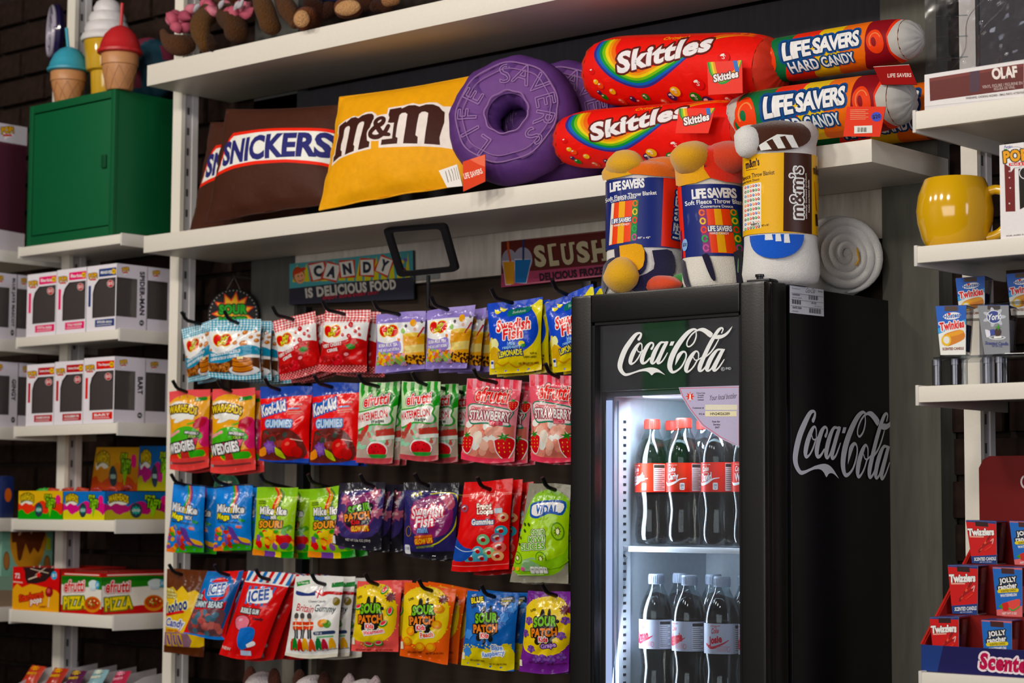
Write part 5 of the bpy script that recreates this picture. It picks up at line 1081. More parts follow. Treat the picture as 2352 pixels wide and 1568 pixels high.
# ------------------------------------------------------------------ bottles
BP = [(.0, .001), (.024, .0), (.029, .004), (.0315, .018), (.031, .034), (.0285, .052), (.0275, .064), (.0295, .082), (.0315, .092), (.0318, .096), (.0318, .150), (.0315, .158), (.030, .168), (.0265, .181), (.021, .193), (.016, .203), (.0135, .210), (.0128, .216), (.0128, .222)]
def bottle_proto(name, label, group, cap, labelcol, txt, txtcol, loc, sub, shift=0.0, white=False):
    t = thing(name, label, 'bottle', loc, group)
    b = MB(); b.lathe(BP, loc, 32); b.make('bottle_wall', PET, t, 70)
    b = MB(); b.lathe([(max(r-.0016, 0), max(h, .002)) for r, h in BP if h < .2]+[(0, .199)], loc, 24); b.make('drink', COLA, t, 70)
    b = MB(); n = 28; b.lathe([(.0138, .213), (.0147, .2135), (.0147, .229), (.0135, .2315), (0, .232)], loc, n, cap)
    for k in range(0, n, 1):
        a_ = 2*math.pi*k/n; c_, s_ = math.cos(a_), math.sin(a_); P = np.array(loc)
        b.tube([P+[.0148*c_, .0148*s_, .215], P+[.0148*c_, .0148*s_, .228]], .0006, 4, cap, False)
    b.make('cap', RUBBER, t, 60)
    fw = np.array([-loc[0], -loc[1]]); fw /= np.linalg.norm(fw); sd = np.array([-fw[1], fw[0]])
    if sd[0] < 0: sd = -sd
    A_ = Art([(0, 0), (300, 0), (300, 110), (0, 110)], bg=labelcol); X = 100+shift
    if white:
        A_.t('Diet', X, 12, 24, 9, '#c8606a', 0, None, 0, .2); A_.t('Coke', X, 26, 46, 20, '#b8434e', 4, None, .03, .25); A_.t('share one with', X, 8, 60, 6, '#b8434e')
        A_.t(txt, X, 62, 24+len(txt)*11, 34, '#b32f3e', 6, [('#b32f3e', 1.2)], .03); A_.s([(X-62, 76, 10), (X-20, 88, 10), (X+40, 74, 7), (X+78, 60, 3)], 7, '#b83a48')
        for k in range(4): A_.s([(X+10, 84+k*5), (X+70, 82+k*5)], 1.6, '#c8808a', 0)
        A_.ring(X+78, 92, 8, 9, 2, '#c8606a')
    else:
        A_.t('share one with', X, 8, 64, 6, '#f0c0b8'); A_.t('Coke', X-4, 24, 52, 20, '#f6e6e4', 4, None, .03, .25); A_.t('a new', X, 39, 40, 5, '#f0c0b8')
        A_.t(txt, X, 55, 20+len(txt)*12, 32, '#f8f0f0', 4, [('#b3202a', 2)], .03); A_.s([(X-66, 74, 4), (X-40, 82, 10), (X+10, 76, 9), (X+50, 62, 5), (X+86, 58, 2)], 7, '#f4e8e8'); A_.r(X+48, 76, X+76, 102, '#f0f0f4', 0, 4); A_.t('200', X+62, 85, 20, 9, '#3a4a66'); A_.t('Cal', X+62, 95, 14, 7, '#3a4a66')
    x0 = X+120
    A_.r(x0, 4, x0+75, 106, '#e9e6e6' if not white else '#d8d8e0'); A_.r(x0+2, 6, x0+73, 18, '#33302f')
    for k in range(11): A_.s([(x0+4, 24+k*7.4), (x0+(70 if k % 3 else 52), 24+k*7.4)], 2.2, '#5a5656', 0)
    sf = Surf(lambda U, V: np.array(loc)+np.stack([(.0322*np.sin(2.9*(U-.5)))*sd[0]+(.0322*np.cos(2.9*(U-.5)))*fw[0], (.0322*np.sin(2.9*(U-.5)))*sd[1]+(.0322*np.cos(2.9*(U-.5)))*fw[1], .0965+.053*V], -1), 24, 2)
    V1, F1, N1 = sf.sheet(); s2 = Surf(lambda U, V: np.array(loc)+np.stack([(.0321*np.cos(2*np.pi*U)), (.0321*np.sin(2*np.pi*U)), .0965+.053*V], -1), 36, 1); V2, F2, N2 = s2.sheet()
    w_ = mesh('label', V2, F2, CARD, t, labelcol, None, N2); printed(A_, sf, CARD, t, 'label_print', .0002, .00003)
    return t
ZT = 1.3362
GB = 'colas with red labels on the upper cooler shelf'; GD = 'diet colas with silver labels on the lower cooler shelf'
def bot(px, py, Y, z): p = pY(px, py, Y); return (p[0], p[1], z)
A1 = '#c93a30'
b1 = bottle_proto('cola_bottle', 'red label cola bottle nearest the light strip on the upper shelf', GB, '#d9352b', A1, 'Elizabeth', W, bot(1498, 1250, 3.012, ZT), 0, -62)
b2 = bottle_proto('cola_bottle', 'red label cola bottle with the name Carly'.replace(' with the name Carly', ' second from the light strip on the upper shelf'), GB, '#d9352b', A1, 'Carly', W, bot(1571, 1252, 3.005, ZT), 0, -22)
b3 = bottle_proto('cola_bottle', 'red label cola bottle third from the light strip on the upper shelf', GB, '#d9352b', A1, 'David', W, bot(1652, 1256, 3.0, ZT), 0, -34)
b4 = bottle_proto('cola_bottle', 'red label cola bottle cut off by the door frame on the upper shelf', GB, '#d9352b', A1, 'Will', W, bot(1722, 1258, 3.0, ZT), 0, -10)
for src_, nm, px in ((b1, 'behind the one nearest the light strip', 1), (b2, 'behind the second from the light strip', 1), (b3, 'behind the third from the light strip', 1), (b4, 'behind the one cut off by the door frame', 1)):
    c = copy_tree(src_, None, tuple(WLOC[src_.name]+np.array([-.004, .07, 0]))); c['label'] = 'red label cola bottle '+nm
ZT2 = 1.0515
SV = '#b9bccb'
d1 = bottle_proto('cola_bottle', 'silver label diet cola bottle nearest the light strip', GD, '#a9b6cc', SV, 'Kirsten', W, bot(1508, 1500, 3.004, ZT2), 0, -52, True)
d2 = bottle_proto('cola_bottle', 'silver label diet cola bottle second from the light strip', GD, '#a9b6cc', SV, 'Mackenzie', W, bot(1584, 1500, 2.998, ZT2), 0, -56, True)
d3 = bottle_proto('cola_bottle', 'silver label diet cola bottle third from the light strip, standing forward', GD, '#a9b6cc', SV, 'Josie', W, bot(1659, 1500, 2.985, ZT2), 0, 8, True)
for src_, nm in ((d1, 'behind the one nearest the light strip'), (d2, 'behind the second from the light strip'), (d3, 'behind the forward one')):
    c = copy_tree(src_, None, tuple(WLOC[src_.name]+np.array([-.003, .078, 0]))); c['label'] = 'silver label diet cola bottle '+nm
d4 = copy_tree(d2, None, bot(1738, 1500, 3.0, ZT2)); d4['label'] = 'silver label diet cola bottle cut off by the door frame'

# ------------------------------------------------------------------ blankets on the cooler
def blanket(name, label, cx, Y, wpx, z0, z1, base, sleeve, group, slz, z=ZD, top=None, lean=0.0):
    """upright rolled blanket, oval in plan, with a card sleeve; slz = sleeve pixel quad"""
    c = pY(cx, 650, Y); c[2] = z0; w_ = np.linalg.norm(pY(cx+wpx/2, 650, Y)-pY(cx-wpx/2, 650, Y))*.74/2
    fw = np.array([-c[0], -c[1], 0]); fw /= np.linalg.norm(fw); sd = np.array([-fw[1], fw[0], 0]); sd = sd if sd[0] > 0 else -sd
    t = thing(name, label, 'blanket', c, group); d_ = w_*.82
    H = z1-z0
    pr = [(0.0, 0), (.8, .0), (.97, .02), (1.02, .07), (1.0, .16), (.96, .26), (.955, .5), (.955, .74), (.96, .86), (1.0, .89), (1.03, .925), (1.0, .96), (.86, .995), (.55, 1.0), (0, .985)]
    V = []; Fq = []; n = 40
    for r, h in pr:
        for k in range(n):
            a_ = 2*math.pi*k/n; q = 1+(.018*math.sin(3*a_+h*5)+.014*math.sin(7*a_+h*9))*(1 if h < .22 or h > .8 else .2)
            V.append(c+sd*(w_*r*q*math.cos(a_)+lean*h*H)+fw*(d_*r*q*math.sin(a_))+np.array([0, 0, H*h+.006*math.sin(2*a_+1)*(r if h > .85 else 0)]))
    for i in range(len(pr)-1):
        for k in range(n): Fq.append((i*n+k, i*n+(k+1) % n, (i+1)*n+(k+1) % n, (i+1)*n+k))
    mesh('fleece_roll', V, Fq, FLEECE, t, base, 80)
    bodys = Surf(lambda U, Vv: c+(w_*1.0*np.sin(np.pi*(U-.5)*.97)+lean*Vv*H)[..., None]*sd+(d_*1.0*np.cos(np.pi*(U-.5)*.97))[..., None]*fw+(H*Vv)[..., None]*np.array([0, 0, 1.0]), 24, 24)
    rs = np.interp(np.linspace(0, 1, 25), [h for r, h in pr[1:]], [r for r, h in pr[1:]])
    f2 = Surf(lambda U, Vv: c+(w_*np.interp(Vv, [h for r, h in pr[1:-1]], [r for r, h in pr[1:-1]])*(1.035)*np.sin(np.pi*(U-.5)*.97)+lean*Vv*H)[..., None]*sd+(d_*np.interp(Vv, [h for r, h in pr[1:-1]], [r for r, h in pr[1:-1]])*1.035*np.cos(np.pi*(U-.5)*.97))[..., None]*fw+(H*Vv)[..., None]*np.array([0, 0, 1.0]), 24, 32)
    if sleeve:
        a_, v0, v1, scol = sleeve
        ss = Surf(lambda U, Vv: c+(w_*.985*np.sin(np.pi*(U-.5)*.99)+lean*(v0+(v1-v0)*Vv)*H)[..., None]*sd+(d_*.985*np.cos(np.pi*(U-.5)*.99))[..., None]*fw+(H*(v0+(v1-v0)*Vv))[..., None]*np.array([0, 0, 1.0]), 24, 8)
        s3 = Surf(lambda U, Vv: c+(w_*.984*np.sin(2*np.pi*U)+lean*(v0+(v1-v0)*Vv)*H)[..., None]*sd+(d_*.984*np.cos(2*np.pi*U))[..., None]*fw+(H*(v0+(v1-v0)*Vv))[..., None]*np.array([0, 0, 1.0]), 40, 1)
        V1, F1, N1 = s3.sheet(); sl_ = mesh('card_sleeve', V1, F1, CARD, t, scol, None, N1)
        # horizontally the drawing runs over the seen half: undo the foreshortening
        a_.cut(24, 8); uv, L, Fc, C = a_.res; U2 = np.arcsin(np.clip(2*uv[:, 0]-1, -1, 1))/np.pi+.5
        P, N = ss.at(np.clip(U2, .01, .99), uv[:, 1], .0005+min(.00006, .0014/L.max())*L); mesh('sleeve_print', P, Fc, CARD, t, C, None, N)
    return t, c, sd, fw, w_, d_, H, f2
def fold(t, name, pts, col, f2, off=.002):
    a_ = Art([(0, 0), (100, 0), (100, 100), (0, 100)])
    for p, c in pts: a_.p(p, c, 3)
    a_.cut(24, 32); uv, L, Fc, C = a_.res; P, N = f2.at(uv[:, 0], uv[:, 1], off+.0002*L); mesh(name, P, Fc, FLEECE, t, C, None, N)
NV = '#1f2a6a'
def art_sleeve1():
    a = Art([(75, 430), (690, 405), (690, 965), (95, 975)], bg=NV)
    a.p([(516, 400), (690, 405), (690, 970), (502, 958)], '#d8421f')
    a.t('LIFE SAVERS', 240, 478, 262, 78, '#e9eaf0', 6, None, .045, .05, sp=.88); a.t('Soft Fleece Throw Blanket', 272, 562, 385, 34, '#e9eaf0', 7, None, .02); a.t('Couverture Douce', 215, 590, 190, 24, '#e9eaf0', 7, None, .015)
    a.p([(130, 620), (330, 600), (318, 920), (122, 945)], '#d9501f'); a.p([(185, 612), (230, 610), (225, 935), (180, 938)], '#e0a81c'); a.p([(285, 604), (330, 600), (318, 920), (275, 925)], '#2a7a44'); a.p([(130, 620), (150, 618), (142, 940), (122, 942)], '#e8dcc8')
    for k, c in enumerate(('#e0702a', '#e6c02a', '#d84a2a', '#3a9a5a', '#b0508a')): a.ring(304, 630+k*66, 15, 22, 10, c)
    a.t('LIFE SAVERS', 208, 760, 140, 36, '#f0f0f4', 4, [('#1b2f6a', 4)], .04, .05, sp=.9); a.t('HARD CANDY', 212, 795, 115, 16, '#f0f0f4', 3, None, .02); a.t('60" x 45"', 375, 898, 92, 16, '#e9eaf0', 2)
    a.t('LIFE SAVERS', 628, 700, 390, 62, '#eef0f4', 86, [('#1b2f6a', 12)], .045, .05, sp=.9)
    return a
def art_sleeve2():
    a = Art([(640, 480), (1130, 432), (1130, 1010), (700, 1060)], bg=NV)
    a.p([(640, 480), (672, 478), (728, 1058), (695, 1060)], '#d8421f')
    a.t('LIFE SAVERS', 920, 535, 335, 90, '#e9eaf0', 8, None, .045, .05, sp=.88); a.t('Soft Fleece Throw Blanket', 945, 605, 480, 40, '#e9eaf0', 8, None, .02); a.t('Couverture Douce', 938, 648, 235, 24, '#e9eaf0', 7, None, .015)
    a.p([(808, 685), (1085, 655), (1110, 995), (850, 1020)], '#d9501f'); a.p([(808, 685), (862, 680), (898, 1016), (850, 1020)], '#7a2a6a'); a.p([(918, 672), (968, 668), (1000, 1002), (945, 1008)], '#e0a81c'); a.p([(1028, 660), (1085, 655), (1110, 995), (1065, 998)], '#2a7a44')
    for k, c in enumerate(('#e0702a', '#e6c02a', '#d84a2a', '#3a9a5a', '#b0508a')): a.ring(832+k*8, 712+k*68, 17, 22, 12, c); a.ring(1056+k*7, 682+k*68, 17, 22, 12, ['#e08a2a', '#e6c02a', '#d84a2a', '#e0c02a', '#b0508a'][k])
    a.t('LIFE SAVERS', 958, 828, 165, 44, '#f0f0f4', 7, [('#1b2f6a', 5)], .04, .05, sp=.9); a.t('HARD CANDY', 955, 865, 130, 18, '#f0f0f4', 6, None, .02); a.e(722, 965, 18, 46, '#8fb0d8'); a.t('$30', 722, 965, 26, 30, '#22264a')
    return a
def art_sleeve3():
    a = Art([(1100, 245), (1762, 265), (1735, 880), (1080, 850)], bg='#e6b012')
    D = '#3a2119'; a.p([(1464, 250), (1708, 262), (1680, 880), (1430, 855)], D)
    a.t('m&m’s', 1185, 312, 120, 66, D, 4, None, .05); a.s([(1128, 358), (1222, 362)], 4, D, 0); a.t('Soft Fleece Throw Blanket', 1196, 408, 355, 36, D, 2, None, .015); a.t('Couverture Douce', 1150, 445, 180, 22, D, 1)
    a.p([(1100, 470), (1255, 470), (1240, 815), (1085, 812)], '#efe9e0')
    for i in range(6):
        for j in range(10):
            a.e(1118+i*23-j*1.2, 488+j*35, 8.5, 10, ['#d8402a', '#4a2a1c', '#3a66b0', '#3f9a5a', '#e08a2a', '#d8402a'][(i*2+j) % 6], 0, 10, same=False); a.e(1118+i*23-j*1.2, 488+j*35, 4, 4.5, '#efe9e0', 0, 8)
    a.r(1160, 765, 1232, 795, '#efe9e0'); a.t('m&m’s', 1192, 778, 66, 26, D, 0, None, .04); a.t('60" x 45"', 1278, 798, 62, 14, D)
    a.t('m&m’s', 1558, 565, 395, 118, '#40251c', 88, [('#f0ece8', 11)], .02); a.t('officially licensed product', 1640, 590, 350, 18, '#e8e0d8', 88, None, .01); a.t('Produit sous licence officielle', 1662, 590, 250, 12, '#e8e0d8', 88)
    a.t('m&m', 1742, 380, 60, 70, D, 3, None, .05); a.r(1722, 470, 1752, 690, '#c8980f', 2); a.r(1714, 720, 1730, 810, '#2a1a14', 2)
    return a
GBK = 'rolled throw blankets in printed card sleeves'
t, c, sd, fw, w_, d_, H, f2 = blanket('throw_blanket', 'rolled throw blanket with yellow and orange top, first on the cooler', 1483, 2.945, 200, FTOP+.002, FTOP+.247, '#e9e5e2', (art_sleeve1(), .345, .865, NV), GBK, None)
fold(t, 'pattern', [([(0, 30), (8, 30), (10, 100), (0, 100)][:0] or [(22, 66), (48, 66), (50, 82), (40, 88), (25, 80)], '#1c1a3a'), ([(55, 68), (72, 68), (74, 84), (55, 92), (40, 90), (56, 82)], '#1c1a3a'), ([(88, 66), (99, 66), (97, 88), (90, 86)], '#1c1a3a'), ([(0, 78), (22, 72), (34, 80), (20, 92), (0, 98)], '#1c1a3a'), ([(40, 90), (99, 84), (99, 96), (45, 99)], '#1c1a3a'), ([(28, 64), (47, 64), (48, 80), (38, 84), (30, 78)], '#e2a916')], None, f2)
fold(t, 'top_pattern', [([(0, 0), (42, 0), (41, 11), (0, 12)], '#e8ac16'), ([(40, 0), (100, 0), (100, 12), (39, 11)], '#e8782a')], None, f2)
b = MB()
b.ell(c+sd*(-.036)+fw*(d_*.55)+[0, 0, H*.975], .040, .032, .026, 18, 12, '#e8ac16', .1, 3); b.ell(c+sd*.034+fw*(d_*.35)+[0, 0, H*.96], .042, .034, .021, 18, 12, '#e8782a', .12, 5); b.make('folded_top', FLEECE, t, 80)
b = MB(); b.ell(c+sd*(-.045)+fw*(d_*1.0)+[0, 0, .032], .036, .028, .032, 18, 12, '#e8ae14', .1, 4); b.make('folded_corner', FLEECE, t, 80, label='yellow fleece fold spilling out at the foot')
b = MB(); b.ell(c+sd*(.026)+fw*(d_*1.02)+[0, 0, .016], .044, .02, .017, 18, 12, '#dd4a22', .12, 6); b.ell(c+sd*(.064)+fw*(d_*.95)+[0, 0, .018], .022, .02, .018, 14, 10, '#2f8a3a', .12, 7); b.make('folded_corner', FLEECE, t, 80, label='red and green fleece fold at the foot')
t, c, sd, fw, w_, d_, H, f2 = blanket('throw_blanket', 'rolled throw blanket with yellow and red top, second on the cooler', 1645, 2.965, 165, FTOP+.002, FTOP+.262, '#ece7dd', (art_sleeve2(), .235, .73, NV), GBK, None, lean=-.06)
fold(t, 'top_pattern', [([(0, 0), (45, 0), (51, 23), (0, 25)], '#e8a816'), ([(45, 0), (100, 0), (100, 23), (51, 23)], '#de4420')], None, f2)
fold(t, 'pattern', [([(8, 80), (16, 79), (24, 99), (18, 100)], '#1a1730'), ([(38, 76), (45, 76), (50, 92), (46, 92)], '#1a1730'), ([(70, 74), (82, 73), (80, 99), (71, 100)], '#1a1730')], None, f2)
b = MB(); b.ell(c+sd*(-.042)+fw*(d_*.5)+[0, 0, H*.92], .042, .04, .032, 18, 12, '#e8a816', .08, 8); b.ell(c+sd*(.02)+fw*(d_*.55)+[0, 0, H*.92], .05, .036, .03, 18, 12, '#de4420', .06, 9); b.make('folded_top', FLEECE, t, 80)
t, c, sd, fw, w_, d_, H, f2 = blanket('throw_blanket', 'rolled white throw blanket in a yellow and brown sleeve', 1793, 2.94, 196, FTOP+.002, FTOP+.282, '#e9e6e2', (art_sleeve3(), .305, .80, '#e6b012'), GBK, None)
a = Art(); a.p([(46+25*math.cos(math.pi*k/14), 70.5+15*math.sin(math.pi*k/14)) for k in range(15)], '#1757b8'); a.p([(37, 70.5), (43, 70.5), (44, 74), (37, 74)], '#efecea'); a.p([(46, 70.5), (50, 70.5), (51, 75), (46, 75)], '#efecea'); a.p([(53, 70.5), (57, 70.5), (58, 76), (53, 76)], '#efecea'); a.e(46, 9.5, 31, 9.5, '#3f2115', 0, 28); a.p([(32, 15), (48, 9), (60, 9.5), (66, 17), (34, 18.5)], '#ece8e4'); a.p([(39, 13), (44, 11.5), (49, 18.5), (44, 18.8)], '#3f2115'); a.p([(50, 10.5), (54, 10), (60, 17.5), (55, 18)], '#3f2115'); a.p([(0, 84), (4, 83), (6, 92), (0, 90)], '#2c8a4a', 2)
a.cut(24, 32); uv, L, Fc, C = a.res; P, N = f2.at(uv[:, 0], uv[:, 1], .003+.0003*L)
for nm_, keep in (('blue_dot', [i for i, f in enumerate(Fc) if uv[f[0], 1] < .45]), ('brown_dot', [i for i, f in enumerate(Fc) if uv[f[0], 1] >= .45])):
    us = sorted({v for i in keep for v in Fc[i]}); mp_ = {v: k for k, v in enumerate(us)}; mesh(nm_, P[us], [[mp_[v] for v in Fc[i]] for i in keep], FLEECE, t, C[keep], None, N[us])
b = MB(); b.ell(c+sd*(-.052)+fw*(d_*.62)+[0, 0, H*.885], .026, .026, .028, 16, 10, '#ebe8e4', .12, 11); b.make('folded_corner', FLEECE, t, 80)
# white blanket lying behind, its coiled end turned to the room
wr = pX(1946, 574, -1.985); r0 = np.linalg.norm(pX(1946, 474, -1.985)-pX(1946, 664, -1.985))/2
t = thing('rolled_blanket', 'white fleece blanket roll lying behind with its coiled end showing', 'blanket', (-2.08, wr[1], FTOP+.001))
cz = FTOP+.002+r0
RN = nrm(58); RS = np.array([-RN[1], RN[0], 0])
b = MB(); b.lathe([(r0*.8, 0), (r0*.95, .006), (r0, .02), (r0*1.0, .2), (r0*.9, .215), (0, .215)], (-1.992, wr[1]+.0, cz), 40, '#efeeec', -RN, 1.0, 1.0); b.make('fleece_roll', FLEECE, t, 80)
sp = [np.array([-1.992, wr[1], cz])+RN*(.004+.004*math.sin(k*.23))+RS*((r0*.90*(1-k/150))*math.cos(k*.2-1.5))+np.array([0, 0, (r0*.90*(1-k/150))*math.sin(k*.2-1.5)]) for k in range(0, 140)]
b = MB(); b.tube(sp, [r0*.125*(1-.25*k/140)*min(1, .25+k/7) for k in range(140)], 8, '#f0efee'); b.make('coiled_end', FLEECE, t, 80)
b = MB(); b.tube([np.array([-1.992, wr[1], cz])+RN*.016+RS*u_+np.array([0, 0, v_]) for u_, v_ in ((.018, .012), (.022, -.01), (.016, -.02))], .0022, 6, '#e0a81c'); b.make('corner_edge', FLEECE, t, 60, label='yellow woven corner in the middle of the coil')
# ------------------------------------------------------------------ left bay: locker, cups, boxes
def boxmesh(name, label, cat, X0, X1, Y0, Y1, Z0_, Z1_, col, m, group=None, bev=.001):
    t = thing(name, label, cat, ((X0+X1)/2, (Y0+Y1)/2, Z0_), group)
    b = MB(); b.box(X0, X1, Y0, Y1, Z0_, Z1_, col, bev); b.make('carton', m, t, 30); return t
def face(t, X0, X1, Y0, Y1, Z0_, Z1_, art, side='f', m=None, name='printed_face'):
    e = .0003
    if side == 'f': c = [(X0, Y0-e, Z1_), (X1, Y0-e, Z1_), (X1, Y0-e, Z0_), (X0, Y0-e, Z0_)]
    else: c = [(X1+e, Y0, Z1_), (X1+e, Y1, Z1_), (X1+e, Y1, Z0_), (X1+e, Y0, Z0_)]
    return printed(art, flat(c), m or CARD, t, name, eps=0.0, step=.00004)
GRN = '#065a32'
CX0, CX1, CY0, CY1, CZ0, CZ1 = -4.312, -3.962, 3.02, 3.225, 2.0535, 2.412
t = thing('metal_locker', 'green metal locker cabinet standing on the left shelf', 'cabinet', ((CX0+CX1)/2, 3.13, CZ0))
b = MB(); b.box(CX0, CX1, CY0+.012, CY1, CZ0, CZ1, GRN, .002); b.make('body', METALW, t, 30)
for q in ((CX0, CX0+.016, CY0, CY0+.0125, CZ0, CZ1), (CX1-.016, CX1, CY0, CY0+.0125, CZ0, CZ1), (CX0+.016, CX1-.016, CY0, CY0+.0125, CZ1-.02, CZ1), (CX0+.016, CX1-.016, CY0, CY0+.0125, CZ0, CZ0+.024)):
    b = MB(); b.box(*q, col=GRN, bev=.0012); b.make('frame_edge', METALW, t, 30)
b = MB(); b.box(CX0+.019, CX1-.018, CY0+.002, CY0+.012, CZ0+.027, CZ1-.023, '#065e35', .0012); d = b.make('door', METALW, t, 30)
b = MB(); b.box(CX1-.045, CX1-.028, CY0-.004, CY0+.002, CZ0+.168, CZ0+.2, '#084a2a', .001); b.make('latch', METALW, d, 30)

def cone_cup(name, label, px, py0, cupw, cuph, lidw, lidh, lidcol, straw, Y, group, cupcol='#c48a5a'):
    base = pY(px, py0, Y); base[2] = CZ1+.0005; s = base[1]/np.dot(base-CAM, _v)*0+np.dot(base-CAM, _v)/F
    t = thing(name, label, 'cup', base, group); r = cupw*s/2; H = cuph*s; R = lidw*s/2; LH = lidh*s
    b = MB(); b.lathe([(r*.66, 0), (r*.7, .002), (r*.92, H*.62), (r*.93, H*.66), (r*.99, H*.68), (r*1.0, H*.97), (r*.96, H), (0, H)], base, 30, cupcol); b.make('cup', RUBBER, t, 40)
    b = MB()
    for k in range(9):
        a0 = 2*math.pi*k/9
        for sg in (1, -1): b.tube([base+[(r*(.7+.22*q))*1.003*math.cos(a0+sg*q*.7), (r*(.7+.22*q))*1.003*math.sin(a0+sg*q*.7), H*.62*q] for q in np.linspace(.03, 1, 6)], .0009, 4, '#a87248', False)
    o = b.make('waffle_ridges', RUBBER, t, 40); o['kind'] = 'stuff'
    b = MB(); b.lathe([(R*.9, -.002), (R, .001), (R, LH*.1), (R*.93, LH*.14), (R*.86, LH*.36), (R*.7, LH*.66), (R*.45, LH*.88), (R*.2, LH*.98), (0, LH)], base+[0, 0, H], 32, lidcol); b.make('dome_lid', RUBBER, t, 50)
    if straw: b = MB(); b.tube([base+[0, 0, H+LH*.6], base+[straw[0]*s, 0, H+straw[1]*s]], .0042, 10, lidcol); b.make('straw', RUBBER, t, 50)
    return t
GCU = 'ice cream shaped cups on the green locker'
cone_cup('novelty_cup', 'cone shaped cup with a blue dome lid on the green locker', 156, 228, 82, 74, 98, 58, '#3a9fb8', (-12, 104), 3.06, GCU)
cone_cup('novelty_cup', 'cone shaped cup with a red dome lid on the green locker', 274, 205, 86, 86, 104, 66, '#c4262a', (4, 118), 3.045, GCU)
base = pY(243, 215, 3.11); base[2] = CZ1+.0005; s = np.dot(base-CAM, _v)/F
t = thing('novelty_cup', 'tall yellow soft serve cone with a white swirl lid on the locker', 'cup', base, GCU)
b = MB(); b.lathe([(30*s, 0), (33*s, 4*s), (36*s, 68*s), (45*s, 72*s), (47*s, 78*s), (53*s, 140*s), (50*s, 146*s), (0, 146*s)], base, 28, '#d2a524'); b.make('cone', CERAMIC, t, 40)
b = MB(); b.lathe([(58*s, 140*s), (60*s, 146*s), (56*s, 156*s), (50*s, 160*s), (52*s, 168*s), (47*s, 182*s), (41*s, 185*s), (43*s, 194*s), (38*s, 206*s), (31*s, 209*s), (33*s, 218*s), (26*s, 232*s), (14*s, 240*s), (0, 244*s)], base, 32, '#dedadb'); b.make('swirl_lid', RUBBER, t, 60)
# swirl lollipop and cotton candy ball behind the cups
c = pY(128, 78, 3.2); t = thing('lollipop', 'large purple lollipop with a white spiral behind the cups', 'lollipop', (c[0], c[1], CZ1))
n_ = nrm(-28); sd = np.array([-n_[1], n_[0], 0]); R = .082
b = MB(); b.lathe([(0, -.012), (R*.9, -.012), (R, 0), (R*.9, .012), (0, .012)], c, 36, '#241c48', n_); b.make('disc', CERAMIC, t, 40)
b = MB(); b.tube([c+n_*.0125+R*(.95-.9*k/90)*(math.cos(k*.21)*sd+math.sin(k*.21)*np.array([0, 0, 1])) for k in range(90)], .0045, 6, '#b9b2c4'); b.make('spiral', CERAMIC, t, 60)
b = MB(); b.tube([c-[0, 0, R*.9], (c[0], c[1], CZ1)], .005, 8, '#cfcac4'); b.make('stick', RUBBER, t, 60)
c = pY(338, 142, 3.19); c[2] = CZ1+.085; t = thing('round_cushion', 'dark round cushion with teal and pink patches behind the red lidded cup', 'cushion', (c[0], c[1], CZ1))
b = MB(); b.ell(c, .085, .07, .085, 26, 18, '#274a58', .03, 2); cc = b.C; V = np.array(b.V[0])
b.C = [hexc('#7a2f44') if math.sin(V[f[0]][2]*60+V[f[0]][0]*38)+math.sin(V[f[1]][0]*71) > .5 else hexc('#24485a') for f in b.F]; b.make('cover', SATIN, t, 70)

# boxed figures: white cartons with clear windows
def window_box(label, X0, X1, Y0, Y1, Z0_, Z1_, af, as_, group, winf, wins, dark='#574f4b'):
    t = thing('figure_box', label, 'box', ((X0+X1)/2, (Y0+Y1)/2, Z0_), group)
    b = MB(); b.box(X0+.002, X1-.002, Y0+.003, Y1, Z0_, Z1_-.0005, dark, .0005); b.make('inner_tray', CARD, t, 30)
    if af: face(t, X0, X1, Y0, Y1, Z0_, Z1_, af, 'f')
    if as_: face(t, X0, X1, Y0, Y1, Z0_, Z1_, as_, 's', name='printed_side')
    b = MB(); b.box(X0, X1, Y0, Y1, Z1_-.0005, Z1_, '#e3dfe4'); b.make('lid_flap', CARD, t, 30)
    x0, x1, z0, z1 = winf; P = lambda u, v: (X0+(X1-X0)*u, Y0-.0001, Z0_+(Z1_-Z0_)*v)
    mesh('window_film', [P(x0, z0), P(x1, z0), P(x1, z1), P(x0, z1)], [(0, 1, 2, 3)], BLISTER, t)
    if wins: 
        x0, x1, z0, z1 = wins; P = lambda u, v: (X1+.0001, Y0+(Y1-Y0)*u, Z0_+(Z1_-Z0_)*v); mesh('side_window_film', [P(x0, z0), P(x1, z0), P(x1, z1), P(x0, z1)], [(0, 1, 2, 3)], BLISTER, t)
    return t
WB = '#e4e0e6'
def pop_logo(a, x, y, s=1.0):
    a.e(x, y+6*s, 40*s, 34*s, '#f0eef0'); a.p([(x-14*s, y+34*s), (x+10*s, y+34*s), (x-16*s, y+56*s)], '#f0eef0')
    a.t('POP!', x, y-4*s, 70*s, 44*s, '#d9a82a', 6, [('#2a2420', 4*s)], .05, arc=4*s); a.r(x-26*s, y+20*s, x+26*s, y+33*s, '#b8352f', 3)
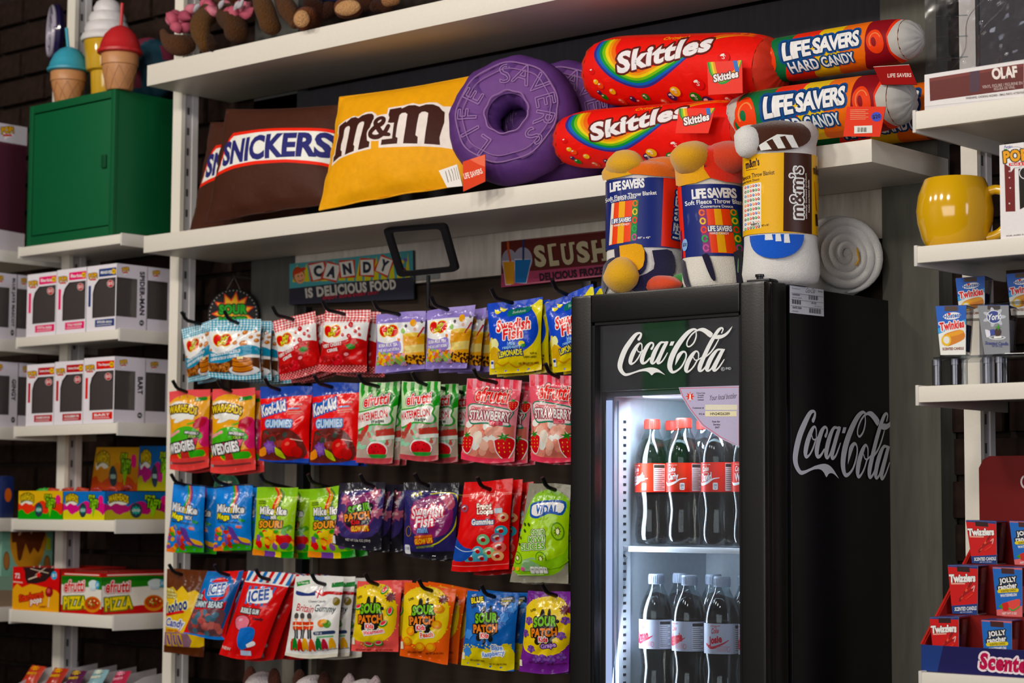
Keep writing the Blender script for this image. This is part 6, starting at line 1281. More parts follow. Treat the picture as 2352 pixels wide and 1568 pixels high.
def fig_front(q, accent, head, foot, price=True, num='142'):
    """frame of the front: top band, corner strip, bottom band; the window between stays open"""
    (x0, y0), (x1, y1), (x2, y2), (x3, y3) = q; P = lambda u, v: (x0+(x1-x0)*u+(x3-x0)*v+(x2-x1-x3+x0)*u*v, y0+(y1-y0)*u+(y3-y0)*v+(y2-y1-y3+y0)*u*v)
    a = Art(q); R = lambda u0, v0, u1, v1, c: a.p([P(u0, v0), P(u1, v0), P(u1, v1), P(u0, v1)], c)
    R(0, 0, 1, .21, WB); R(0, .8, 1, 1, WB); R(0, .2, .2, .81, WB); R(.97, .2, 1, .81, WB); a.p([P(.2, .2), P(.42, .2), P(.26, .3), P(.2, .42)], WB)
    R(.06, .3, .14, .62, accent); R(.4, .06, .98, .18, accent); R(.3, .83, .95, .94, accent)
    pop_logo(a, *P(.2, .16), s=.95); w_ = x1-x0
    a.t(head, *P(.66, .12), w_*.4, 26, '#f4eef2', 4, None, .03, .1); a.e(*P(.9, .12), 18, 22, '#e8b83a'); a.t(num, *P(.9, .12), 22, 14, '#3a2a2a')
    a.t(foot, *P(.62, .872), w_*.5, 20, '#f4eef2', 3, None, .03); a.s([P(.36, .915), P(.85, .915)], 4, '#f0e4e8', 0)
    if price: a.e(*P(.8, .3), 27, 30, '#f0e8e8'); a.e(*P(.8, .3), 24, 28, '#b0262a'); a.t('$15', *P(.8, .3), 32, 30, '#f4f0f0', 5, None, .03)
    return a
def fig_side(q, name, num, foot=True):
    (x0, y0), (x1, y1), (x2, y2), (x3, y3) = q; P = lambda u, v: (x0+(x1-x0)*u+(x3-x0)*v+(x2-x1-x3+x0)*u*v, y0+(y1-y0)*u+(y3-y0)*v+(y2-y1-y3+y0)*u*v)
    a = Art(q); R = lambda u0, v0, u1, v1, c: a.p([P(u0, v0), P(u1, v0), P(u1, v1), P(u0, v1)], c)
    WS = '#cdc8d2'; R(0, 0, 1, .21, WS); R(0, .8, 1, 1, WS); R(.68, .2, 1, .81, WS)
    pop_logo(a, *P(.28, .09), s=.8)
    if name: a.t(name, *P(.85, .42), abs(y3-y0)*min(len(name)*.066, .72), (x1-x0)*.17, '#1a181c', -90, None, .045); a.e(*P(.85, .87), 19, 23, '#1a181c'); a.t(num, *P(.85, .87), 24, 16, '#d8d4dc')
    return a
def popbox(label, pl, pr, z0, h, af, as_, group, Y0=3.006, dp=.09):
    XL, XR = pY(pl, 700, Y0)[0], pY(pr, 700, Y0)[0]
    return window_box(label, XL, XR, Y0, Y0+dp, z0+.0005, z0+h, af, as_, group, (.2, .97, .2, .79), (0, .68, .2, .79) if as_ else None)
G1 = 'boxed figures on the second left shelf'; G2 = 'boxed figures on the third left shelf'
QS = [(695, 170), (925, 140), (920, 670), (690, 690)]; QSS = [(925, 140), (1172, 165), (1165, 690), (920, 670)]
z = LZ[1][1]; h = .1595
popbox('white window box with a pink panel, first on the second left shelf', 62, 129.5, z, h*.985, fig_front([(218, 225), (447, 195), (445, 700), (215, 720)], '#d8346a', 'Barbie', 'CRYSTAL BARBIE', num='153'), None, G1)
popbox('white window box with a pink panel, beside the box with the blue panel', 130, 198, z, h, fig_front([(450, 200), (690, 165), (685, 690), (447, 700)], '#d8346a', 'Barbie', 'TOTALLY HAIR BARBIE', num='123'), None, G1)
ps = popbox('white window box with a blue panel and long black vertical lettering', 199, 267, z, h, fig_front(QS, '#24386f', 'MARVEL', 'SPIDER-MAN', num='952'), fig_side(QSS, 'SPIDER-MAN', '952'), G1)
c = copy_tree(ps, None, tuple(WLOC[ps.name]+np.array([.0, .093, 0]))); c['label'] = 'white window box standing behind the blue panelled box'
z = LZ[2][1]
popbox('white window box with a dark red panel, first on the third left shelf', 66, 129.5, z, h*.96, fig_front([(232, 945), (450, 925), (447, 1440), (230, 1450)], '#a8232c', 'Strawberry Shortcake', 'STRAWBERRY SHORTCAKE', num='127'), None, G2)
popbox('white window box with a dark red panel, second on the third left shelf', 130, 196, z, h*.975, fig_front([(455, 925), (690, 905), (685, 1430), (450, 1440)], '#a8232c', 'Strawberry Shortcake', 'HUCKLEBERRY PIE', num='128'), None, G2)
ps = popbox('white window box with a bright red panel and short black vertical lettering', 196.5, 267, z, h, fig_front([(690, 905), (930, 885), (925, 1420), (685, 1430)], '#c8341f', 'The Simpsons', 'BART', num='902'), fig_side([(930, 885), (1170, 905), (1165, 1430), (925, 1420)], 'BART', '902'), G2)
c = copy_tree(ps, None, tuple(WLOC[ps.name]+np.array([.0, .093, 0]))); c['label'] = 'white window box standing behind the bright red panelled box'
# far left bay: boxes showing the side turned to the room
def sidebox(label, px_front, px_back, z0, ztop_px, name, num, group, Xr=-4.425, dark='#5a5452', wide=.09):
    ya, yb = 3.004, pX(px_back, 750, Xr)[1]; zt = pX(px_back, ztop_px, Xr)[2]
    q = [(0, 0), (250, 0), (250, 520), (0, 520)]
    t = window_box(label, Xr-wide, Xr, ya, yb, z0+.0005, zt, None, fig_side(q, name, num), group, (.1, .9, .2, .8), (0, .68, .2, .79), dark)
    return t
GF = 'boxed figures in the far left bay'
sb = sidebox('white window box with a long line of vertical lettering at the frame edge', 0, 36, LZ[1][1], 630, 'BLUE JAYS MASCOT', '19', GF)
c = copy_tree(sb, None, tuple(WLOC[sb.name]+np.array([.0, float(pX(36, 750, -4.425)[1])-3.004+.002, 0]))); c['label'] = 'white window box beside the pink panelled boxes, second in the far left bay'
sb = sidebox('white window box with short vertical lettering at the frame edge', 0, 44, LZ[2][1], 833, 'GINGY', '1597', GF, wide=.11)
c = copy_tree(sb, None, tuple(WLOC[sb.name]+np.array([.0, float(pX(44, 750, -4.425)[1])-3.004+.002, 0]))); c['label'] = 'white window box beside the dark red panelled boxes, second in the far left bay'
Xr = -4.43; yb = pX(60, 400, Xr)[1]; zt = pX(58, 292, Xr)[2]
q = [(0, 75), (275, 115), (258, 1320), (0, 1310)]; a = Art(q)
a.p([(0, 60), (280, 100), (275, 300), (0, 262)], '#c3bfc8'); a.p([(0, 1105), (262, 1135), (258, 1330), (0, 1320)], '#bcb6bc'); pop_logo(a, 95, 160, 1.6)
t = window_box('tall white window box with a dark pink inside beside the green locker', Xr-.2, Xr, 3.004, yb, LZ[0][1]+.0005, zt, None, a, None, (.1, .9, .1, .9), (0, 1, .16, .84), '#5a2a3a')

# sweets boxes
def zc(z, x, y): return z(x, y)
Z_ = LZ[3][1]
def sweet_box(name, label, pl, pr, ytop, z0, dp, af, as_, col, cat='sweet box', Y0=3.008, zref=None, group=None):
    XL, XR = pY(pl, 1160, Y0)[0], pY(pr, 1160, Y0)[0]; zt = pY((pl+pr)/2, ytop, Y0)[2]
    t = thing(name, label, cat, ((XL+XR)/2, Y0+dp/2, z0), group)
    b = MB(); th = .0015
    for q in ((XL, XL+th, Y0, Y0+dp, z0, zt), (XR-th, XR, Y0, Y0+dp, z0, zt), (XL, XR, Y0, Y0+th, z0, zt), (XL, XR, Y0+dp-th, Y0+dp, z0, zt), (XL, XR, Y0, Y0+dp, z0, z0+th)):
        b.box(*q, col=col)
    b.make('open_carton', CARD, t, 20)
    if af: face(t, XL, XR, Y0, Y0+dp, z0, zt, af, 'f')
    if as_: face(t, XL, XR, Y0, Y0+dp, z0, zt, as_, 's', name='printed_side')
    return t, XL, XR, zt
def warhead_art(q, cols, sour=True, wide=False, title='Sour Taffy'):
    (x0, y0), (x1, y1), (x2, y2), (x3, y3) = q; P = lambda u, v: (x0+(x1-x0)*u+(x3-x0)*v+(x2-x1-x3+x0)*u*v, y0+(y1-y0)*u+(y3-y0)*v+(y2-y1-y3+y0)*u*v); w_ = x1-x0; h_ = y3-y0
    a = Art(q, bg=cols[0])
    for k in (1, 2):
        v = .3*k+.12; pts = [P(0, v)]+[P(u, v+.09*math.sin(u*17+k*2)+.03*math.sin(u*41)) for u in np.linspace(.04, .96, 16)]+[P(1, v+.03), P(1, 1), P(0, 1)]; a.p(pts, cols[k])
    a.p([P(.04, .38), P(.1, .18), P(.2, .12), P(.3, .22), P(.36, .4), P(.26, .48), P(.16, .42), P(.08, .52)], '#efe9dc', 3)
    a.t('WARHEADS', *P(.2, .3), w_*.3, h_*.26, '#ecc81c', 0, [(K, 4)], .04, arc=h_*.1)
    a.e(*P(.47, .66), w_*.09, h_*.26, '#2a3a44'); a.star(*P(.47, .66), w_*.075, w_*.05, 8, '#3a9a8a'); a.t('ULTRA SOUR', *P(.47, .66), w_*.12, h_*.1, '#f0e0e0')
    a.t('SOUR', *P(.68, .2), w_*.16, h_*.16, '#b8d83a', -4, [(K, 4)], .04); a.t('TAFFY', *P(.74, .42), w_*.22, h_*.32, '#8fc43a', -6, [(K, 6)], .05); a.p([P(.68, .55), P(.78, .5), P(.72, .92)], '#8fc43a')
    a.e(*P(.9, .3), w_*.06, h_*.16, '#d83a7a')
    return a
QY = [(115, 370), (392, 375), (390, 545), (113, 540)]
yb_, XL, XR, zt = sweet_box('taffy_box', 'small yellow, red and green sour taffy box on the fourth left shelf', 42.5, 144, 1127, Z_, .2, warhead_art(QY, ('#dcb41c', '#d8461f', '#3f9a3a')), None, '#d8b01c')
QB = [(395, 378), (652, 375), (652, 550), (393, 545)]; QBS = [(652, 375), (1040, 378), (1035, 548), (652, 550)]
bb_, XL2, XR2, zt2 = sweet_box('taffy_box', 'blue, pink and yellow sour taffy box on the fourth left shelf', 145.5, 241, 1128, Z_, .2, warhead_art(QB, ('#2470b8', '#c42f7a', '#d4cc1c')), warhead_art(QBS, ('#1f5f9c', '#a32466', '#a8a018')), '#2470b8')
def header_card(t, z, q, Y, col, art):
    c = [pY(*z(*p), Y) for p in q]; b = MB(); b.prism(c, np.array([0, .002, 0]), col); b.make('header_card', CARD, t, 20); printed(art, flat([p-np.array([0, .0004, 0]) for p in c]), CARD, t, 'header_print', 0.0, .00004)
QH = [(602, 100), (868, 100), (855, 372), (565, 365)]; header_card(yb_, Z3, QH, 3.2, '#c89a1c', warhead_art(QH, ('#c79a1c', '#c2861c', '#b8501f')))
QH2 = [(872, 92), (1090, 92), (1085, 372), (855, 370)]; header_card(bb_, Z3, QH2, 3.19, '#1f5f9c', warhead_art(QH2, ('#1f62a0', '#a83070', '#a8a020')))
# small twisted packets lying in the open boxes
def sachet(label, z, px, py, Y, wpx, hpx, col, rot, group, parent=None):
    c = pY(*z(px, py), Y); s = np.dot(c-CAM, _v)/F/2.7*1.0; w_, h_ = wpx*s/2, hpx*s/2; a_ = math.radians(rot)
    ex = np.array([math.cos(a_)*.86, .3, math.sin(a_)]); ez = np.array([-math.sin(a_), .55, math.cos(a_)*.8]); n = np.cross(ex, ez); n = n/np.linalg.norm(n); n = n if n[1] < 0 else -n
    t = thing('sweet_packet', label, 'sweet packet', c, group)
    def f(sg): return lambda U, V: c+((2*U-1)*w_)[..., None]*ex+((2*V-1)*h_)[..., None]*ez+(sg*.008*(np.sin(np.pi*U)*np.sin(np.pi*V))**.6+.0015*np.sin(U*19))[..., None]*n
    s1 = Surf(f(1), 8, 8); s2 = Surf(f(-1), 8, 8); V1, F1, N1 = s1.sheet(); V2, F2, N2 = s2.sheet(0, None, True)
    if np.sum(N1*n) < 0: N1 = -N1; F1 = [q[::-1] for q in F1]
    mesh('wrapper', np.r_[V1, V2], F1+[tuple(i+81 for i in q) for q in F2], FILM, t, col, None, np.r_[N1, -N1])
    return t, c, ex, ez, n, w_, h_
GP_ = 'small taffy packets heaped in the yellow box'
for k, (x, y, c, r, s) in enumerate(((262, 366, '#3fae3a', 8, 'bright green taffy packet on top of the yellow box'), (330, 364, '#c8432c', -4, 'red taffy packet next to the green one in the yellow box'), (420, 362, '#b8382c', 4, 'dark red taffy packet above the blue box edge'), (510, 360, '#c2452f', -8, 'red taffy packet in the middle of the heap'), (600, 358, '#a82f28', 6, 'dark red taffy packet below the yellow card'), (700, 352, '#b33a2a', -3, 'red taffy packet below the middle of the yellow card'), (790, 345, '#8f2a22', 9, 'dark red taffy packet at the inner corner of the yellow card'))):
    sachet(s, Z3, x, y+6, 3.06+.015*k, 95, 34, c, r, GP_)
Z_ = LZ[4][1]
QP = [(92, 845), (380, 862), (380, 1135), (92, 1108)]
a = Art(QP, bg='#c4241f')
a.p([(92, 985), (120, 950), (150, 975), (200, 955), (260, 970), (330, 990), (380, 1020), (380, 1135), (92, 1108)], '#e0a31c', 2)
a.p([(150, 850), (310, 858), (350, 870), (290, 940), (180, 950), (165, 880)], '#2a1a1a', 2); a.s([(200, 860), (310, 890)], 5, '#c8b8a8', 0); a.s([(230, 900), (300, 850)], 5, '#c8b8a8', 0); a.s([(190, 925), (250, 905)], 8, '#d8c8b8'); a.star(250, 900, 22, 10, 6, '#c8342a')
a.t('72', 120, 902, 30, 32, W, 0, None, .02); a.s([(98, 938), (150, 945)], 8, '#e8b8a8', 0)
a.t('Starburst', 208, 1030, 150, 46, '#e8502a', 10, [('#7a1a14', 4)], .04, .1); a.t('pops', 238, 1068, 72, 40, '#eee4d8', 8, [('#b83a1c', 5)], .045, .1)
a.e(318, 1008, 24, 32, '#8a1a24'); a.e(314, 1000, 11, 15, '#c85a5a'); a.s([(318, 1040), (315, 1100)], 5, '#e8dcc8', 0); a.e(347, 905, 19, 26, '#4aa0c8'); a.t('$1', 347, 905, 24, 22, W); a.t('CHERRY', 282, 1098, 46, 12, '#7a2a1a')
sp_, XL, XR, zt = sweet_box('lollipop_box', 'red and yellow open box of lollipops on the fifth left shelf', 34, 141, 1303, Z_, .2, a, None, '#b8221c')
b = MB()
for k in range(7): b.tube([(XL+.02+k*.012, 3.03+k*.008, zt-.03), (XL+.03+k*.012, 3.03+k*.01, zt-.002+(k % 3)*.003)], .0014, 6, '#d8d2c8')
o = b.make('lollipop_sticks', RUBBER, sp_, 40); o['kind'] = 'stuff'
def pizza_art(q, wide):
    (x0, y0), (x1, y1), (x2, y2), (x3, y3) = q; P = lambda u, v: (x0+(x1-x0)*u+(x3-x0)*v+(x2-x1-x3+x0)*u*v, y0+(y1-y0)*u+(y3-y0)*v+(y2-y1-y3+y0)*u*v); w_ = x1-x0; h_ = y3-y0
    a = Art(q, bg='#b3261f'); k = .72 if wide else 1.0
    a.p([P(0, .09), P(1, .09), P(1, .86), P(.6, .8), P(.2, .86), P(0, .8)], '#e4e0d8'); a.p([P(0, .09), P(1, .09), P(1, .4), P(.7, .34), P(.4, .36), P(0, .3)], '#3a7a34', 2); a.p([P(0, .09), P(1, .09), P(1, .2), P(0, .2)], '#2c6a2a')
    a.s([P(.08, .045), P(.92, .045)], h_*.03, '#e8c8c0', 0)
    a.t('efrutti', *P(.3*k+.02, .33), w_*.5*k, h_*.3, '#cc2620', 3, [('#8a1a1a', 7), ('#f4e8e4', 4)], .03, .1); a.t('PIZZA', *P(.32*k+.02, .74), w_*.56*k, h_*.32, '#e8cc2a', 3 if not wide else 6, [('#5a6a1a', 7)], .04, .05)
    a.e(*P(.78, .76), w_*.21*k, h_*.2, '#c8862a', 0, 20); a.e(*P(.78, .74), w_*.18*k, h_*.15, '#b8482a', 0, 20)
    for i in range(16): a.e(*P(.78+.15*k*math.cos(i*2.4)*math.sqrt(i/16), .74+.1*math.sin(i*2.4)*math.sqrt(i/16)), w_*.018*k, h_*.025, ['#4a7a2a', '#e8d49a', '#8a2a1a'][i % 3], 0, 8)
    a.p([P(.7, .36), P(.68, .24), P(.76, .17), P(.86, .18), P(.9, .26), P(.86, .36)], '#d8e4ee', 3); a.p([P(.72, .36), P(.86, .36), P(.85, .42), P(.72, .42)], '#c8d4de'); a.e(*P(.9, .28), w_*.05*k, h_*.1, '#5aa4c8'); a.t('$1', *P(.9, .28), w_*.05*k, h_*.09, W)
    return a
QZ = [(398, 880), (645, 885), (645, 1150), (398, 1140)]; QZS = [(645, 885), (1025, 870), (1020, 1135), (645, 1150)]
pz, XL, XR, zt = sweet_box('pizza_box', 'red, white and green pizza candy box on the fifth left shelf', 146, 238, 1315, Z_, .2, pizza_art(QZ, False), pizza_art(QZS, True), '#9c201c')
b = MB(); b.box(XL+.02, XR-.01, 3.03, 3.2, zt-.02, zt+.006, '#8a2620', .003); b.make('candy_sachets', FILM, pz, 40)['kind'] = 'stuff'
# mint boxes in the far left bay
Xr = -4.43; ya, yb = pX(4, 1260, Xr)[1], pX(121, 1260, Xr)[1]; zt = pX(115, 1216, Xr)[2]
q = [(25, 615), (328, 620), (320, 885), (12, 890)]; a = Art(q, bg='#7fa896')
a.p([(75, 620), (275, 620), (278, 690), (240, 745), (180, 760), (110, 740), (75, 680)], '#c08a4a', 3); a.p([(82, 618), (272, 618), (270, 655), (240, 700), (215, 680), (190, 705), (165, 665), (140, 720), (118, 720), (108, 660), (84, 662)], '#5a3020', 2); a.e(130, 630, 10, 5, '#e8b8a0', 30); a.e(200, 625, 8, 5, '#e8b8a0', 60)
for x, y in ((50, 725), (292, 742)): a.e(x, y, 20, 34, '#6a4630'); a.e(x, y, 16, 29, '#9a6a44')
a.t('Pusheen', 105, 820, 112, 46, '#2a2a26', 4, None, .02, .15); a.s([(190, 820), (285, 825)], 9, '#c87a6a', 0); a.s([(200, 838), (275, 842)], 6, '#a86a5a', 0); a.r(288, 648, 312, 690, '#b8c83a'); a.r(20, 880, 318, 888, '#6a9080')
boxmesh_ = boxmesh('bakery_box', 'mint green box with a doughnut picture in the far left bay', 'box', Xr-.1, Xr, ya, yb, LZ[4][1], zt, '#7fa896', CARD); face(boxmesh_, Xr-.1, Xr, ya, yb, LZ[4][1], zt, a, 's')
a = Art([(0, 900), (90, 905), (85, 1100), (0, 1105)], bg='#8aa898'); a.p([(0, 1000), (90, 1000), (85, 1100), (0, 1105)], '#8c7c6c', 2)
ya2, yb2 = 3.002, pX(33, 1350, -4.415)[1]
t = boxmesh('bakery_box', 'small grey and mint box at the left frame edge', 'box', -4.475, -4.413, ya2, yb2, LZ[4][1], pX(30, 1322, -4.413)[2], '#87a394', CARD)
face(t, -4.475, -4.413, ya2, yb2, LZ[4][1], pX(30, 1322, -4.413)[2], a, 's')
t = boxmesh('blue_packet', 'dark blue packet standing in the dark far left bay', 'sweet packet', -4.50, -4.45, 3.06, 3.10, LZ[3][1], LZ[3][1]+.11, '#1c2a5c', FILM, None, .008)
a = Art(); a.e(50, 45, 26, 16, '#b8601c'); face(t, -4.5, -4.45, 3.06, 3.1, LZ[3][1], LZ[3][1]+.11, a, 's')
# bottom tray of small packets
Z_ = LZ[5][1]
t = thing('packet_tray', 'pale divided card tray on the lowest left shelf', 'tray', (-4.1, 3.1, Z_)); b = MB(); b.box(-4.305, -3.90, 3.012, 3.22, Z_+.0005, Z_+.012, '#b9b2b4'); b.make('base', CARD, t, 20)
for k in range(6):
    b = MB(); x = -4.30+k*.078; b.prism([(x, 3.02, Z_+.012), (x, 3.20, Z_+.012), (x, 3.20, Z_+.095), (x, 3.1, Z_+.083), (x, 3.02, Z_+.05)], np.array([.0022, 0, 0]), '#c0b9bb'); b.make('divider', CARD, t, 20)
for k, (x, y, c, c2, s) in enumerate(((195, 1500, '#c83a22', '#d8a82a', 'orange'), (340, 1515, '#b83020', '#e0b83a', 'red'), (455, 1530, '#5a1f4a', '#d8b83a', 'purple'), (595, 1525, '#8ab4bc', '#e8e0c8', 'pale blue'), (735, 1535, '#b82a4a', '#e0a8b8', 'pink'))):
    t, c_, ex, ez, n, w_, h_ = sachet(s+' packet standing in the divided tray', Z3, x, y+40, 3.055, 118, 190, c, -4+k*2, 'small bright packets in the divided tray')
    a = Art(); a.star(50, 26, 34, 18, 9, c2, .2, .5); a.t('SOUR', 50, 26, 44, 12, c, 8, None, .04); a.t('SWEETS', 50, 60, 60, 16, c2, 5, None, .04)
    printed(a, flat([c_-ex*w_+ez*h_+n*.009, c_+ex*w_+ez*h_+n*.009, c_+ex*w_-ez*h_*.2+n*.009, c_-ex*w_-ez*h_*.2+n*.009]), FILM, t, 'printed_front', .0002)

# ------------------------------------------------------------------ plush toys on the top shelf
def plush(label, parts, loc):
    t = thing('plush_toy', label, 'plush toy', loc, 'brown plush toys on the top shelf')
    for nm, items, col in parts:
        for (pts, Y, cc) in items:
            # soft limb: a chain of (x, y, radius) in the study crop, dented by hand-stitched lumps
            P = []; R = []
            for (cx, cy, r, dY) in pts:
                c = pY(*ZP(cx, cy), Y+dY); P.append(c); R.append(r*np.dot(c-CAM, _v)/F/4.1263)
            Q = catmull([np.r_[p, r] for p, r in zip(P, R)], 6); n_ = len(Q)
            d0 = Q[0][:3]-Q[1][:3]; d1 = Q[-1][:3]-Q[-2][:3]; d0 /= np.linalg.norm(d0)+1e-9; d1 /= np.linalg.norm(d1)+1e-9
            ring = [np.r_[Q[0][:3]+d0*Q[0][3]*math.cos(a_), Q[0][3]*math.sin(a_)] for a_ in np.linspace(.05, 1.4, 6)]+list(Q)+[np.r_[Q[-1][:3]+d1*Q[-1][3]*math.cos(a_), Q[-1][3]*math.sin(a_)] for a_ in np.linspace(1.4, .05, 6)]
            rr_ = random.Random(int(pts[0][0])); ph = [rr_.uniform(0, 6.28) for _ in range(3)]
            b = MB(); b.tube([q[:3] for q in ring], [max(q[3], .0005) for q in ring], 18, cc or col); V = b.V[0]; V += np.c_[np.sin(V[:, 2]*70+ph[0]+V[:, 0]*30), .5*np.sin(V[:, 0]*80+ph[1]), np.sin(V[:, 0]*60+ph[2])]*.0035; b.make(nm, PLUSH, t, 85)
    return t
B1 = '#54341c'
L0 = pY(*ZP(600, 300), 3.06); L0[2] = SH1
tp = plush('brown plush toy in a pink skirt at the shelf end', [('body', [([(620, -90, 130, 0), (830, -60, 140, 0)], 3.13, None)], B1),
    ('leg', [([(620, 130, 100, .04), (545, 200, 92, .0), (550, 330, 88, -.012), (570, 430, 66, -.014)], 3.03, '#60401f'), ([(770, 120, 110, .04), (850, 200, 135, .01), (870, 290, 120, 0)], 3.05, '#4d301a')], B1),
    ('foot', [([(195, 300, 40, .0), (235, 390, 72, 0), (330, 440, 105, .01), (400, 430, 90, .03)], 3.045, '#5a3822')], B1), ('sole', [([(640, 350, 40, 0), (650, 430, 52, 0)], 3.0, '#2e1b10')], B1)], L0)
b = MB(); rg_ = random.Random(5)
for k in range(26):
    x, y = rg_.uniform(270, 1010), rg_.uniform(30, 130); 
    if x < 420: y = rg_.uniform(150, 260)
    c = pY(*ZP(x, y), 3.045+rg_.uniform(0, .05)); b.ell(c, .02, .014, .013, 10, 7, ['#c05a70', '#a84a60', '#d0788a'][k % 3], .25, k, Matrix.Rotation(rg_.uniform(-1, 1), 3, 'Y'))
o = b.make('skirt', SATIN, tp, 60); o['kind'] = 'stuff'
b = MB()
for x, y in ((500, 75), (735, 40), (880, 55), (920, 40)): b.ell(pY(*ZP(x, y), 3.03), .012, .006, .006, 10, 7, '#b9b6bc', .3, int(x), Matrix.Rotation(-.8, 3, 'Y'))
o = b.make('ribbon', SATIN, tp, 60); o['kind'] = 'stuff'
L0 = pY(*ZP(1200, 250), 3.06); L0[2] = SH1
plush('plain brown plush toy with long hanging legs', [('body', [([(1130, -120, 105, 0), (1330, -110, 105, 0)], 3.13, '#4c2f1a')], B1), ('leg', [([(1100, -40, 70, .03), (1150, 90, 98, .0), (1190, 230, 105, 0)], 3.04, '#5c3c20'), ([(1300, -40, 80, .04), (1360, 100, 88, .02), (1430, 220, 60, .02)], 3.05, '#573720')], B1)], L0)
L0 = pY(*ZP(1700, 200), 3.06); L0[2] = SH1
tb = plush('brown plush bear with tan soles and blue clothing', [('body', [([(1620, -130, 150, 0), (1950, -140, 160, 0)], 3.13, '#16357a')], B1), ('leg', [([(1600, 60, 110, .06), (1720, 90, 90, .08), (1800, 60, 80, .08)], 3.06, '#33190f'), ([(2000, 50, 80, .05), (2150, 20, 80, .06)], 3.07, '#3a1e12')], B1), ('foot', [([(1530, 165, 112, -.01), (1570, 180, 118, .02)], 3.01, '#6e3a1e'), ([(1880, 80, 92, -.005), (1990, 60, 92, .005)], 3.01, '#6a381e')], B1)], L0)
for (x, y, rx, rz, Y) in ((1498, 180, 74, 84, 2.972), (1935, 75, 130, 74, 2.985)):
    c = pY(*ZP(x, y), Y); s = np.dot(c-CAM, _v)/F/4.1263; b = MB(); b.ell(c, rx*s*1.1, .012, rz*s, 22, 12, '#c29262', .03, 3, Matrix.Rotation(math.radians(24 if x < 1800 else 14), 3, 'Z')); b.make('sole', PLUSH, tb, 80, label='tan plush sole')
L0 = pY(*ZP(2350, 60), 3.08); L0[2] = SH1
plush('brown plush toy with a tan foot reaching past the top frame edge', [('foot', [([(2310, 0, 60, 0), (2370, 0, 60, 0)], 3.03, '#9a6a42')], B1), ('leg', [([(2200, 70, 60, 0), (2290, 50, 70, .01)], 3.09, '#3a2014')], B1), ('body', [([(2400, -130, 120, 0), (2540, -130, 120, 0)], 3.12, '#173a86')], B1)], L0)
# ------------------------------------------------------------------ right bay
RY = 2.905
z = RZ[0][1]
x0, x1 = pY(2124, 200, RY)[0], pY(2124, 200, RY)[0]+.27; y1 = RY+.19; zt = z+.30
t = thing('display_box', 'clear window box with a maroon nameplate on the top right shelf', 'box', ((x0+x1)/2, RY+.1, z))
zb = pY(2124, 177, RY)[2]
b = MB(); b.box(x0, x1, RY+.001, y1, z+.0005, z+.004, '#d9d4d4'); b.make('carton_base', CARD, t, 20)
b = MB(); b.box(x0, x1, y1-.003, y1, z+.004, zt, '#3a363a'); b.make('carton_back', CARD, t, 20)
q = [(1618, 488), (2352, 385), (2352, 662), (1618, 722)]; a = Art(q, bg='#e0dcdc')
a.p([(1650, 515), (2352, 405), (2352, 600), (1655, 685)], '#5a2422'); a.p([(1650, 515), (2352, 405), (2352, 430), (1652, 540)], '#6e3430'); a.p([(1930, 470), (2000, 460), (2000, 620), (1930, 630)], '#46303e')
a.t('OLAF', 2195, 480, 205, 92, '#e6ddd8', 6, None, .045, sp=.95); a.t('VINYL FIGURE / FIGURINE EN VINYLE', 2225, 568, 410, 24, '#b8a8a4', 6, None, .01); a.t('FIGURA DE VINIL', 2195, 597, 170, 22, '#b8a8a4', 6, None, .01)
a.t('WARNING: CHOKING HAZARD - SMALL PARTS / ATTENTION', 2130, 650, 460, 17, '#6a6060', 5)
xr = pY(2352, 180, RY)[0]
c = [pY(*ZC(*p), RY) for p in q]; c[2][2] = max(c[2][2], z); c[3][2] = max(z+.0005, c[3][2])
b = MB(); b.prism([c[0], (x1, RY, c[0][2]), (x1, RY, z), (c[3][0], RY, z)], np.array([0, .002, 0]), '#e0dcdc'); b.make('nameplate', CARD, t, 20)
printed(a, flat([p-np.array([0, .0005, 0]) for p in c]), CARD, t, 'nameplate_print', 0.0, .00004)
for nm, vv in (('window_film', [(x0, RY+.003, zb), (x1, RY+.003, zb), (x1, RY+.003, zt), (x0, RY+.003, zt)]), ('side_film', [(x0, RY+.003, z), (x0, y1, z), (x0, y1, zt), (x0, RY+.003, zt)])): mesh(nm, vv, [(0, 1, 2, 3)], BLISTER, t)
# crumpled inner shell of clear plastic
cx_ = x0+.14
s_ = Surf(lambda U, V: np.stack([x0+.015+(x1-x0-.03)*U, RY+.03+.03*np.sin(U*9+V*4)*np.sin(V*7)+.012*np.sin(U*23-V*17)+.03*(2*U-1)**2, z+.045+.25*V], -1), 36, 36)
V1, F1, N1 = s_.sheet(); mesh('inner_shell', V1, F1, BLISTER, t, '#ffffff', None, N1)
b = MB()
for k in range(5): b.tube([(x0+.004, RY+.03, z+.09+k*.035), (x0+.03, RY+.09, z+.1+k*.035)], .0012, 5, '#cfcfd4', False)
o = b.make('shell_ribs', PET, t, 50); o['kind'] = 'stuff'
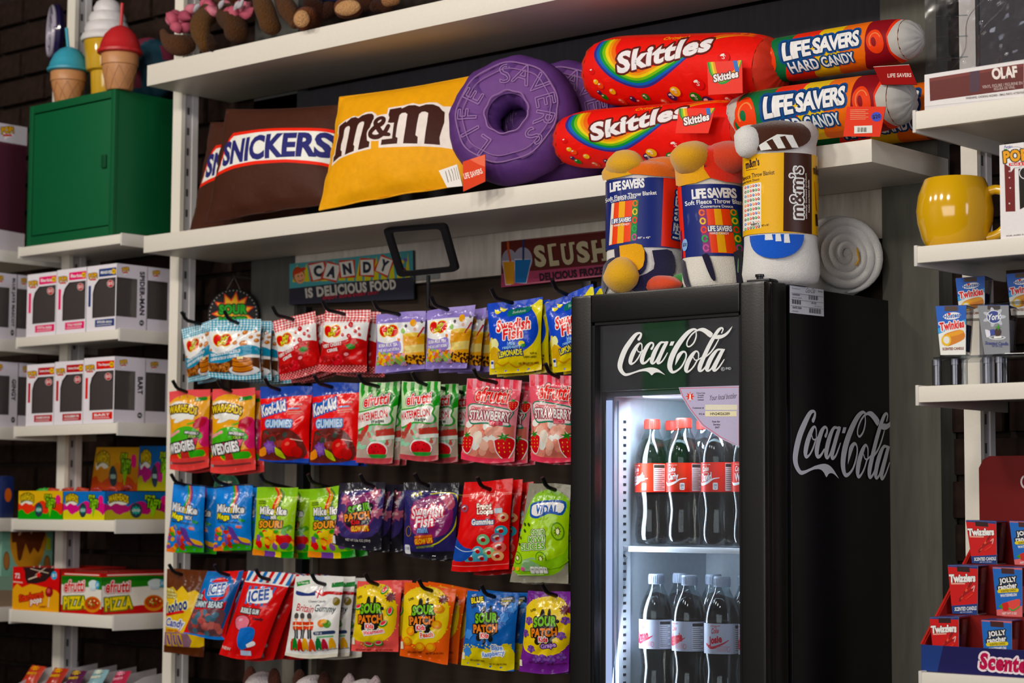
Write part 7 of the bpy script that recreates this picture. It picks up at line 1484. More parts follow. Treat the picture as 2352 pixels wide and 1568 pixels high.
# yellow mug
z = RZ[1][1]; c = pY(2194, 545, 2.975); c[2] = z+.0005; s = np.dot(c-CAM, _v)/F
t = thing('mug', 'big round yellow mug with a looped handle on the second right shelf', 'mug', c)
H = 162*s; R = 88*s
pr = [(0, 0), (R*.66, 0), (R*.74, H*.02), (R*.86, H*.16), (R*.97, H*.38), (R, H*.55), (R*.95, H*.76), (R*.84, H*.92), (R*.79, H*.985), (R*.77, H), (R*.74, H*.985), (R*.8, H*.88), (R*.9, H*.6), (R*.6, H*.08), (0, H*.06)]
b = MB(); b.lathe(pr, c, 44, '#e2ae0e'); b.make('bowl', CERAMIC, t, 60)
hd = np.array([.96, .28, 0]); hd /= np.linalg.norm(hd)
pts = [c+hd*(R*.86)+[0, 0, H*.80], c+hd*(R*1.1)+[0, 0, H*.82], c+hd*(R*1.42)+[0, 0, H*.74], c+hd*(R*1.52)+[0, 0, H*.55], c+hd*(R*1.42)+[0, 0, H*.36], c+hd*(R*1.15)+[0, 0, H*.2], c+hd*(R*.82)+[0, 0, H*.14]]
b = MB(); b.tube(catmull(pts, 6), 11*s, 14, '#e2ae0e'); b.make('handle', CERAMIC, t, 60)
# white mug carton
X0_ = pY(2298, 500, RY)[0]; zt = pY(2298, 333, RY)[2]
t = thing('mug_box', 'white carton with a maroon stripe standing beside the yellow mug', 'box', (X0_+.06, RY+.06, z))
b = MB(); b.box(X0_, X0_+.13, RY, RY+.12, z+.0005, zt, '#e6e2e2', .001); b.make('carton', CARD, t, 30)
q = [(1015, 145), (1284, 115), (1284, 1205), (1035, 1218)]; a = Art(q, bg='#e6e2e2')
a.p([(1070, 380), (1180, 370), (1185, 925), (1085, 925)], '#6a2424'); a.p([(1222, 440), (1290, 430), (1290, 900), (1232, 905)], '#17130f'); a.p([(1285, 880), (1285, 1180), (1100, 1195), (1085, 980)], '#e6e2e2')
a.t('Funko', 1115, 168, 88, 34, '#3a4a9a', 3, None, .02, .2); a.r(1066, 195, 1100, 215, '#3a7a3a'); a.e(1190, 300, 135, 128, '#f0eef0'); a.ring(1190, 300, 135, 128, 4, '#3a3436', 0, 26, 60, 330); a.p([(1135, 400), (1180, 420), (1138, 478)], '#f0eef0')
a.t('POP!', 1210, 285, 300, 150, '#dda22a', 4, [('#2a221c', 11)], .055, arc=8); a.p([(1120, 368), (1290, 360), (1290, 400), (1122, 402)], '#c8352c'); a.t('MUG & POP', 1245, 381, 215, 24, W, 2, None, .03)
for y in (465, 540, 660, 835): a.e(1105+y % 37, y, 8, 9, '#e0c8c8')
a.ring(1300, 490, 66, 70, 9, '#e6e2e2'); a.t('FOR AGES 3+', 1190, 1182, 190, 14, '#5a5054', 3)
printed(a, flat([(X0_, RY-.0004, zt), (pY(2352, 330, RY)[0], RY-.0004, zt), (pY(2352, 330, RY)[0], RY-.0004, z), (X0_, RY-.0004, z)]), CARD, t, 'printed_face', 0.0, .00004)

# boxed candles: glass with wax, a tapered card sleeve on its front
def candle(label, zf, q, art, Y, wax, group, yaw=14, fill=.62):
    qq = zq(zf, q); n = nrm(yaw); p0 = pY(*qq[3], Y); c = [pN(x, y, p0, n) for x, y in qq]
    zb = (c[2][2]+c[3][2])/2; c = [np.array(p) for p in c]
    base = np.array([(c[2][0]+c[3][0])/2, (c[2][1]+c[3][1])/2, zb]); wt, wb = np.linalg.norm(c[1]-c[0]), np.linalg.norm(c[2]-c[3]); H = (c[0][2]+c[1][2])/2-zb
    t = thing('candle', label, 'candle', base, group); back = -n
    ctr = base+back*(wt*.5); r0, r1 = wb*.5, wt*.5; ex = (c[1]-c[0])/wt; ex[2] = 0; ex /= np.linalg.norm(ex)
    def squarish(prof, col, nm, m):
        V = []; Fc = []; N_ = 32
        for r, h in prof:
            for k in range(N_):
                a_ = 2*math.pi*k/N_; q = 1/(abs(math.cos(a_))**5+abs(math.sin(a_))**5)**.2; V.append(ctr+ex*(r*q*math.cos(a_))+back*(r*q*math.sin(a_))+np.array([0, 0, h]))
        for i in range(len(prof)-1):
            for k in range(N_): Fc.append((i*N_+k, i*N_+(k+1) % N_, (i+1)*N_+(k+1) % N_, (i+1)*N_+k))
        Fc += [tuple(range(N_-1, -1, -1)), tuple((len(prof)-1)*N_+k for k in range(N_))]
        bb_ = MB(); bb_.add(V, Fc, col); bb_.make(nm, m, t, 50)
    squarish([(r0*.9, .002), (r0*.96, .006), (r1*.985, H*.965), (r1*.95, H*.965), (r0*.88, H*.07)], '#ffffff', 'glass', JAR)
    squarish([(r0*.86, H*.075), (r0*.88+(r1-r0)*fill, H*fill)], wax, 'wax', WAX)
    b = MB(); b.prism(c, -n*.0012, '#e4e0e0'); b.make('card_sleeve', CARD, t, 20)
    sd = (c[1]-c[0])/wt
    b = MB(); tt = [c[0], c[1], c[1]+back*(wt*1.1), c[0]+back*(wt*1.1)]; b.prism(tt, np.array([0, 0, .0012]), art.C and '#3a4a8a'); b.make('sleeve_top', CARD, t, 20); recolor(t.children[-1], [x for x in art.C][0])
    bb = [c[3], c[2], c[2]+back*(wb*1.1), c[3]+back*(wb*1.1)]; b = MB(); b.prism(bb, np.array([0, 0, .0012]), '#e0dcdc'); b.make('sleeve_base', CARD, t, 20)
    printed(art, flat([p+n*.0006 for p in c]), CARD, t, 'printed_face', 0.0, .00005)
    return t
TQ = [(1135, 258), (1350, 252), (1348, 598), (1170, 600)]
def art_cake():
    a = Art(TQ, bg='#1f5aae'); a.p([(1150, 430), (1220, 400), (1350, 360), (1350, 600), (1165, 602)], '#4f9bd2', 0); a.p([(1155, 470), (1250, 425), (1350, 400), (1350, 600), (1170, 602)], '#ece8e2')
    a.r(1198, 255, 1292, 297, '#4a3a30', 0, 6)
    a.e(1248, 335, 62, 28, W, 8); a.t('Hostess', 1250, 333, 118, 36, '#2455a0', 8, None, .03, .2); a.p([(1220, 312), (1238, 312), (1240, 322), (1230, 332), (1220, 322)], '#c82a2a')
    a.t('Twinkies', 1250, 405, 172, 62, '#cc2a26', 9, [(W, 6)], .05, .05)
    a.p([(1180, 490), (1210, 462), (1300, 438), (1335, 455), (1335, 500), (1245, 540), (1200, 545), (1178, 525)], '#c8802a', 3); a.p([(1200, 470), (1310, 440), (1330, 460), (1240, 485)], '#dda04a', 2); a.e(1208, 510, 32, 36, '#e2bb5a', 10); a.e(1208, 508, 20, 24, '#e4e2dc', 10)
    a.t('SCENTED CANDLE', 1258, 562, 152, 17, '#7a3a2a', 2, None, .03); return a
AC = art_cake(); GC = 'boxed candles on the clear riser'
def art_mint():
    q = [(1432, 252), (1650, 250), (1660, 592), (1480, 596)]; a = Art(q, bg='#84868a')
    a.r(1502, 245, 1592, 285, '#3a3230', 0, 6)
    for k in range(7): t_ = k*.9; a.e(1548+48*math.cos(t_), 342+44*math.sin(t_), 34, 14, '#b9bcc4', -math.degrees(t_), 12)
    a.e(1545, 342, 50, 52, '#e0e2ea'); a.e(1545, 342, 45, 47, '#33407e'); a.t('York', 1548, 342, 92, 50, '#e6e8f0', 8, None, .03, .25)
    a.e(1570, 492, 62, 14, '#c8cacc'); a.e(1568, 490, 48, 9, '#74767a'); a.e(1570, 455, 26, 30, '#3a241c'); a.star(1572, 420, 22, 9, 4, '#4a8a3a'); a.r(1542, 482, 1600, 495, '#ece8e4', 3, 5); a.p([(1485, 435), (1515, 445), (1518, 480), (1495, 490)], '#dcdce4', 2); a.p([(1515, 440), (1545, 432), (1548, 472), (1520, 478)], '#39448a')
    a.t('Scented Candle', 1568, 528, 165, 22, '#34407c', -2, None, .02, .15); a.t('NET WT 3 OZ', 1568, 546, 76, 11, '#34407c', -2); return a, q
z = RZ[2][1]
# clear riser
t = thing('display_riser', 'clear plastic riser holding the two front candles', 'riser', (-1.55, 2.98, z))
zr = pY(2200, 817, 2.93)[2]
b = MB(); b.box(pY(2143, 815, 2.93)[0], -1.25, 2.93, 3.03, zr-.004, zr, '#ffffff', .001); b.make('top_plate', ACRYL, t, 30)
for px in (2147, 2188, 2262, 2290):
    xx = pY(px, 850, 2.945)[0]
    b = MB(); b.lathe([(.008, 0), (.008, zr-z-.0045)], (xx+.004, 2.945, z+.0003), 16); b.make('leg', ACRYL, t, 40)
    b = MB(); b.lathe([(.0035, .004), (.0035, (zr-z)*.72), (.0055, (zr-z)*.74), (.0055, (zr-z)*.93)], (xx+.004, 2.945, z), 12, '#b9b6c4'); b.make('screw', RUBBER, t, 40)
candle('boxed candle in a blue and white snack cake sleeve at the front of the riser', ZG, TQ, AC, 2.936, '#f0ac3a', GC)
am, qm = art_mint(); candle('boxed candle in a silver grey mint sleeve at the front of the riser', ZG, qm, am, 2.936, '#5a4038', GC, fill=.7)
t2_ = thing('display_riser', 'clear plastic back step holding the two rear candles', 'riser', (-1.5, 3.1, z))
zr2 = pY(2230, 700, 3.045)[2]
b = MB(); b.box(pY(2190, 700, 3.04)[0], -1.2, 3.035, 3.12, zr2-.004, zr2, '#ffffff', .001); b.make('top_plate', ACRYL, t2_, 30)
for px in (2205, 2300, 2400):
    b = MB(); xx = pY(px, 750, 3.05)[0]; b.lathe([(.007, 0), (.007, zr2-z-.0045)], (xx, 3.06, z+.0003), 14); b.make('leg', ACRYL, t2_, 40)
Q1 = [(1275, 62), (1482, 45), (1482, 340), (1308, 345)]; a = AC
c1 = candle('boxed candle in a blue and white snack cake sleeve at the back of the riser', ZG, Q1, AC, 3.045, '#d88a3a', GC)
c2 = copy_tree(c1, None, tuple(WLOC[c1.name]+np.array([.096, -.004, 0]))); c2['label'] = 'boxed candle in a blue and white sleeve at the frame edge, rear row'

# stepped candle display
z = RZ[3][1]
t = thing('candle_display', 'red stepped cardboard display of boxed candles with a navy front', 'display', (-1.5, 3.0, z))
YF = 2.915
P = lambda x, y, Y: pY(*ZH(x, y), Y)
xl = P(412, 1300, YF)[0]; zfl = P(412, 1302, YF)[2]
q = [(412, 1300), (1126, 1345), (1126, 1542), (412, 1480)]; c = [P(x, y, YF) for x, y in q]
XR_ = -1.2
b = MB(); b.box(xl, XR_, YF, YF+.004, z+.0005, zfl, '#23265c', .0005); b.make('front_panel', CARD, t, 20)
a = Art(q, bg='#1f1d4c'); a.p([(412, 1300), (560, 1308), (520, 1490), (412, 1480)], '#263a72'); 
a.t('Scented', 1010, 1432, 400, 118, '#a8264a', -5, [('#e6d8de', 14)], .055); printed(a, flat([p-np.array([0, .0005, 0]) for p in c]), CARD, t, 'front_print', 0.0, .00005)
zs = [z+.045, z+.135, z+.225]; ys = [(2.92, 2.985), (2.985, 3.05), (3.05, 3.115)]
b = MB(); b.prism([(xl, 2.919, z+.001), (xl, 3.13, z+.001), (xl, 3.13, P(700, 560, 3.1)[2]+.0), (xl, 3.10, P(735, 575, 3.1)[2]), (xl, 2.919, zfl)], np.array([.003, 0, 0]), '#a8201c'); b.make('side_panel', CARD, t, 20)
b = MB(); b.prism([(xl, 2.917, zfl+.001), (xl, 3.10, P(735, 575, 3.1)[2]+.001), (xl, 3.108, P(735, 575, 3.1)[2]), (xl, 2.925, zfl)], np.array([-.0035, 0, 0]), '#c8281f'); b.make('side_edge', CARD, t, 20)
def step(Y0, Y1, zz): bb = MB(); bb.box(xl+.003, XR_, Y0, Y1, zz-.003, zz, '#7a1a1a'); bb.make('step', CARD, t, 20); bb = MB(); bb.box(xl+.003, XR_, Y0, Y0+.002, z+.001, zz-.003, '#8a1f1c'); bb.make('riser_face', CARD, t, 20)
bt = [(808, 1048, 3.12), (1126, 1040, 3.12)]
xb = P(815, 300, 3.12)[0]; zb0, zb1 = z+.1, P(820, -8, 3.12)[2]
b = MB(); b.prism([(xb, 3.12, zb0), (xb, 3.12, zb1-.02), (xb+.008, 3.12, zb1-.006), (xb+.02, 3.12, zb1), (XR_, 3.12, zb1), (XR_, 3.12, zb0)], np.array([0, .004, 0]), '#6e1513'); b.make('back_panel', CARD, t, 20)
a = Art([(805, 0), (1126, 0), (1126, 420), (805, 420)]); a.ring(1150, 178, 42, 46, 12, '#d8c8c8'); printed(a, flat([(xb, 3.1196, zb1), (P(1126, 200, 3.12)[0], 3.1196, zb1), (P(1126, 200, 3.12)[0], 3.1196, P(1126, 420, 3.12)[2]), (xb, 3.1196, P(805, 420, 3.12)[2])]), CARD, t, 'back_print', 0.0, .0001)
def art_twist(q, full=True):
    (x0, y0), (x1, y1), (x2, y2), (x3, y3) = q; Pq = lambda u, v: (x0+(x1-x0)*u+(x3-x0)*v+(x2-x1-x3+x0)*u*v, y0+(y1-y0)*u+(y3-y0)*v+(y2-y1-y3+y0)*u*v); w_ = x1-x0; h_ = y3-y0
    a = Art(q, bg='#22386f'); a.p([Pq(0, .03), Pq(1, .06), Pq(1, .8), Pq(0, .86)], '#b8261c'); a.p([Pq(.3, .01), Pq(.72, .02), Pq(.72, .15), Pq(.3, .14)], '#2a1614')
    a.t('Twizzlers', *Pq(.46, .29), w_*.86, h_*.19, '#efe9e4', 2, [('#7a1a14', 4)], .055, sp=.92); a.s([Pq(.08, .42), Pq(.5, .41)], h_*.03, '#e0a898', 0)
    for k in range(7): a.s([Pq(.3+.06*k, .76-.05*k), Pq(.38+.06*k, .68-.05*k)], w_*.07, ['#7a1410', '#d8604a', '#a01c16'][k % 3])
    a.s([Pq(.3, .72), Pq(.5, .62), Pq(.82, .5)], w_*.05, '#8f1a14'); a.s([Pq(.55, .72), Pq(.8, .62)], w_*.05, '#c8402e'); a.s([Pq(.78, .5), Pq(.88, .45), Pq(.84, .56)], w_*.04, '#d8a09a')
    a.t('SCENTED CANDLE', *Pq(.54, .9), w_*.74, h_*.07, W, 2, None, .03); a.t('NET WT 3 OZ (85g)', *Pq(.56, .965), w_*.4, h_*.03, '#c8d0e4', 2); return a
def art_jolly(q, full=True):
    (x0, y0), (x1, y1), (x2, y2), (x3, y3) = q; Pq = lambda u, v: (x0+(x1-x0)*u+(x3-x0)*v+(x2-x1-x3+x0)*u*v, y0+(y1-y0)*u+(y3-y0)*v+(y2-y1-y3+y0)*u*v); w_ = x1-x0; h_ = y3-y0
    a = Art(q, bg='#c86a6a'); a.p([Pq(0, .02), Pq(1, .04), Pq(1, .78), Pq(0, .9)], '#1f62aa'); a.p([Pq(.28, .01), Pq(.72, .02), Pq(.72, .15), Pq(.28, .14)], '#3a1c1c')
    a.t('JOLLY', *Pq(.48, .3), w_*.56, h_*.15, W, 8, [(K, 9)], .05); a.t('rancher', *Pq(.46, .42), w_*.62, h_*.12, W, 8, [(K, 9)], .045); a.s([Pq(.16, .53), Pq(.8, .49)], h_*.08, '#d8c41c', 0); a.t('SCENTED CANDLE', *Pq(.48, .51), w_*.5, h_*.045, K, 5)
    a.t('WATERMELON', *Pq(.48, .6), w_*.56, h_*.06, W, 4, None, .04); a.p([Pq(.38, .74), Pq(.9, .66), Pq(.86, .84), Pq(.6, .86), Pq(.44, .84)], '#d0524c', 3); a.s([Pq(.4, .82), Pq(.62, .88), Pq(.88, .8)], w_*.04, '#4a9a4a'); a.p([Pq(.2, .78), Pq(.42, .74), Pq(.46, .88), Pq(.24, .9)], '#b8322e', 2); a.p([Pq(.08, .84), Pq(.2, .78), Pq(.24, .88)], '#4a8a3a'); a.t('NET WT 3 OZ', *Pq(.5, .94), w_*.5, h_*.04, '#f4e4e0'); return a
GT = 'boxed candles on the stepped red display'
K1 = [(722, 440), (932, 448), (938, 745), (765, 735)]; K2 = [(596, 752), (805, 758), (802, 1095), (628, 1085)]; K3 = [(470, 1115), (672, 1112), (672, 1450), (502, 1420)]
A1_ = art_twist(K2)
rows = ((K3, 2.924, 'front row'), (K2, 2.99, 'middle row'), (K1, 3.055, 'rear row'))
zz = {}
for q, Y, nm in rows:
    tc = candle('boxed candle in a red twist sweets sleeve, first in the '+nm+' of the display', ZH, q, A1_, Y, '#a82434', GT, yaw=10); zz[Y] = WLOC[tc.name][2]
J2 = [(908, 765), (1112, 770), (1114, 1118), (938, 1098)]; J3 = [(830, 1132), (1040, 1140), (1042, 1490), (858, 1470)]; J1 = [(1025, 445), (1235, 452), (1240, 755), (1062, 745)]
A2_ = art_jolly(J2)
for q, Y, nm in ((J3, 2.924, 'front row'), (J2, 2.99, 'middle row'), (J1, 3.055, 'rear row')):
    candle('boxed candle in a blue fruit sweets sleeve, second in the '+nm+' of the display', ZH, q, A2_, Y, '#e06a78', GT, yaw=10)
for (Y0, Y1), Y in zip(((2.920, 2.986), (2.986, 3.051), (3.051, 3.118)), (2.924, 2.99, 3.055)): step(Y0, Y1, zz[Y]-.0005)
# ------------------------------------------------------------------ signs on the wall
def sign(name, label, z, q, Y, art, base, cat='sign', th=.004, parent=None, m=None):
    c = [pY(*z(*p), Y) for p in q]; t = thing(name, label, cat, (np.mean([p[0] for p in c]), Y, min(p[2] for p in c)))
    b = MB(); b.prism(c, np.array([0, th, 0]), base); b.make('panel', METALW, t, 20)
    printed(art, flat([p-np.array([0, .0005, 0]) for p in c]), METALW, t, 'printed_face', 0.0, .00004); return t
q = [(813, 1300), (1622, 1210), (1627, 1530), (812, 1566)]; a = Art(q, bg='#5a9aa0')
for k in range(15):
    x = 830+k*56; a.p([(x, 1420), (x+28, 1300-k*5.5), (x+46, 1420)], '#c9c25a')
a.p([(813, 1462), (1000, 1446), (1625, 1385), (1627, 1530), (812, 1566)], '#2a2a36')
a.e(868, 1375, 36, 56, '#9a4a2a', 10); a.e(874, 1388, 30, 44, '#d8a07c', 8); a.p([(838, 1350), (900, 1322), (905, 1342), (845, 1372)], '#b3402a', 2); a.e(866, 1382, 4, 5, '#2a2020'); a.e(886, 1378, 4, 5, '#2a2020'); a.s([(868, 1412), (882, 1414), (894, 1404)], 4, '#7a2a22')
for k, (ch, x, y, ro) in enumerate((('C', 985, 1352, 14), ('A', 1070, 1358, -14), ('N', 1168, 1340, 8), ('D', 1300, 1330, 2), ('Y', 1418, 1318, -20))):
    a.r(x-52, y-62, x+52, y+62, '#b8402e', ro-6); a.r(x-44, y-52, x+44, y+52, '#d9d6ce', ro); a.t(ch, x, y, 56, 78, '#1c2434', ro, None, .06)
for x, y, c in ((1520, 1315, '#c8502a'), (1545, 1290, '#e0c04a'), (1500, 1290, '#4a8a5a'), (1560, 1340, '#b83a5a'), (1530, 1360, '#e0a060'), (1570, 1275, '#6a5a9a')): a.e(x, y, 15, 13, c)
a.t('IS DELICIOUS FOOD', 1205, 1466, 595, 66, '#c9c4bc', 6, None, .05); a.t('ENJOY SOME EVERY DAY!', 1195, 1512, 360, 26, '#a83040', 6, None, .03, .15)
sign('metal_sign', 'tin candy sign with lettered tiles on the white board', ZA, q, 3.262, a, '#2a2a36')
q = [(92, 462), (2800, 170), (2800, 1052), (92, 1345)]; a = Art(q, bg='#4e1a16')
a.p([(92, 1080), (700, 1015), (2800, 830), (2800, 1052), (92, 1345)], '#94415a'); a.s([(600, 420), (2800, 190)], 12, '#7a5050', 0); a.s([(620, 1265), (2800, 1035)], 10, '#b89098', 0)
for x0, x1, yt, yb, c in ((130, 400, 830, 1280, '#bf8a2c'), (375, 705, 790, 1250, '#1f6298')):
    a.e((x0+x1)/2, yt+10, (x1-x0)/2+24, 235, '#8a8694', 0, 24); a.p([(x0-10, yt), (x1+10, yt-10), (x1-95, yb+10), (x0+58, yb+20)] if c[1] == 'b' else [(x0-5, yt), (x1+10, yt), (x1-95, yb+15), (x0+0, yb)], '#c4c0c8'); a.p([(x0+5, yt+20), (x1-25 if c[1] == 'b' else x1, yt+6), (x1-45 if c[1] == 'b' else x1-105, yb), (x0+68 if c[1] == 'b' else x0+5, yb)], c)
a.s([(238, 480), (245, 620), (285, 825)], 44, '#a8502a', 0); a.s([(552, 410), (548, 790)], 40, '#1c2c52', 0)
for k, (ch, x, y, w_) in enumerate((('S', 880, 730, 230), ('L', 1145, 705, 190), ('U', 1420, 690, 230), ('S', 1720, 650, 245), ('H', 2030, 625, 270))):
    a.t(ch, x, y, w_, 420, '#b0a58a', 7, [('#2a0f0c', 14)], .05)
    if ch in 'LUH':
        for sx in ((-.32, .0) if ch == 'L' else (-.36, .36)):
            a.r(x+sx*w_-52, y-215+sx*-40, x+sx*w_+52, y-165+sx*-40, '#b0a58a', 7)
            if ch == 'H': a.r(x+sx*w_-52, y+165+sx*-40, x+sx*w_+52, y+212+sx*-40, '#b0a58a', 7)
a.t('DELICIOUS FROZEN', 1540, 1070, 1340, 160, '#241220', 6, None, .055); a.s([(770, 1150), (840, 1140)], 10, '#6a2a3a', 0)
sign('metal_sign', 'dark red tin slush sign with two iced drinks, partly behind the blankets', ZS, q, 3.262, a, '#4e1a16')
# round signs hanging by strings
def round_sign(label, z, cx, cy, rpx, Y, draw, base, string, yaw=32):
    c = pY(*z(cx, cy), Y); e = pY(*z(cx, cy-rpx), Y); R = np.linalg.norm(e-c); t = thing('round_sign', label, 'sign', (c[0], Y, c[2]-R))
    n = nrm(yaw); sd = np.array([-n[1], n[0], 0])*1.0; up = np.array([0, 0, 1.0])
    b = MB(); b.lathe([(0, -.005), (R*.97, -.005), (R, -.003), (R*.97, 0), (0, 0)], c, 44, base, n); b.make('disc', PAPER, t, 40)
    a = Art(); draw(a); f = c+n*.0006; printed(a, flat([f-sd*R+up*R, f+sd*R+up*R, f+sd*R-up*R, f-sd*R-up*R]), PAPER, t, 'printed_face', 0.0, .00005)
    if string: b = MB(); b.tube([c-sd*R*.25+up*R*.93, c+n*-.004+up*R*1.42, c+sd*R*.25+up*R*.93], .0012, 5, '#8a8078', False); b.tube([c+up*R*1.42, (c[0], 3.272, c[2]+R*1.42)], .0025, 6, '#4a4440'); b.make('string', PLUSH, t, 50)
    return t
def dr1(a):
    for k in range(40): a.e(50+45*math.cos(k*.157), 50+45*math.sin(k*.157), 1.0, 1.0, '#cfc6b8', 0, 6, same=k > 0)
    a.star(50, 48, 42, 26, 11, '#d8501e', .28); a.star(50, 48, 37, 22, 11, '#e8b01e', .28); a.t('SOUR', 50, 40, 54, 18, '#2f9a3a', 0, [('#12240f', 2.4)], .055); a.t('POWER', 50, 62, 58, 16, '#2f9a3a', 0, [('#12240f', 2.2)], .055)
round_sign('round black sour sweets sign with an orange burst, hung on a string', Z4, 585, 275, 205, 3.22, dr1, '#0d0a0d', True)
def dr2(a): a.ring(50, 50, 46, 46, 5, '#5a9a7a'); a.t('DE', 50, 42, 40, 24, '#e4e2d0', 0, None, .05); a.t('SWEETS', 50, 66, 54, 12, '#e4e2d0', 0, None, .04)
round_sign('round pale green sign between the second and third candy rows', Z6, 515, 120, 100, 3.2, dr2, '#3f7a5c', False)
# frame of a sign holder clipped to the rack
n = nrm(0, -24); P0 = pY(*ZA(1430, 1085), 3.03); c = [pN(*ZA(*p), P0, n) for p in ((1430, 1062), (1838, 1030), (1925, 1345), (1530, 1385))]
t = thing('sign_holder', 'empty black sign holder frame on a clear clip above the rack', 'sign holder', (c[3]+c[2])/2)
C_ = sum(c)/4; ring = []
for i in range(4):
    p, q2, r_ = c[i-1], c[i], c[(i+1) % 4]
    for k in range(5):
        u = k/4; A0 = q2+(p-q2)*.1; B0 = q2+(r_-q2)*.1; ring.append((1-u)**2*A0+2*u*(1-u)*q2+u*u*B0)
m_ = len(ring); V = []; Fc = []
for p in ring:
    inn = p+(C_-p)*.2
    V += [p+n*.004, inn+n*.004, inn-n*.004, p-n*.004]
for i in range(m_):
    for k in range(4): j = (i+1) % m_; Fc.append((i*4+k, j*4+k, j*4+(k+1) % 4, i*4+(k+1) % 4))
mesh('frame', V, Fc, BLACKP, t, '#17151a', 30)
mesh('clear_pocket', [p+(C_-p)*.1 for p in c], [(0, 1, 2, 3)], BLISTER, t)
b = MB(); m0 = (c[3]+c[2])/2; b.box(m0[0]-.05, m0[0]+.03, m0[1]-.004, m0[1]+.004, m0[2]-.012, m0[2]+.004); b.make('clip', ACRYL, t, 30)
sx = pY(984, 632, m0[1]); sb_ = pY(984, 703, m0[1]); b = MB(); b.tube([sx, (sx[0], sx[1], (sx[2]+sb_[2])/2), (sx[0], sx[1], sb_[2]), (sx[0], sx[1]+.05, sb_[2]-.012)], .0042, 8, '#17151a'); b.make('stem', BLACKP, t, 40)

# ------------------------------------------------------------------ the packets
g = lambda s: s
bagf = bag
pan, che, bob, lem = art_pancake(), art_cherry(), art_boba(), art_lemonade()
r1 = 'turquoise gingham packets in the top row'
bag('candy_bag', Z4, [(190, 388), (470, 300), (440, 742), (240, 798)], pan, '#dfe6ea', 'turquoise gingham packet tilted at the start of the top row', r1, 1, (330, 352), (185, 295), yaw=34, seed=1, Y=3.06)
bag('candy_bag', Z4, pan.quad, pan, '#dfe6ea', 'upright turquoise gingham packet, second hook of the top row', r1, 3, (620, 345), (566, 312), seed=2, header='#9cc4d2')
r2 = 'red gingham packets in the top row'
bag('candy_bag', Z4, [(890, 325), (1215, 245), (1268, 708), (945, 780)], che, '#a8171c', 'red gingham packet tilted beside the turquoise ones', r2, 2, (1045, 318), (880, 245), seed=3, header='#d88a8c')
bag('candy_bag', Z4, che.quad, che, '#a8171c', 'red gingham packet hanging beside the lilac ones', r2, 2, (1440, 278), (1265, 200), seed=4, header='#d88a8c', Y=3.045)
r3 = 'lilac packets in the top row'
bag('candy_bag', Z5, bob.quad, bob, '#8f80c2', 'lilac packet with a drink picture beside the red gingham', r3, 1, (330, 282), (120, 205), seed=5)
bag('candy_bag', Z5, [(535, 245), (905, 195), (842, 680), (522, 690)], bob, '#8f80c2', 'lilac packet with a drink picture beside the blue and yellow one', r3, 3, (700, 245), (560, 190), seed=6, dy=.034)
r4 = 'blue and yellow packets in the top row'
bag('candy_bag', Z5, lem.quad, lem, '#2647b8', 'blue and yellow fish sweets packet beside the lilac ones', r4, 2, (1190, 192), (1022, 105), seed=7, dy=.02, header='#2647b8', t=.04)
bag('candy_bag', Z5, [(1440, 190), (1808, 38), (1870, 640), (1500, 728)], lem, '#2647b8', 'blue and yellow fish sweets packet tilted beside the cooler', r4, 1, (1600, 125), (1490, 55), seed=8, header='#2647b8', t=.04)
wed, pun, mel, strw = art_wedgies(), art_punch(), art_melon(), art_strawberry()
r5 = 'yellow sour wedge packets in the second row'
bag('candy_bag', Z4, [(95, 862), (412, 842), (395, 1448), (98, 1462)], wed, '#e0a017', 'yellow and pink sour wedge packet, first in the second row', r5, 1, (225, 872), (165, 812), seed=9, Y=3.055, header='#d95a5a')
bag('candy_bag', Z4, wed.quad, wed, '#e0a017', 'yellow and pink sour wedge packet, second in the second row', r5, 1, (570, 868), (505, 812), seed=10, header='#d95a5a')
r6 = 'red gummy packets with a blue top in the second row'
bag('candy_bag', Z4, pun.quad, pun, '#c92a20', 'red gummy packet with a blue top, third in the second row', r6, 1, (945, 858), (822, 795), seed=11, header='#27439a')
bag('candy_bag', Z4, [(1192, 800), (1568, 795), (1545, 1425), (1172, 1420)], pun, '#c92a20', 'red gummy packet with a blue top, fourth in the second row', r6, 1, (1350, 838), (1200, 765), seed=12, header='#27439a')
r7 = 'green melon sweets packets in the second row'
bag('candy_bag', Z5, [(20, 800), (330, 785), (272, 1405), (-10, 1412)], mel, '#b9cfae', 'clear green and pink melon packet beside the red gummies', r7, 2, (165, 832), (5, 778), seed=13, dy=.022, Y=3.05)
bag('candy_bag', Z5, mel.quad, mel, '#b9cfae', 'clear green and pink melon packet beside the pink berry one', r7, 2, (525, 818), (450, 742), seed=14, dy=.055)
r8 = 'pink strawberry packets in the second row'
bag('candy_bag', Z5, strw.quad, strw, '#dd7a88', 'pink strawberry sweets packet, last but one in the second row', r8, 2, (1065, 802), (888, 712), seed=15, dy=.032)
bag('candy_bag', Z5, [(1318, 735), (1715, 740), (1680, 1405), (1335, 1388)], strw, '#dd7a88', 'pink strawberry sweets packet beside the cooler', r8, 1, (1545, 760), (1440, 685), seed=16)
mix, sou, dar, fis, loo, kiw = art_megamix(), art_megasour(), art_darkpatch(), art_minifish(), art_loops(), art_kiwi()
r9 = 'bright blue fruit chew packets in the third row'
bag('candy_bag', Z6, [(120, 88), (355, 115), (345, 608), (72, 592)], mix, '#2b76c4', 'bright blue fruit chew packet, first in the third row', r9, 1, (205, 112), (150, 55), seed=17, dy=.04, Y=3.05)
bag('candy_bag', Z6, mix.quad, mix, '#2b76c4', 'bright blue fruit chew packet, second in the third row', r9, 1, (515, 112), (470, 55), seed=18)
r10 = 'lime green sour chew packets in the third row'
bag('candy_bag', Z6, sou.quad, sou, '#96c242', 'lime green sour chew packet, third in the third row', r10, 1, (860, 110), (818, 65), seed=19, dy=.05)
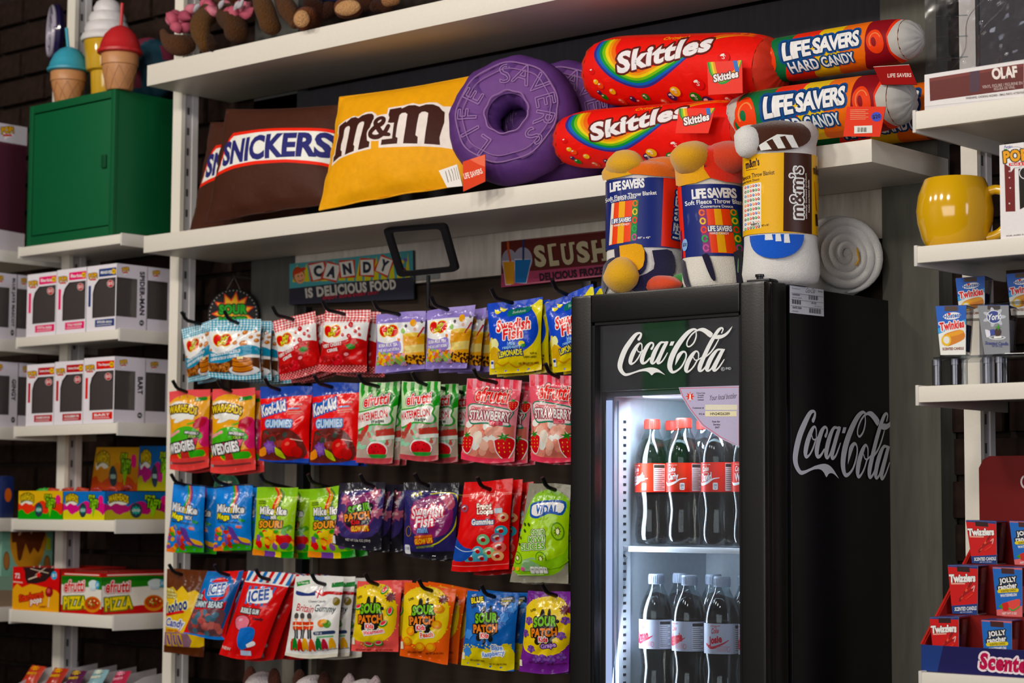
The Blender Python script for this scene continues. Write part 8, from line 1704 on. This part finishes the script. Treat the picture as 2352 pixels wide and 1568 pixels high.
bag('candy_bag', Z6, [(1130, 140), (1392, 108), (1468, 632), (1112, 645)], sou, '#96c242', 'lime green sour chew packet partly behind the black one', r10, 1, (1215, 118), (1172, 65), seed=20, Y=3.06)
bag('candy_bag', Z6, [(1350, 92), (1690, 85), (1652, 590), (1290, 548)], dar, '#1c1a26', 'black and purple glow packet beside the lime green ones', 'black glow packets in the third row', 3, (1600, 122), (1555, 62), seed=21, Y=3.02, film=FOIL, header='#17151c')
bag('candy_bag', Z7, fis.quad, fis, '#1f1d4a', 'dark blue fish sweets packet between the black and the red ones', 'dark blue fish packets in the third row', 1, (525, 118), (480, 68), seed=22, film=FOIL, header='#17151c')
bag('candy_bag', Z7, loo.quad, loo, '#c4191b', 'plain red ring gummies packet, last but one in the third row', 'red ring gummies packets in the third row', 2, (985, 148), (928, 62), seed=23)
bag('candy_bag', Z7, kiw.quad, kiw, '#8a9a4a', 'clear lime green kiwi packet beside the cooler', 'kiwi packets in the third row', 1, (1465, 152), (1420, 70), seed=24, header='#7a786e')
yoo, gum, bub, bri = art_yoohoo(), art_gummybear(), art_bubblegum(), art_britain()
bag('candy_bag', Z6, yoo.quad, yoo, '#54300f', 'brown and yellow chocolate chew packet, first in the bottom row', None, 0, (190, 775), (138, 712), seed=25, Y=3.07)
bag('candy_bag', Z6, gum.quad, gum, '#b83a30', 'red and blue sour gummy packet swung aside in the bottom row', 'red and blue gummy packets in the bottom row', 1, (528, 778), (470, 710), seed=26, Y=3.045, t=.05)
bag('candy_bag', Z6, bub.quad, bub, '#c2241c', 'red bubble gum packet with striped top', 'red bubble gum packets in the bottom row', 4, (830, 812), (778, 735), seed=27, Y=3.03, dy=.034, t=.03)
bag('candy_bag', Z6, bri.quad, bri, '#dedede', 'white gummy packet with toy soldiers in the bottom row', 'white gummy packets in the bottom row', 2, (1242, 848), (1162, 765), seed=28, dy=.034)
nm = {'melon': ('yellow and coral', 'watermelon'), 'peach': ('yellow and orange', 'peach'), 'blue': ('blue', 'berry'), 'grape': ('yellow and purple', 'grape')}
for k, (kd, hole, tip, nb, dy) in enumerate((('melon', (158, 850), (112, 788), 1, .03), ('peach', (555, 895), (502, 820), 2, .034), ('blue', (1015, 940), (962, 878), 1, .04), ('grape', (1465, 930), (1425, 870), 1, .03))):
    A_ = art_patch(kd); bag('candy_bag', Z7, A_.quad, A_, hexc({'melon': '#dd5f5c', 'peach': '#e8671c', 'blue': '#2f62ae', 'grape': '#6a2a86'}[kd]), nm[kd][0]+' '+nm[kd][1]+' sour sweets packet in the bottom row', nm[kd][1]+' sour packets in the bottom row', nb, hole, tip, seed=30+k, dy=dy)
# ------------------------------------------------------------------ the rack with its hooks
rk = thing('hook_rack', 'black metal wall rack with wire hooks carrying the candy packets', 'rack', (-3.0, 3.24, .9))
for xp in (-3.52, -2.66):
    b = MB(); b.box(xp-.012, xp+.012, 3.236, 3.258, .92, 1.87, '#131216', .002); b.make('post', BLACKP, rk, 30)
rows = {}
for p, tp in HOOKS: rows.setdefault(round(p[2]/.2), []).append((p, tp))
zs_ = [np.mean([p[2] for p, _ in HOOKS[i:j]]) for i, j in ((0, 8), (8, 16), (16, 24), (24, 32))]
for zz_ in zs_:
    b = MB(); b.box(-3.74, -2.44, 3.222, 3.236, zz_-.03, zz_-.008, '#131216', .002); b.make('crossbar', BLACKP, rk, 30)
for p, tp in HOOKS:
    zz_ = min(zs_, key=lambda q: abs(q-p[2]))
    y_f = min(tp[1]+.012, p[1]-.03) if tp is not None else p[1]-.05
    pts = [(p[0], 3.224, zz_-.02), (p[0], 3.18, zz_-.016), (p[0], p[1], p[2]+.002), (p[0], y_f+.008, p[2]+.007), (p[0], y_f, p[2]+.012), (p[0], y_f-.010, max(p[2]+.026, min(tp[2] if tp is not None else 0, p[2]+.04)))]
    b = MB(); b.tube(pts, .0042, 8, '#151418'); b.make('wire_hook', BLACKP, rk, 60)
# plush heads just reaching over the lower frame edge
for k, (x, y, c, s) in enumerate(((785, 1470, '#5a3428', 'brown and white plush animal under the red bubble gum packets'), (1150, 1500, '#4a2c22', 'brown and white plush animal under the white gummy packets'), (1520, 1530, '#b9a8ac', 'pale plush animal under the orange packets'))):
    cc = pY(*Z6(x, y+150), 3.1); t = thing('plush_toy', s, 'plush toy', (cc[0], cc[1], cc[2]-.12), 'plush animals at the lower frame edge')
    b = MB(); b.ell(cc, .045, .045, .042, 18, 12, '#d8d0d2', .06, k); b.make('head', PLUSH, t, 80)
    for sx in (-.035, .035): b = MB(); b.ell(cc+[sx*1.15, -.004, .018], .017, .014, .034, 12, 8, c, .12, k); b.make('ear', PLUSH, t, 80)
    b = MB(); b.ell(cc+[0, .01, -.075], .06, .05, .06, 18, 12, c, .06, k+4); b.make('body', PLUSH, t, 80)
b = MB(); b.box(-3.78, -2.45, 3.02, 3.26, .83, .86, '#dcd6cc', .001); o = b.make('floating_shelf', METALW); tag(o, 'white floating shelf below the candy rack', 'shelf')
